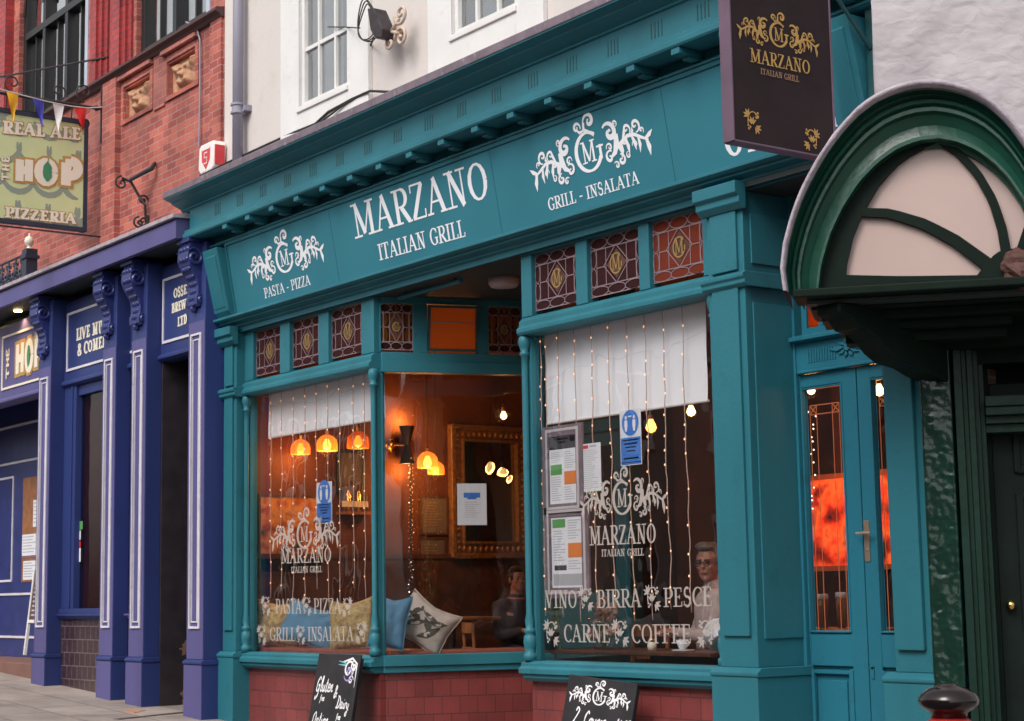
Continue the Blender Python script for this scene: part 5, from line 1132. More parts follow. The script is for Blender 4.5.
t_, _ = notice('framed_menu', 'upper of two framed menus in the right bay, with a dark header picture', 'menu', GI, 548.5, 437, 578, 503, 0, 'paper',
  [('dink', .02, .0, .98, .20), ('redc', .75, .03, .95, .1), ('pgreen', .06, .42, .46, .57), ('porange', .54, .53, .96, .72)]+lines(.08, .46, .24, .40, 6)+lines(.54, .94, .24, .5, 8)+lines(.08, .46, .60, .96, 11)+lines(.54, .94, .75, .96, 6)+[('letter', .3, .04, .7, .07), ('letter', .38, .09, .62, .11)], 'framed menus', frame=.075, frame_mat='lead')
for q in (0,): pass
t_, _ = notice('framed_menu', 'lower of two framed menus in the right bay window', 'menu', GI, 550.5, 517, 584, 588, 0, 'paper',
  [('pgreen', .06, .04, .46, .16), ('porange', .54, .38, .96, .58), ('ink', .06, .80, .96, .96), ('dink', .1, .68, .48, .75)]+lines(.08, .46, .2, .64, 12)+lines(.54, .94, .06, .34, 8)+lines(.54, .94, .62, .76, 4), 'framed menus', frame=.075, frame_mat='lead')
for (x0, y0, x1, y1, lab) in ((546, 430.5, 580.5, 508, 'upper'), (547.5, 511, 587.5, 594, 'lower')):
    a0, b1 = GI.h(x0, y0); a1, b0 = GI.h(x1, y1)
    b = MB(); b.frame(GI, a0, b0, a1, b1, .022, -.014, .012); 
    t_ = [o for o in col.objects if o.name.startswith('framed_menu') and lab in o['label']][0]; b.build('aluminium_edge', M['alu'], t_, bevel=.003)
notice('price_list', 'plain white printed sheet with a red heading, right of the upper framed menu', 'leaflet', GI, 581.5, 444.5, 601.5, 491, 0, 'paper', [('redc', .03, .03, .35, .10), ('ink', .42, .04, .78, .08), ('pgreen', .0, .985, 1, 1)]+lines(.08, .9, .14, .95, 20, h=.25))
def distance(x0, y0, x1, y1, lab):
    t_, (a0, b0, a1, b1) = notice('distance_sign', lab, 'sign', GI if x0 > 500 else fx(.2), x0, y0, x1, y1, .02, 'paper', [('sblue', .03, .50, .97, .985)]+[('letter', .12+.06*k, .535+.065*k, .88-.06*k, .56+.065*k) for k in range(4)]+[('letter', .15, .86, .85, .89), ('letter', .05, .94, .95, .955)], 'social distancing signs')
    P = GI if x0 > 500 else fx(.2)
    b = MB(); cx, cz = (a0+a1)/2, b0+(b1-b0)*.76; r = (a1-a0)*.40; b.poly(P, arcp(cx, cz, r, r*1.0, 0, 345, 23), .0215); b.build('blue_disc', M['sblue'], t_)
    b = MB()
    for s in (-1, 1):
        x = cx+s*r*.48; b.poly(P, arcp(x, cz+r*.42, r*.13, r*.15, 0, 330, 11), .0235); b.poly(P, [(x-r*.17, cz+r*.22), (x-r*.2, cz-.2*r), (x-r*.1, cz-.65*r), (x+r*.1, cz-.65*r), (x+r*.2, cz-.2*r), (x+r*.17, cz+r*.22)], .0235)
    b.ribbon(P, [(cx-r*.22, cz+r*.5), (cx+r*.22, cz+r*.5)], r*.1, .0235); b.build('white_figures', M['letter'], t_)
distance(619.5, 411, 642, 464, 'blue and white distancing sign hanging below the right blind')
distance(316.5, 483, 332, 523, 'blue and white distancing sign in the left bay window')
OBi = OB.off(-.02)
notice('paper_notice', 'white notice with a blue banner stuck on the middle window before the gilt mirror', 'notice', OBi, 457, 483.5, 487, 525, 0, 'paper', [('sblue', .22, .22, .78, .34), ('sblue', .35, .34, .65, .38)]+lines(.25, .75, .45, .85, 8, h=.2))
notice('wall_poster', 'upper dark framed poster on the wall left of the mirror', 'poster', SW, 421, 497, 447, 533, .02, 'poster', lines(.15, .85, .15, .85, 9, 'dimletter', .2), 'dim wall posters', frame=.02, frame_mat='dwood')
notice('wall_poster', 'lower dark framed poster on the wall left of the mirror', 'poster', SW, 420, 539, 445, 576, .02, 'poster', lines(.15, .85, .15, .85, 9, 'dimletter', .2), 'dim wall posters', frame=.02, frame_mat='dwood')
# painting seen in the left bay
SWp = SW
a0, b1 = SW.h(260, 496, .03); a1, b0 = SW.h(322, 572, .03)
t_ = thing('abstract_painting', 'glowing orange, green and cream abstract painting on the wall of the left bay', 'painting', SW.p((a0+a1)/2, b0, .03)); 
b = MB(); b.slab(SW, a0, b0, a1, b1, .0, .03); b.build('canvas', M['paint1'], t_, bevel=.004); b = MB(); b.frame(SW, a0-.02, b0-.02, a1+.02, b1+.02, .025, 0, .04); b.build('frame', M['dwood'], t_)
t_ = thing('wall_shelf', 'narrow pale wall shelf with bottles, low in the left bay behind the light strings', 'shelf', SW.p(1.3, 2.1, 0))
a0, z0 = SW.h(336, 512); a1, _ = SW.h(366, 512)
b = MB(); b.slab(SW, a0, z0-.03, a1, z0, 0, .16); b.build('board', M['wood'], t_)
for i in range(7):
    a = a0+.06+(a1-a0-.12)*i/6; o = thing('spirit_bottle', 'dark bottle standing on the narrow wall shelf in the left bay', 'bottle', SW.p(a, z0, .08), 'bottles on the wall shelf')
    b = MB(); h = .24+.04*(i % 3); b.lathe(SW.p(a, z0+.002, .08), [(.030, 0), (.032, .02), (.032, h*.6), (.013, h*.75), (.012, h), (.009, h)], 12); b.build('body', M['brass'] if i % 3 == 1 else M['dwood'], o, smooth=True)
    b = MB(); b.lathe(SW.p(a, z0+.05, .08), [(.033, 0), (.033, .06)], 12); b.build('paper_label', M['cream'], o)
t_ = thing('dark_filler_picture', 'tall dark picture added to darken the wall above the shelf in the left bay', 'picture', SW.p((a0+a1)/2, z0+.4, 0)); q1 = SW.h(338, 452); q2 = SW.h(362, 492)
b = MB(); b.slab(SW, q1[0], q2[1], q2[0], q1[1], 0, .02); b.build('picture_sheet', M['poster'], t_); b = MB(); b.frame(SW, q1[0]-.03, q2[1]-.03, q2[0]+.03, q1[1]+.03, .04, 0, .035); b.build('frame', M['black'], t_)  # picture added to bring darkness into this half of the bay
# hanging sparkle garland
t_ = thing('bead_garland', 'silvery sparkling bead garland hanging below the black wall light', 'garland', onx(411, 600, -15.6)); b = MB(); k = MB()
for i in range(120):
    y_ = 458+i*1.24; c = onx(411+1.8*sin(i*1.9)+random.uniform(-1.5, 1.5), y_, -15.6+random.uniform(-.02, .02)); (b if i % 6 else k).ball(c, random.uniform(.004, .008), 6, 4)
b.build('beads', M['alu'], t_); k.build('glint_beads', M['fairyw'], t_)  # some beads glow on their own, standing for sparkle glints
b = MB(); b.tube([onx(411, 456, -15.6), onx(410.5, 610, -15.6)], .012, 6); b.build('stem', M['iron'], t_)
# furniture
def chair_proto(loc, lab):
    x, y, z = loc; t_ = thing('wooden_chair', lab, 'chair', loc, 'wooden dining chairs')
    w = .42
    b = MB(); b.box(x-w/2, x+w/2, y-w/2, y+w/2, z+.43, z+.46); b.build('seat', M['wood'], t_, bevel=.01)
    for sx in (-1, 1):
        for sy in (-1, 1):
            b = MB(); h = .92 if sy > 0 else .43; b.tube([(x+sx*(w/2-.03), y+sy*(w/2-.03), z), (x+sx*(w/2-.03), y+sy*(w/2-.03)+(.05 if sy > 0 else 0), z+h)], [.016, .018], 8); b.build('leg', M['wood'], t_)
    for zz, hh in ((.84, .10), (.66, .05), (.56, .03)):
        b = MB(); n = 8; vs = []
        for i in range(n+1):
            xx = -w/2+.02+(w-.04)*i/n; yy = y+w/2+.02+.03*cos(pi*(i/n-.5))*1.0
            vs += [(x+xx, yy, z+zz), (x+xx, yy, z+zz+hh), (x+xx, yy+.014, z+zz), (x+xx, yy+.014, z+zz+hh)]
        fs = []
        for i in range(n): a = 4*i; fs += [(a, a+4, a+5, a+1), (a+2, a+3, a+7, a+6), (a+1, a+5, a+7, a+3), (a, a+2, a+6, a+4)]
        b.add(vs, fs); b.build('back_rail', M['wood'], t_)
    return t_
def copy_thing(src, loc, rz, lab):
    r = src.copy(); col.objects.link(r); r.location = loc; r.rotation_euler = (0, 0, rz); r['label'] = lab
    for ch in src.children:
        c = ch.copy(); col.objects.link(c); c.parent = r
        for g in ch.children: d = g.copy(); col.objects.link(d); d.parent = c
    return r
c0 = chair_proto((-13.9, 1.7, .5), 'wooden chair with curved back rail seen through the middle window below the mirror')
q = onx(491, 630, -14.0); c0.location = (q.x, q.y, .42); c0.rotation_euler = (0, 0, R(160))
q = at(632, 632, 1.15); copy_thing(c0, (q.x, q.y, .42), R(10), 'wooden chair behind the coffee lettering in the right bay window')
q = at(585, 640, 1.9); copy_thing(c0, (q.x, q.y, .42), R(-30), 'wooden chair in shadow behind the framed menus')
def table(c, w, d, ht, lab, m_='wood'):
    x, y, z = c; t_ = thing('dining_table', lab, 'table', c)
    b = MB(); b.box(x-w/2, x+w/2, y-d/2, y+d/2, ht-.03, ht); b.build('tabletop', M[m_], t_, bevel=.006)
    b = MB(); b.tube([(x, y, z+.02), (x, y, ht-.03)], .035, 10); b.lathe((x, y, z), [(.2, 0), (.2, .02), (.04, .05)], 20); b.build('pedestal', M['iron'], t_, smooth=True)
q = onx(452, 617, -14.6); table((q.x, q.y, .5), .7, .7, q.z, 'wooden table in front of the dark wall in the middle window')
q = at(650, 646, .62); TZ = 1.19; table((q.x, .66, .5), 1.9, .62, TZ, 'dark table along the inside of the right bay window', 'dwood')
q = at(832, 628, 1.0); table((q.x, q.y, .5), .8, .6, q.z, 'small table seen through the left door pane, with two beer glasses on it')
DT = q
def glassware(px_, y0, y1, Y, lab):
    p0 = at(px_, y0, Y); p1 = at(px_, y1, Y); h = p0.z-p1.z; t_ = thing('beer_glass', lab, 'glass', p1, 'beer glasses on the table behind the door')
    r = .036
    b = MB(); b.lathe((p1.x, p1.y, DT.z+.002), [(r*.8, 0), (r, h*.5), (r*1.05, h*.75)], 16); b.build('beer', mat('amber_beer', (.30, .10, .02), .1, bump=0), t_, smooth=True)
    b = MB(); b.lathe((p1.x, p1.y, DT.z+h*.75+.002), [(r*1.05, 0), (r*1.05, h*.12), (r*.8, h*.14)], 16); b.build('foam', M['paper'], t_, smooth=True)
glassware(824, 588, 626, 1.0, 'left beer glass behind the left door pane'); glassware(842, 586, 626, 1.0, 'right beer glass behind the left door pane')
# glowing screen seen through the door
q0 = at(806, 480, 2.2); q1 = at(866, 566, 2.2); t_ = thing('glowing_screen', 'glowing orange patterned panel seen through the door panes', 'light panel', ((q0.x+q1.x)/2, 2.2, q1.z))
b = MB(); b.box(q0.x, q1.x+.55, 2.2, 2.23, q1.z, q0.z); b.build('panel', M['screen'], t_); b = MB(); b.frame(fx(2.2), q0.x-.03, q1.z-.03, q1.x+.58, q0.z+.03, .04, -.04, .02); b.build('frame', M['cameo'], t_)
lamp_light(V(((q0.x+q1.x)/2+.2, 1.9, 2.3)), 5, .3, (1, .25, .05))
b = MB(); b.box(-9.8, XR, 4.2, 4.3, .5, 4.25); b.box(-9.8, -9.7, 2.4, 4.2, .5, 4.25); mk(b, 'inside_partition', M['plaster'])
# fairy sparkles behind the door
t_ = thing('light_string', 'cluster of white pin lights at the left edge of the left door pane', 'string light', at(812, 440, 1.4)); b = MB(); k = MB(); pts = []
for i in range(26): p = at(810+5*sin(i*2.2)+random.uniform(-2, 2), 412+i*4.2, 1.4); b.ball(p, .007, 6, 4); pts.append(p)
b.build('bulbs', M['fairyw'], t_); k.tube(pts, .002, 4); k.build('wire', M['rubber'], t_)
# flowers, plant, cups, bottles in the right bay
q = at(604, 648, .52); t_ = thing('flower_vase', 'clear glass vase of pale dried roses on the right bay table', 'flower vase', (q.x, .52, TZ))
b = MB(); b.lathe((q.x, .52, TZ+.002), [(.07, 0), (.08, .02), (.10, .16), (.12, .24)], 20); b.build('vase', M['glin'], t_, smooth=True)
b = MB(); k = MB()
for i in range(46):
    a = random.uniform(0, 2*pi); r_ = random.uniform(0, .13); p = V((q.x+r_*cos(a), .52+r_*sin(a)*.8, TZ+.10+random.uniform(0, .34)*(1-r_*3)))
    for j in range(5): b.ball(p+V((random.uniform(-.014, .014), random.uniform(-.014, .014), random.uniform(-.01, .01))), (random.uniform(.012, .02),)*3, 6, 5)
    k.tube([(q.x, .52, TZ+.02), p], .002, 4)
b.build('flower_heads', M['flowers'], t_); k.build('stems', M['foliage'], t_)
q = at(552, 640, .36); t_ = thing('bamboo_plant', 'thin leafy bamboo plant climbing the left edge of the right bay window', 'plant', (q.x-.04, .36, TZ)); 
b = MB(); k = MB()
for s in range(4):
    x_ = q.x-.10+.05*s; pts = [V((x_+.02*sin(z*3+s), .34+.02*s, TZ+z)) for z in [i*.1 for i in range(0, 17-2*s)]]; k.tube(pts, .005, 5)
    for p in pts[2:]:
        for _ in range(4):
            a = random.uniform(0, 2*pi); L_ = random.uniform(.06, .12); d = V((cos(a), .4*sin(a), random.uniform(-.6, .5))).normalized(); sd = d.orthogonal().normalized()*.009
            b.add([p, p+d*L_*.4+sd, p+d*L_, p+d*L_*.4-sd], [(0, 1, 2, 3)])
b.build('leaves', M['foliage'], t_); k.build('stems', M['foliage'], t_)
b = MB(); b.lathe((q.x-.03, .37, TZ+.001), [(.05, 0), (.07, .12), (.07, .13)], 16); b.build('pot', M['black'], t_, smooth=True)
def cup(px_, Y, r, h, lab, m_):
    q = at(px_, 648, Y); t_ = thing('coffee_cup', lab, 'cup', (q.x, Y, TZ)); b = MB(); b.lathe((q.x, Y, TZ+.002), [(r*1.5, 0), (r*1.7, .01), (r*.4, .012), (r*.6, .02), (r, h), (r*.9, h), (r*.55, .03)], 20); b.build('bowl', M[m_], t_, smooth=True)
    b = MB(); b.tube([V((q.x+r*.8+.03*sin(i*pi/6), Y, TZ+.02+h*.2+h*.6*i/6)) for i in range(7)], .005, 6); b.build('handle', M[m_], t_, smooth=True)
cup(683, .5, .05, .08, 'white coffee cup and saucer in front of the man in the right bay', 'paper')
q = at(722, 640, .42); t_ = thing('white_plate', 'round white plate propped at the right edge of the right bay window', 'plate', (q.x, .42, TZ)); b = MB(); b.lathe((q.x-.03, .42, TZ+.12), [(.05, 0), (.11, .012), (.115, .016), (.10, .02), (.04, .008)], 28, axis=(.5, -.86, .15)); b.build('disc', M['paper'], t_, smooth=True)
q = at(652, 645, .5); t_ = thing('salt_pot', 'small brass topped pot on the right bay table', 'condiment pot', (q.x, .5, TZ)); b = MB(); b.lathe((q.x, .5, TZ+.002), [(.03, 0), (.035, .03), (.03, .06)], 14); b.build('jar', M['cream'], t_, smooth=True); b = MB(); b.lathe((q.x, .5, TZ+.063), [(.031, 0), (.031, .02), (.02, .03)], 14); b.build('lid', M['brass'], t_, smooth=True)
# back bar opposite the mirror, with bottles
t_ = thing('back_bar', 'dark wooden shelves of bottles reflected in the gilt mirror', 'shelf', (-9.6, 4.0, .5))
for z in (1.3, 1.75, 2.2, 2.65): b = MB(); b.box(-9.95, -9.7+.0, 2.5, 4.15, z-.03, z); b.build('shelf', M['dwood'], t_)
b = MB(); b.box(-9.72, -9.705, 2.5, 4.15, .5, 2.9); b.build('back_board', M['dwood'], t_)
bt = None; bmats = [mat('green_bottle', (.02, .08, .03), .12, bump=0), mat('brown_bottle', (.10, .035, .01), .12, bump=0), mat('clear_spirit_bottle', (.45, .38, .30), .12, bump=0)]
for z in (1.3, 1.75, 2.2):
    for i in range(14):
        y = 2.6+i*.11; 
        o = thing('spirit_bottle', 'bottle of spirits in a row on the back bar shelves', 'bottle', (-9.85, y, z), 'bottles on the back bar')
        b = MB(); h = .26+.03*((i*7) % 3); b.lathe((-9.85, y, z+.002), [(.034, 0), (.036, .02), (.036, h*.6), (.014, h*.75), (.013, h), (.010, h)], 12); b.build('body', bmats[(i*5+int(z*10)) % 3], o, smooth=True)
        b = MB(); b.lathe((-9.85, y, z+.06), [(.037, 0), (.037, .07)], 12); b.build('paper_label', M['cream'], o)

# ================================================================== PEOPLE
def capsule(b, p0, p1, r0, r1, n=14):
    p0, p1 = V(p0), V(p1); d = (p1-p0); L_ = d.length; d = d/L_ if L_ > 1e-6 else V((0, 0, 1)); pts = []; rs = []
    for i in range(6): a = pi/2*i/5; pts.append(p0-d*r0*cos(a)); rs.append(max(.0005, r0*sin(a)))
    for i in range(6): a = pi/2*i/5; pts.append(p1+d*r1*sin(a)); rs.append(max(.0005, r1*cos(a)))
    b.tube(pts, rs, n)
def skin_build(b, name, m_, parent, vox=.008, sm=3):
    o = b.build(name, m_, parent, smooth=True); r = o.modifiers.new('remesh', 'REMESH'); r.mode = 'VOXEL'; r.voxel_size = vox; r.use_smooth_shade = True
    s = o.modifiers.new('smooth', 'SMOOTH'); s.iterations = sm; s.factor = .6; return o
def person(hc, face, look, lab, cloth, hairm, glasses=False, collar=False, beard=0, hs=1.):
    """seated figure: hc = head centre, face = heading of the body (degrees), look = heading of the head"""
    hc = V(hc); t_ = thing('person', lab, 'person', (hc.x, hc.y, .5))
    B = Matrix.Rotation(R(face), 3, 'Z'); H = Matrix.Rotation(R(look), 3, 'Z')       # local +y is forward
    def bp_(x, y, z): return hc+B @ V((x, y, z))
    def hp_(x, y, z): return hc+H @ (V((x, y, z))*hs)
    b = MB()
    def hb(c, r): 
        k = MB(); k.ball((0, 0, 0), r, 18, 12); o0 = len(b.v); b.v += [hp_(*(v+V(c))) for v in k.v]; b.f += [tuple(i+o0 for i in f) for f in k.f]
    hb((0, -.012, .03), (.076, .095, .092)); hb((0, .018, -.035), (.062, .070, .080)); hb((0, .055, -.088), (.030, .028, .024)); hb((.0, .02, -.07), (.052, .06, .045))
    hb((0, .078, .030), (.052, .014, .012)); hb((0, .092, -.002), (.012, .016, .026)); hb((0, .103, -.018), (.016, .014, .012)); hb((.036, .066, -.022), (.022, .018, .020)); hb((-.036, .066, -.022), (.022, .018, .020)); hb((0, .086, -.052), (.022, .010, .008))
    for s in (-1, 1): hb((s*.080, -.012, -.008), (.010, .020, .032))
    capsule(b, hp_(0, -.02, -.06), bp_(0, -.03, -.19), .056, .062)
    # trunk, pelvis and limbs in one surface
    capsule(b, bp_(-.13, -.04, -.27), bp_(.13, -.04, -.27), .085, .085); capsule(b, bp_(0, -.04, -.30), bp_(0, -.05, -.62), .15, .14); capsule(b, bp_(-.06, -.04, -.38), bp_(.06, -.04, -.38), .14, .14)
    hip = []
    for s in (-1, 1):
        capsule(b, bp_(s*.09, -.03, -.72), bp_(s*.13, .38, -.74), .095, .065); capsule(b, bp_(s*.13, .38, -.74), bp_(s*.13, .36, -1.14), .062, .045); capsule(b, bp_(s*.13, .34, -1.17), bp_(s*.13, .50, -1.19), .042, .036)
        sh, el, wr = bp_(s*.20, -.04, -.27), bp_(s*.25, .06, -.54), bp_(s*.12, .30, -.50)
        capsule(b, sh, el, .056, .042); capsule(b, el, wr, .042, .028)
        f = (wr-el).normalized(); up = V((0, 0, 1)); sd = f.cross(up).normalized()
        pm = wr+f*.05; capsule(b, wr+f*.01-sd*.018, pm-sd*.024, .017, .015, 10); capsule(b, wr+f*.01+sd*.018, pm+sd*.024, .017, .015, 10); capsule(b, wr, pm, .020, .016, 10)
        for i, ln in enumerate((.058, .068, .064, .05)):
            q0 = pm+sd*(-.030+.020*i); q1 = q0+f*ln*.55-up*.008; q2 = q1+f*ln*.3-up*.024; capsule(b, q0, q1, .0095, .009, 8); capsule(b, q1, q2, .009, .0075, 8)
        q0 = wr+f*.015+sd*s*-.03; q1 = q0+f*.035-sd*s*.018; capsule(b, q0, q1, .011, .009, 8); capsule(b, q1, q1+f*.028, .009, .008, 8)
    capsule(b, bp_(-.06, -.03, -.70), bp_(.06, -.03, -.70), .13, .13)
    body = skin_build(b, 'body', M['skin'], t_, .0075, 2)
    b = MB()      # jacket / shirt
    capsule(b, bp_(-.135, -.04, -.275), bp_(.135, -.04, -.275), .098, .098); capsule(b, bp_(0, -.04, -.32), bp_(0, -.045, -.64), .165, .158); capsule(b, bp_(-.07, -.04, -.40), bp_(.07, -.04, -.42), .150, .150)
    capsule(b, bp_(0, -.035, -.19), bp_(0, -.03, -.165), .072, .068)
    for s in (-1, 1):
        sh, el, wr = bp_(s*.20, -.04, -.27), bp_(s*.25, .06, -.54), bp_(s*.12, .30, -.50); capsule(b, sh, el, .072, .058); capsule(b, el, wr-(wr-el)*.12, .057, .042)
    skin_build(b, 'jacket' if cloth == 'dcloth' else 'shirt', M[cloth], t_, .010, 3)
    if collar:
        b = MB()
        for s in (-1, 1): b.add([bp_(s*.01, .055, -.20), bp_(s*.075, .01, -.135), bp_(s*.09, .03, -.19), bp_(s*.045, .085, -.26)], [(0, 1, 2, 3)])
        o = b.build('collar', M[cloth], t_); sd_ = o.modifiers.new('solid', 'SOLIDIFY'); sd_.thickness = .006
    b = MB()
    for s in (-1, 1): capsule(b, bp_(s*.09, -.03, -.73), bp_(s*.13, .38, -.74), .108, .078); capsule(b, bp_(s*.13, .38, -.74), bp_(s*.13, .36, -1.12), .075, .06)
    capsule(b, bp_(-.06, -.03, -.71), bp_(.06, -.03, -.71), .142, .142); skin_build(b, 'trousers', M['trous'], t_, .012, 3)
    b = MB(); k = MB()
    def hh(B_, c, r):
        k = MB(); k.ball((0, 0, 0), r, 20, 14); o0 = len(B_.v); B_.v += [hp_(*(v+V(c))) for v in k.v]; B_.f += [tuple(i+o0 for i in f) for f in k.f]
    hh(b, (0, -.030, .048), (.084, .096, .092)); hh(b, (0, -.055, .0), (.078, .060, .085)); hh(b, (0, .045, .105), (.055, .045, .026)); hh(b, (.02, .02, .115), (.06, .06, .03))
    for s in (-1, 1): hh(b, (s*.068, .012, .03), (.014, .03, .035))
    for i in range(60):
        a = random.uniform(0, 2*pi); e = random.uniform(.3, 1.4); hh(b, (.084*cos(a)*cos(e), -.03+.09*sin(a)*cos(e), .05+.088*sin(e)), (.012, .014, .010)) if not (sin(a) > .5 and e < .9) else None
    skin_build(b, 'hair', M[hairm], t_, .006, 1)
    b = MB()
    for s in (-1, 1): hh(b, (s*.030, .083, .006), (.011, .006, .006))
    b.build('eyes', M['eye'], t_)
    b = MB()
    for s in (-1, 1): hh(b, (s*.031, .093, .028), (.020, .006, .0045))
    b.build('eyebrows', M[hairm], t_); b = MB(); hh(b, (0, .092, -.055), (.022, .007, .006)); b.build('mouth', M['lips'], t_)
    if glasses:
        b = MB()
        for s in (-1, 1):
            b.tube([hp_(s*.031+.026*cos(q), .106, .004+.019*sin(q)) for q in [i*pi/8 for i in range(17)]], .0028, 5, cap=False); b.tube([hp_(s*.057, .104, .008), hp_(s*.082, -.01, .006)], .0025, 5)
        b.tube([hp_(-.006, .107, .008), hp_(.006, .107, .008)], .0028, 5); b.build('glasses', M['black'], t_)
    return t_
q = onx(517, 580, -14.35); person((q.x, q.y, q.z), -95, -100, 'person in dark clothes with dark hair, seated in profile below the gilt mirror', 'dcloth', 'haird', hs=.98)
# heading 0 = +y ; the man looks out towards the street and camera side
q = at(709, 564, 1.05); person((q.x, q.y, q.z), 150, -158, 'grey haired person in glasses and a white shirt, seated in the right bay', 'shirt', 'hairg', glasses=True, collar=True, hs=1.16)
# ================================================================== STREET OBJECTS
# --- hanging sign of the restaurant
SX = -6.95; HS = Pl((SX, 0, 0), (0, 1, 0))
y0 = HS.h(735, 143)[0]; zb = HS.h(735, 139)[1]; y1 = HS.h(832.5, 100)[0]
t_ = thing('hanging_sign', 'plum black double sided sign board with gold scroll crest, hanging square to the teal fascia', 'sign', (SX, (y0+y1)/2, zb))
b = MB(); b.box(SX-.07, SX-.002, y0, y1, zb, zb+1.05); b.build('board', M['sign'], t_, bevel=.004)
b = MB(); b.box(SX-.085, SX+.004, y0-.012, y0+.0, zb-.008, zb+1.06); b.box(SX-.085, SX+.004, y1, y1+.012, zb-.008, zb+1.06); b.box(SX-.085, SX+.004, y0, y1, zb-.012, zb-.0); b.box(SX-.085, SX+.004, y0, y1, zb+1.05, zb+1.062)
b.build('edge_trim', M['signedge'], t_, bevel=.002)
b = MB(); wpx(b, HS, 'MARZANO', (750, 61.5), (810.5, 74.5), (748.8, 47.5), T=.15, t=.055); b.build('gold_lettering', M['gold'], t_); b = MB()
c = HS.h(778.8, 35); rr = HS.h(778.8, 23.5)[1]-c[1]; w = (HS.h(818.7, 44)[0]-HS.h(736.6, 30)[0])/2; put_crest(b, HS, ((HS.h(818.7, 44)[0]+HS.h(736.6, 30)[0])/2, c[1]), w/4.75, rr); b.build('gold_crest', M['gold'], t_)
for x, y, s in ((752.8, 121.5, 1), (811, 139.5, -1)): b = MB(); vine(b, HS, HS.h(x, y), .075, s); b.build('vine_motif', M['gold'], t_)
b = MB(); wpx(b, HS, 'ITALIAN GRILL', (760.6, 73.9), (799, 82.3), (760.6, 68), T=.17, t=.08); b.build('copper_lettering', M['dimletter'], t_)
br = thing('sign_bracket', 'teal metal bracket holding the plum hanging sign to the fascia end', 'bracket', (SX-.05, 0, zb+1.2))
b = MB(); b.box(SX-.075, SX-.035, y0-.05, -.05, zb+1.10, zb+1.14); b.box(SX-.09, SX-.02, -.10, -.07, zb+.35, zb+1.35); b.tube([(SX-.055, -.10, zb+.75), (SX-.055, y1+.05, zb+1.10)], .014, 8)
for yy in (y0+.1, y1-.08): b.tube([(SX-.055, yy, zb+1.05), (SX-.055, yy, zb+1.11)], .012, 8)
b.build('arm', M['dteal'], br, bevel=.003)

# --- pub hanging sign
HX = -19.1; HP_ = Pl((HX, 0, 0), (0, 1, 0))
yR = HP_.h(87.5, 180)[0]; zB = HP_.h(87, 232)[1]; zT = HP_.h(86.5, 121)[1]; yL = -1.26
def yy(x): return HP_.h(x, 180)[0]
t_ = thing('pub_sign', 'square olive green pub sign with fat cream lettering in a navy frame', 'sign', (HX, (yL+yR)/2, zB))
b = MB(); b.box(HX-.06, HX-.004, yL+.03, yR-.03, zB+.03, zT-.03); b.build('board', M['hopgreen'], t_)
b = MB(); b.frame(HP_, yL, zB, yR, zT, .05, -.07, .012); b.build('frame', M['navy'], t_, bevel=.005)
b = MB()     # hop leaf scales
random.seed(3)
for r_ in range(4):
    for k in range(5):
        cx = yL+.17+.36*k-(.18 if r_ % 2 else 0); cz = zB+.26+.34*r_
        pts = [(cx+.20*cos(R(q)), cz+.20*sin(R(q))*1.1) for q in range(175, 366, 19)]
        pts = [p for p in pts if yL+.06 < p[0] < yR-.06 and zB+.06 < p[1] < zT-.06]
        if len(pts) > 2: b.ribbon(HP_, pts, [.02+.05*sin(pi*i/(len(pts)-1)) for i in range(len(pts))], -.003)
b.poly(HP_, [(yR-.22, zB+.05), (yR-.05, zB+.05), (yR-.05, zB+.17)], -.003); b.poly(HP_, [(yL+.05, zT-.05), (yL+.05, zT-.2), (yL+.25, zT-.05)], -.003)
b.build('leaf_scale_pattern', M['hopdark'], t_)
for nm_, mn_, ft, l in (('letter_outline', 'gold', .10, .0005), ('letter_faces', 'cream', 0, .0045)):
    B = MB(); wpx(B, HP_, 'REAL ALE', (2, 133), (80.5, 140), (2, 120.5), T=.24, t=.11, sf=.07, l=l, fatten=ft); B.build(nm_, M[mn_], t_); B = MB()
    wpx(B, HP_, 'PIZZERIA', (4.2, 217), (76, 224), (4.2, 206.5), T=.24, t=.11, sf=.07, l=l, fatten=ft); B.build(nm_, M[mn_], t_); B = MB()
    for ch, x0, x1, yb0, yb1, yt in (('H', 13, 35, 183.5, 184, 156.5), ('O', 35, 57, 184.5, 186.5, 157.5), ('P', 57, 80.5, 187.5, 189, 159.5)):
        write(B, HP_, ch, HP_.h(x0, yb0, l), HP_.h(x1, yb1, l), HP_.h(x0, yt, l), T=.25, t=.24, sf=0, l=l, fatten=ft*1.5+.05)
    for k, ch in enumerate('THE'):
        u0 = HP_.h(9.5, 181-k*8.6, l)
        for pts, w in glyph(ch, .22, .14, 0)[1]: B.ribbon(HP_, [(u0[0]-y*.095, u0[1]+x*.13) for x, y in pts], (w if not isinstance(w, list) else w[0])*.11+ft*.12, l)
    B.build(nm_, M[mn_], t_)
b = MB(); c = HP_.h(47.3, 171); b.poly(HP_, [(c[0]+.052*sin(q)*(1+.12*cos(6*q)), c[1]+.115*cos(q)-.01) for q in [i*2*pi/36 for i in range(36)]], .009); b.ribbon(HP_, [(c[0], c[1]+.1), (c[0]+.01, c[1]+.15)], .012, .009); hl = b.build('hop_cone_emblem', M['leaf'], t_)
br = thing('pub_sign_bracket', 'black wrought iron bracket with scrolls above the olive pub sign', 'bracket', (HX, .1, zT+.2))
b = MB(); zz = HP_.h(102, 109)[1]
b.tube([(HX, .12, zz), (HX, yL-.1, zz)], .018, 8); b.tube([(HX, .08, zz-.40), (HX, .08, zz+.25)], .012, 8); b.ball((HX, .02, zz), .035, 10, 8)
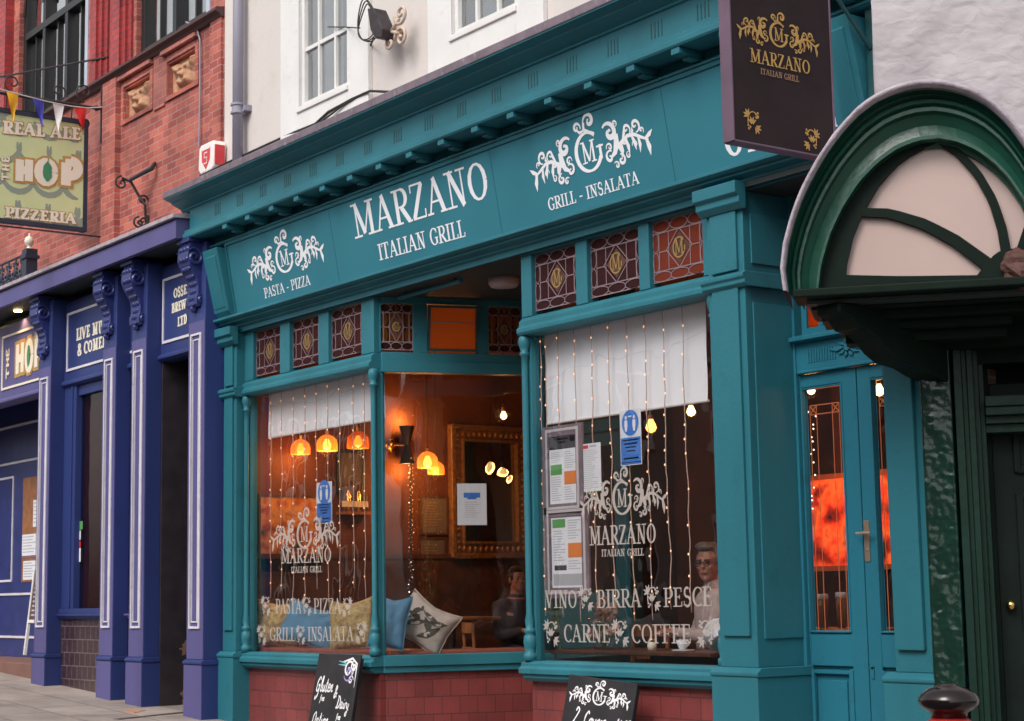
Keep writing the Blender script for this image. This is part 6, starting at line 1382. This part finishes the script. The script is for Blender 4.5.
for yc, zc, r_, a_, sg in ((-.13, zz+.17, .12, -90, -1), (-.45, zz+.13, .10, -90, 1), (-.12, zz-.19, .10, 90, 1), (-1.0, zz+.14, .11, -90, -1), (-1.3, zz+.1, .08, -90, 1)):
    pts, ws = spiral(yc, zc, r_, a_, 1.3, .05, sgn=sg); b.tube([(HX, a, z) for a, z in pts], .010, 6)
for yv in (yL+.2, yR-.2): b.tube([(HX-.03, yv, zT-.01), (HX-.01, yv, zz)], .009, 6)
b.box(HX-.025, HX+.025, .085, .118, zz-.42, zz+.3); b.box(HX-.03, HX-.0, yL+.1, yR+.2, zB-.045, zB-.03); b.build('scroll_iron', M['iron'], br)
b = MB(); b.tube([at(-20, 100, .1)+V((0, -1.2, .3)), at(40, 83, 0)+V((0, -.5, 0)), at(108, 57, .1)], .012, 6); o = b.build('stay_rod', M['iron']); tag(o, 'thin dark iron stay rod running from the brick pier out above the pub sign', 'stay rod')
# bunting
BX = HX+.10; BP = Pl((BX, 0, 0), (0, 1, 0))
t_ = thing('bunting', 'string of yellow, blue, white and red pennants tied to the pub sign bracket', 'bunting', BP.p(BP.h(104, 108)[0], zz, 0))
pts = [BP.p(*BP.h(x, y)) for x, y in ((-25, 82), (0, 89), (22, 95), (45, 101), (70, 106), (88, 108), (104, 107))]
b = MB(); b.tube(pts, .007, 6); b.build('cord', M['cord'], t_)
for (xa, ya, xb, yb, xt, yt, m_, l) in ((6.5, 91.5, 19, 94, 13, 122, 'yel', 'yellow'), (32, 97.5, 44, 101, 42, 126, 'blu', 'blue'), (52.5, 102, 64.5, 104.5, 58.5, 131, 'wht', 'white'), (74, 106.5, 86.5, 108, 83.5, 135, 'redc', 'red')):
    A, Bq, Tp = BP.p(*BP.h(xa, ya)), BP.p(*BP.h(xb, yb)), BP.p(*BP.h(xt, yt)); n = 6; vs = []
    for j in range(n+1):
        f = j/n
        for i in range(n+1):
            e = i/n; p = (A*(1-e)+Bq*e)*(1-f)+Tp*f; p = p+V((.025*sin(e*3.3+f*4+xa)*(f+.15)*(1-f*.4), 0, 0)); vs.append(p)
    b = MB(); b.add(vs, [(j*(n+1)+i, j*(n+1)+i+1, (j+1)*(n+1)+i+1, (j+1)*(n+1)+i) for j in range(n) for i in range(n)]); b.build(l+'_pennant', M[m_], t_, smooth=True)
# --- empty bracket on the brick wall
t_ = thing('iron_bracket', 'empty rusty wrought iron bracket with scrolls on the red brick wall', 'bracket', at(145, 225, .1))
b = MB(); X_ = at(147, 200, .1).x; P = Pl((X_, 0, 0), (0, 1, 0)); q = P.h(147, 222); 
ya, za = .1, at(147, 226, .1).z
b.box(X_-.03, X_+.03, .09, .118, za-.05, za+.12)
ps = [onx(x, y, X_) for x, y in ((145, 224), (143, 205), (136, 192), (127, 180), (121, 178))]
b.tube([at(155, 163, .1), at(152, 168, .05), onx(130, 180, X_)], [.02, .03, .022], 8); b.tube([at(146, 222, .1), at(145, 205, .06), onx(139, 196, X_), onx(131, 182, X_), onx(122, 178, X_)], .016, 8)
for x, y, r_, a_ in ((121.5, 183, .08, 90), (143, 200, .06, 0), (139, 223, .07, 90), (143, 221, .06, 200)):
    c = onx(x, y, X_+.0); pts, ws = spiral(c.y, c.z, r_, a_, 1.4, .05); b.tube([(X_, a, z) for a, z in pts], .012, 6)
b.build('scroll_iron', M['iron'], t_)
# --- drainpipe
c = V((at(238, 80, .02).x, .02, 0)); t_ = thing('drainpipe', 'grey painted drainpipe between the brick and the cream wall', 'drainpipe', (c.x, .02, 5.8))
b = MB(); b.tube([(c.x, .02, 5.78), (c.x, .02, 9.4)], .055, 16); b.build('pipe', M['grey'], t_, smooth=True)
zc = at(238, 108, 0).z
for k, z in enumerate((zc, zc+1.9)):
    b = MB(); b.lathe((c.x, .02, z-.06), [(.058, 0), (.075, .01), (.075, .03), (.062, .035), (.062, .09), (.075, .095), (.075, .115), (.058, .12)], 18); b.box(c.x-.11, c.x+.11, .04, .118, z-.03, z+.03); b.build('collar', M['grey'], t_, smooth=False)
# --- alarm box
p = Pl((0, .10, 0), (1, 0, 0)); a0, b1 = at(199, 148, -.02).x, at(199, 147, -.02).z; a1 = at(215, 150, -.02).x; b0 = at(205, 173, -.02).z
t_ = thing('alarm_box', 'white burglar alarm box with a red shield on the brick wall, beside the drainpipe', 'alarm box', ((a0+a1)/2, .0, b0))
AP = fx(-.03)
sh_ = [(a0, b0+.06), (a0+.02, b1-.03), (a0+.06, b1), (a1-.03, b1), (a1, b1-.05), (a1-.02, b0+.03), (a1-.07, b0), (a0+.05, b0)]
b = MB(); b.prism(AP, sh_, -.14, 0); b.build('case', M['alarm'], t_, bevel=.015)
b = MB(); cx, cz = (a0+a1)/2, (b0+b1)/2; b.poly(AP, [(cx-.10, cz+.10), (cx+.10, cz+.10), (cx+.09, cz-.03), (cx, cz-.13), (cx-.09, cz-.03)], .002); b.slab(AP, a1-.01, b0+.05, a1+.004, b1-.05, -.12, -.01); b.build('red_shield', M['alarmred'], t_)
b = MB(); b.slab(AP, cx-.09, b1-.07, cx+.09, b1-.05, .001, .003); b.ribbon(AP, [(cx+.04, cz+.05), (cx-.03, cz+.05), (cx-.03, cz), (cx+.03, cz), (cx+.03, cz-.06), (cx-.04, cz-.06)], .014, .006); b.build('white_mark', M['alarm'], t_)
# --- old floodlight on scroll bracket with cables
c = at(376, 25, -.12); t_ = thing('wall_floodlight', 'old dark box floodlight with pale scroll bracket and looped cable on the cream wall', 'floodlight', tuple(c))
FP_ = fx(-.12); h = lambda x, y: FP_.h(x, y)
b = MB(); b.prism(FP_, [h(369, 9), h(375, 8), h(384, 29), h(383, 38), h(377, 39), h(372, 30)], -.12, .02); b.build('lamp_box', M['iron'], t_, bevel=.01)
b = MB(); A = h(374, 24); 
for x, y, r_, a_, s in ((394-1, 12, .10, 180, 1), (393, 36, .10, 180, -1), (382, 42, .06, 90, 1)):
    q = h(x, y); pts, ws = spiral(q[0], q[1], r_, a_, 1.4, .05, sgn=s); b.tube([FP_.p(a, z, -.08) for a, z in pts], .015, 8)
b.tube([FP_.p(*h(384, 30), -.08), FP_.p(*h(391, 17), -.08)], .018, 8); b.tube([FP_.p(*h(384, 30), -.08), FP_.p(*h(391, 32), -.08)], .018, 8); b.tube([FP_.p(*h(380, 26), -.08), FP_.p(*h(380, 26), -.24)], .03, 8)
b.build('scroll_bracket', mat('cream_painted_iron', (.52, .40, .32), .6, dirt=(.2, .1, .06), dirt_amt=.8), t_, smooth=True)
b = MB(); q = h(366.5, 22)
for k in range(3): b.tube([FP_.p(q[0]+(.13+.02*k)*cos(a+.2*k)+.02*k, q[1]+(.16+.025*k)*sin(a), .01*k+.02*sin(a*2)) for a in [i*pi/12 for i in range(25)]], .006, 6)
b.tube([at(374, 38, -.05), at(371, 44, .1), at(366, 60, .1), at(366.5, 92, .1)], .009, 6)
b.tube([FP_.p(*h(360, 28)), at(345, 27, .1), at(328, 27, .1)], .006, 5); b.build('cable', M['rubber'], t_)
b = MB(); b.tube([at(x, y, Y) for x, y, Y in ((200, 176, -.1), (233, 160, 0.02), (255, 150, .09), (290, 134, .08), (315, 124, .05), (328, 112, .06), (352, 99, .07), (370, 91, .06), (393, 92, .0))], .012, 6)
b.tube([at(x, y, Y) for x, y, Y in ((306, 130, .05), (325, 119, .04), (345, 104, .06), (364, 93, .07))], .009, 6); o = b.build('wall_cable', M['rubber']); tag(o, 'black cable lying along the foot of the cream wall above the cornice', 'cable')
b = MB(); b.tube([at(x, y, .09) for x, y in ((186, 22), (196, 26), (200, 40), (200, 90), (199, 147))], .010, 6); o = b.build('wall_conduit', M['grey']); tag(o, 'thin pale conduit running down the brick to the alarm box', 'conduit')
b = MB(); b.run([(-.05, 5.80), (-.03, 5.84), (.115, 5.86), (.115, 5.80)], at(426, 74, .1).x, at(533, 30, .1).x); o = b.build('timber_batten', M['wood']); tag(o, 'weathered brown timber batten on the lead beneath the second sash window', 'batten')

# --- chalkboards
cur = {  # monoline handwriting, unit x-height 1
 'l': (.5, [[(.1, .1), (.35, 1.5), (.25, 2), (.1, 1.6), (.2, .1), (.5, .2)]]), 'u': (.8, [[(.0, .9), (.1, .1), (.4, .1), (.55, .9), (.6, .1), (.8, .2)]]),
 't': (.6, [[(.25, 1.7), (.2, .2), (.35, 0), (.55, .2)], [(0, 1.1), (.5, 1.15)]]), 'e': (.65, [[(.05, .5), (.5, .6), (.4, 1), (.15, .9), (.08, .3), (.3, 0), (.65, .2)]]),
 'n': (.8, [[(.05, .9), (.1, 0), (.2, .7), (.45, .95), (.5, .1), (.8, .2)]]), 'a': (.8, [[(.5, .8), (.2, .95), (.05, .4), (.2, 0), (.48, .4), (.52, .9), (.55, .1), (.8, .15)]]),
 'i': (.4, [[(.1, .9), (.15, .1), (.4, .2)], [(.18, 1.3), (.2, 1.36)]]), 'r': (.6, [[(.05, .9), (.1, 0), (.15, .6), (.35, .95), (.55, .85)]]), 'y': (.8, [[(.0, .9), (.15, .2), (.45, .3), (.55, .9), (.4, -.7), (.1, -.9), (.1, -.5), (.7, .1)]]),
 'f': (.55, [[(.5, 1.7), (.3, 1.8), (.2, 1.2), (.15, -.5), (.05, -.7)], [(0, .8), (.45, .85)]]), 'o': (.75, [[(.35, .95), (.05, .6), (.15, .05), (.5, .1), (.55, .7), (.35, .95), (.75, .8)]]),
 'p': (.8, [[(.1, .9), (.0, -.9), (.1, .6), (.4, .95), (.55, .5), (.35, .05), (.1, .2)]]), 'v': (.75, [[(.0, .9), (.25, .05), (.5, .9), (.75, .8)]]), 'b': (.75, [[(.2, 1.9), (.05, .1), (.35, 0), (.55, .5), (.3, .9), (.1, .5)]]),
 's': (.55, [[(.45, .85), (.15, .8), (.2, .5), (.4, .3), (.2, 0), (.0, .15)]]), ' ': (.5, []),
 'G': (1.1, [[(.8, 1.5), (.5, 1.9), (.1, 1.2), (.15, .2), (.5, 0), (.8, .6), (.5, .8), (.85, .8), (.75, -.5), (.3, -1.1), (.2, -.6)]]), 'D': (1.1, [[(.25, 1.7), (.2, 0), (.0, .1), (.6, .05), (.95, .8), (.6, 1.6), (.0, 1.7)]]),
 'O': (1.1, [[(.5, 1.8), (.1, 1.2), (.15, .2), (.5, 0), (.85, .6), (.8, 1.4), (.5, 1.8), (.3, 1.5)]]), '&': (1.0, [[(.8, .1), (.2, 1.2), (.35, 1.7), (.55, 1.4), (.1, .5), (.3, 0), (.8, .8)]]),
 'C': (1.0, [[(.8, 1.4), (.5, 1.75), (.1, 1.1), (.15, .2), (.5, 0), (.85, .4)]]), '2': (.9, [[(.1, 1.3), (.35, 1.7), (.65, 1.3), (.05, 0), (.75, .05)]]), '1': (.5, [[(.1, 1.4), (.3, 1.7), (.25, 0)]]), '4': (.8, [[(.4, 1.7), (.05, .6), (.7, .6)], [(.5, 1.1), (.45, 0)]]), '9': (.7, [[(.5, 1.3), (.3, 1.7), (.05, 1.3), (.3, 1.0), (.55, 1.5), (.4, 0)]]), '5': (.7, [[(.6, 1.7), (.15, 1.65), (.1, 1.0), (.5, .9), (.45, .1), (.05, .05)]]), '.': (.3, [[(.1, .05), (.14, .1)]])}
def hand(mb, P, s, a, z, xh, w=.007, slant=.2, rise=0, l=.001):
    x = 0
    for ch in s:
        adv, st = cur[ch]
        for pts in st:
            o = []
            for i in range(len(pts)-1):       # smooth through the points
                p0 = pts[max(0, i-1)]; p1 = pts[i]; p2 = pts[i+1]; p3 = pts[min(len(pts)-1, i+2)]
                for k in range(5):
                    t = k/5; o.append(tuple(.5*((2*p1[d])+(-p0[d]+p2[d])*t+(2*p0[d]-5*p1[d]+4*p2[d]-p3[d])*t*t+(-p0[d]+3*p1[d]-3*p2[d]+p3[d])*t**3) for d in (0, 1)))
            o.append(pts[-1]); q = [(a+(x+X+slant*Y)*xh*.9, z+Y*xh+rise*(x+X)*xh) for X, Y in o]
            mb.ribbon(P, q, [w*(.7+.5*abs(sin(i*.5))) for i in range(len(q))], l)
        x += adv+.08
    return x*xh*.9
def board(lab, x0, x1, ztop, yt, roll, hgt, writer, group='chalkboard A boards'):
    w = x1-x0; cx = (x0+x1)/2; zg = ground_z(cx); lean = .22*hgt/1.15
    up = V((0, lean, hgt)).normalized(); R_ = Matrix.Rotation(roll, 3, V((0, -1, 0))); u = R_ @ V((1, 0, 0)); v = R_ @ up
    P = Pl(V((cx, yt, ztop))-v*hgt, u, v); H_ = hgt
    t_ = thing('chalkboard', lab, 'chalkboard', (cx, yt-lean, zg), group)
    b = MB(); b.slab(P, -w/2, 0, w/2, H_, -.018, 0); b.build('board', M['chalk'], t_, bevel=.006)
    b = MB(); b.slab(P, -w/2+.01, -.01, w/2-.01, H_-.03, -.045, -.024); b.build('rear_leaf', M['chalk'], t_, bevel=.006)
    writer(P, w, H_, t_); return t_
def wr1(P, w, H_, t_):
    b = MB(); hand(b, P, 'Gluten', -w/2+.05, H_-.33, .066, .013); hand(b, P, '&', -w/2+.37, H_-.38, .062, .014); hand(b, P, 'Dairy', -w/2+.44, H_-.46, .058, .012, rise=-.05); hand(b, P, 'free', -w/2+.15, H_-.41, .028, .008); hand(b, P, 'free', -w/2+.47, H_-.56, .028, .008)
    hand(b, P, 'Option', -w/2+.07, H_-.62, .062, .012); hand(b, P, 'available', -w/2+.15, H_-.80, .056, .012)
    for cx, cz, r, a, tn, wd in ((w/2-.16, H_-.13, .085, -40, 1.5, .02), (w/2-.08, H_-.10, .05, 90, 1.2, .02), (w/2-.10, H_-.22, .04, 0, 1.3, .014)):
        pts, ws = spiral(cx, cz, r, a, tn, wd); b.ribbon(P, pts, ws, .001)
    b.ribbon(P, [(w/2-.28, H_-.07), (w/2-.12, H_-.035), (w/2-.035, H_-.08), (w/2-.03, H_-.28)], [.01, .02, .022, .004], .001); b.build('chalk_writing', M['chalkw'], t_)
    b = MB(); pts, ws = spiral(w/2-.15, H_-.16, .075, 200, 1.2, .018); b.ribbon(P, pts, ws, .003); b.build('violet_flourish', M['chalkv'], t_)
    b = MB(); [b.ribbon(P, [(w/2-.34, H_-.06-.03*k), (w/2-.22, H_-.075-.02*k)], [.004, .018], .003) for k in range(2)]; b.build('teal_flourish', M['chalkg'], t_)
board('black chalkboard with gluten and dairy free writing, leaning by the left turned column', at(316, 652, -.1).x, at(358, 657, -.1).x, 1.13, -.07, R(0), 1.0, wr1)
def wr2(P, w, H_, t_):
    b = MB(); put_crest(b, P, (0, H_-.125), w/10.6, .058, l=.001); hand(b, P, '2', -w/2+.13, H_-.335, .068, .012); hand(b, P, 'Course', -w/2+.25, H_-.335, .056, .012, rise=-.01); hand(b, P, '14.95', -w/2+.60, H_-.345, .05, .011)
    hand(b, P, '2 Courses', -w/2+.14, H_-.56, .05, .009); b.build('chalk_writing', M['chalkw'], t_)
board('black chalkboard with a white scroll crest, standing askew under the right bay sill', at(567, 680, -.1).x, at(635, 683, -.1).x, 1.015, -.08, R(-3.5), 1.0, wr2)
# --- white A-frame by the pub entrance
Pf = fx(.25); A = at(38, 568, .3); Bq = at(24, 655, .3)
t_ = thing('menu_easel', 'white framed sandwich board with a dark menu panel in the pub entrance', 'sandwich board', (A.x+.1, .3, Bq.z))
P = Pl(Bq, (1, 0, 0), V((at(37, 568, .55).x-Bq.x, .22, A.z-Bq.z))); w = .62; H_ = (A-Bq).length
b = MB(); b.slab(P, 0, 0, .035, H_, -.02, .015); b.slab(P, w-.035, 0, w, H_, -.02, .015); b.slab(P, .035, H_-.04, w-.035, H_, -.02, .015); b.slab(P, .035, H_*.36, w-.035, H_*.36+.04, -.02, .015); b.build('white_frame', M['white'], t_, bevel=.004)
b = MB(); b.slab(P, .035, H_*.36+.04, w-.035, H_-.04, -.01, .005); b.build('menu_panel', M['dwood'], t_)
b = MB(); [b.slab(P, .09, H_*.44+.06*i, .09+.4*random.uniform(.5, 1), H_*.44+.06*i+.022, .005, .008) for i in range(11)]; b.build('menu_print', M['ink'], t_)
P = Pl(Bq+V((0, .55, 0)), (1, 0, 0), V((at(37, 568, .55).x-Bq.x, -.22, A.z-Bq.z))); b = MB(); b.slab(P, 0, 0, .035, H_, -.02, .015); b.slab(P, w-.035, 0, w, H_, -.02, .015); b.build('rear_legs', M['white'], t_)
# --- bollard in the foreground
q = at(948.5, 700, -3.35); bx, by = q.x, -3.35; zt = at(948, 683.5, -3.35).z; k = (at(976, 700, -3.35)-at(921, 700, -3.35)).length/2/.105*.86
t_ = thing('bollard', 'red cast iron bollard with a gloss black domed cap in the near right corner', 'bollard', (bx, by, ground_z(bx)))
b = MB(); r = .105*k; b.lathe((bx, by, zt), [(.002, 0), (r*.28, -.001), (r*.34, -.008*k), (r*.62, -.016*k), (r*.85, -.030*k), (r*.97, -.048*k), (r, -.060*k), (r*.97, -.072*k), (r*.80, -.088*k), (r*.62, -.098*k), (r*.58, -.118*k), (.01, -.119*k)][::-1], 48); b.build('domed_cap', M['blackgloss'], t_, smooth=True)
b = MB(); z1 = zt-.118*k; zg = ground_z(bx)-.14; b.lathe((bx, by, zg), [(r*1.1, 0), (r*1.1, .10), (r*.85, .16), (r*.72, .2), (r*.66, z1-zg-.05), (r*.72, z1-zg-.04), (r*.72, z1-zg-.01), (r*.6, z1-zg)], 40); b.build('post', M['redpost'], t_, smooth=True)
# --- drain details in the pavement
def onground(x, y, dz=.004):
    d = ray(x, y); # plane z = .5-.05(x+16.4)+dz
    n_ = V((.05, 0, 1)); o_ = V((-16.4, 0, .5+dz)); t = (o_-CAM).dot(n_)/d.dot(n_); return CAM+d*t
b = MB(); p0, p1 = onground(116, 719), onground(193, 711)
d = (p1-p0).normalized(); sd = V((0, 0, 1)).cross(d).normalized()*.05
b.add([p0-sd, p1-sd, p1+sd, p0+sd, p0-sd-V((0, 0, .02)), p1-sd-V((0, 0, .02)), p1+sd-V((0, 0, .02)), p0+sd-V((0, 0, .02))], [(0, 1, 2, 3), (4, 5, 1, 0), (7, 6, 2, 3)])
o = b.build('channel_drain', brick('slotted_iron_drain', (.05, .035, .03), (.04, .03, .03), (.14, .08, .06), .05, .2, .012, flat=True)); tag(o, 'narrow slotted iron channel drain across the pavement at the bottom left', 'drain')
pts = [onground(x, y) for x, y in ((121, 711), (133, 708.5), (146, 710), (134, 713))]
b = MB(); b.add(pts+[p-V((0, 0, .01)) for p in pts], [(0, 1, 2, 3), (0, 1, 5, 4), (1, 2, 6, 5), (2, 3, 7, 6), (3, 0, 4, 7)]); o = b.build('inspection_cover', M['terr']); tag(o, 'small rusty square cover set in the paving flags', 'cover')

# ================================================================== across the street (seen only in reflections and from the side)
def far_house(x0, x1, h, m_, lab):
    t_ = thing('terraced_house', lab, 'house', ((x0+x1)/2, -14, 0), 'terrace across the street')
    hol = []
    n = int((x1-x0)/2.4)
    for i in range(n):
        cx = x0+(x1-x0)*(i+.5)/n
        hol += [(cx-.5, 1.0, cx+.5, 2.9), ]
    PF = Pl((0, -13.6, 0), (-1, 0, 0))
    b = MB(); b.box(x0, x1, -19, -13.6, -1, h); b.build('wall', M[m_], t_)
    b = MB(); b.add([(x0, -13.4, h), (x1, -13.4, h), (x1, -19, h), (x0, -19, h), (x0, -16.3, h+2), (x1, -16.3, h+2)], [(0, 1, 5, 4), (3, 4, 5, 2), (0, 4, 3), (1, 2, 5), (0, 3, 2, 1)]); b.build('roof', M['slate'], t_)
    for i in range(n):
        cx = x0+(x1-x0)*(i+.5)/n
        for z0, z1 in ((1.1, 2.9), (4.3, 6.0)):
            if z1 > h: continue
            b = MB(); b.frame(PF, -cx-.5, z0, -cx+.5, z1, .08, -.02, .03); b.slab(PF, -cx-.03, z0, -cx+.03, z1, 0, .025); b.slab(PF, -cx-.6, z0-.12, -cx+.6, z0, 0, .08); f = b.build('window', M['white'], t_)
            b = MB(); b.slab(PF, -cx-.44, z0+.06, -cx+.44, z1-.06, .002, .008); b.build('pane', M['black'], f)
    b = MB(); b.slab(PF, -x0-.9 if 0 else -(x0+1.5), -.2, -(x0+.5), 2.2, 0, .05); b.build('door', M['dgreen'], t_)
far_house(-46, -30, 6.6, 'bwall', 'brown brick terrace house farthest up the street opposite')
far_house(-30, -19, 6.2, 'stone', 'pale stone fronted house opposite the pub')
far_house(-19, -8, 6.8, 'bwall', 'brown brick house opposite the restaurant')
far_house(-8, 6, 6.4, 'stone', 'cream rendered house opposite the stucco house')
# ================================================================== LIGHT
el, az = R(45), R(162)       # azimuth clockwise from north (+y)
w = bpy.data.worlds.new('World'); S.world = w; w.use_nodes = True; t = w.node_tree; bg = t.nodes['Background']
sky = N(t, 'ShaderNodeTexSky'); sky.sky_type = 'NISHITA'; sky.sun_disc = False; sky.sun_elevation = el; sky.sun_rotation = az; sky.dust_density = 4; sky.air_density = 1.2
hs = N(t, 'ShaderNodeHueSaturation'); hs.inputs['Saturation'].default_value = .12; t.links.new(sky.outputs[0], hs.inputs['Color']); t.links.new(hs.outputs[0], bg.inputs[0]); bg.inputs[1].default_value = .15
sd_ = bpy.data.lights.new('sun', 'SUN'); sd_.energy = 1.1; sd_.angle = R(25); sd_.color = (1, .91, .83); so = bpy.data.objects.new('sun', sd_); col.objects.link(so)
dirv = V((sin(az)*cos(el), cos(az)*cos(el), sin(el))); so.rotation_euler = dirv.to_track_quat('Z', 'Y').to_euler()
vs_ = S.view_settings; S.display_settings.display_device = 'sRGB'; vs_.view_transform = 'Standard'; vs_.look = 'None'; vs_.exposure = .38; vs_.gamma = 1
cd.dof.use_dof = True; cd.dof.focus_distance = 12.5; cd.dof.aperture_fstop = 7
S.cycles.use_denoising = True; S.cycles.max_bounces = 8; S.cycles.diffuse_bounces = 4; S.cycles.transparent_max_bounces = 24; S.cycles.sample_clamp_indirect = 5
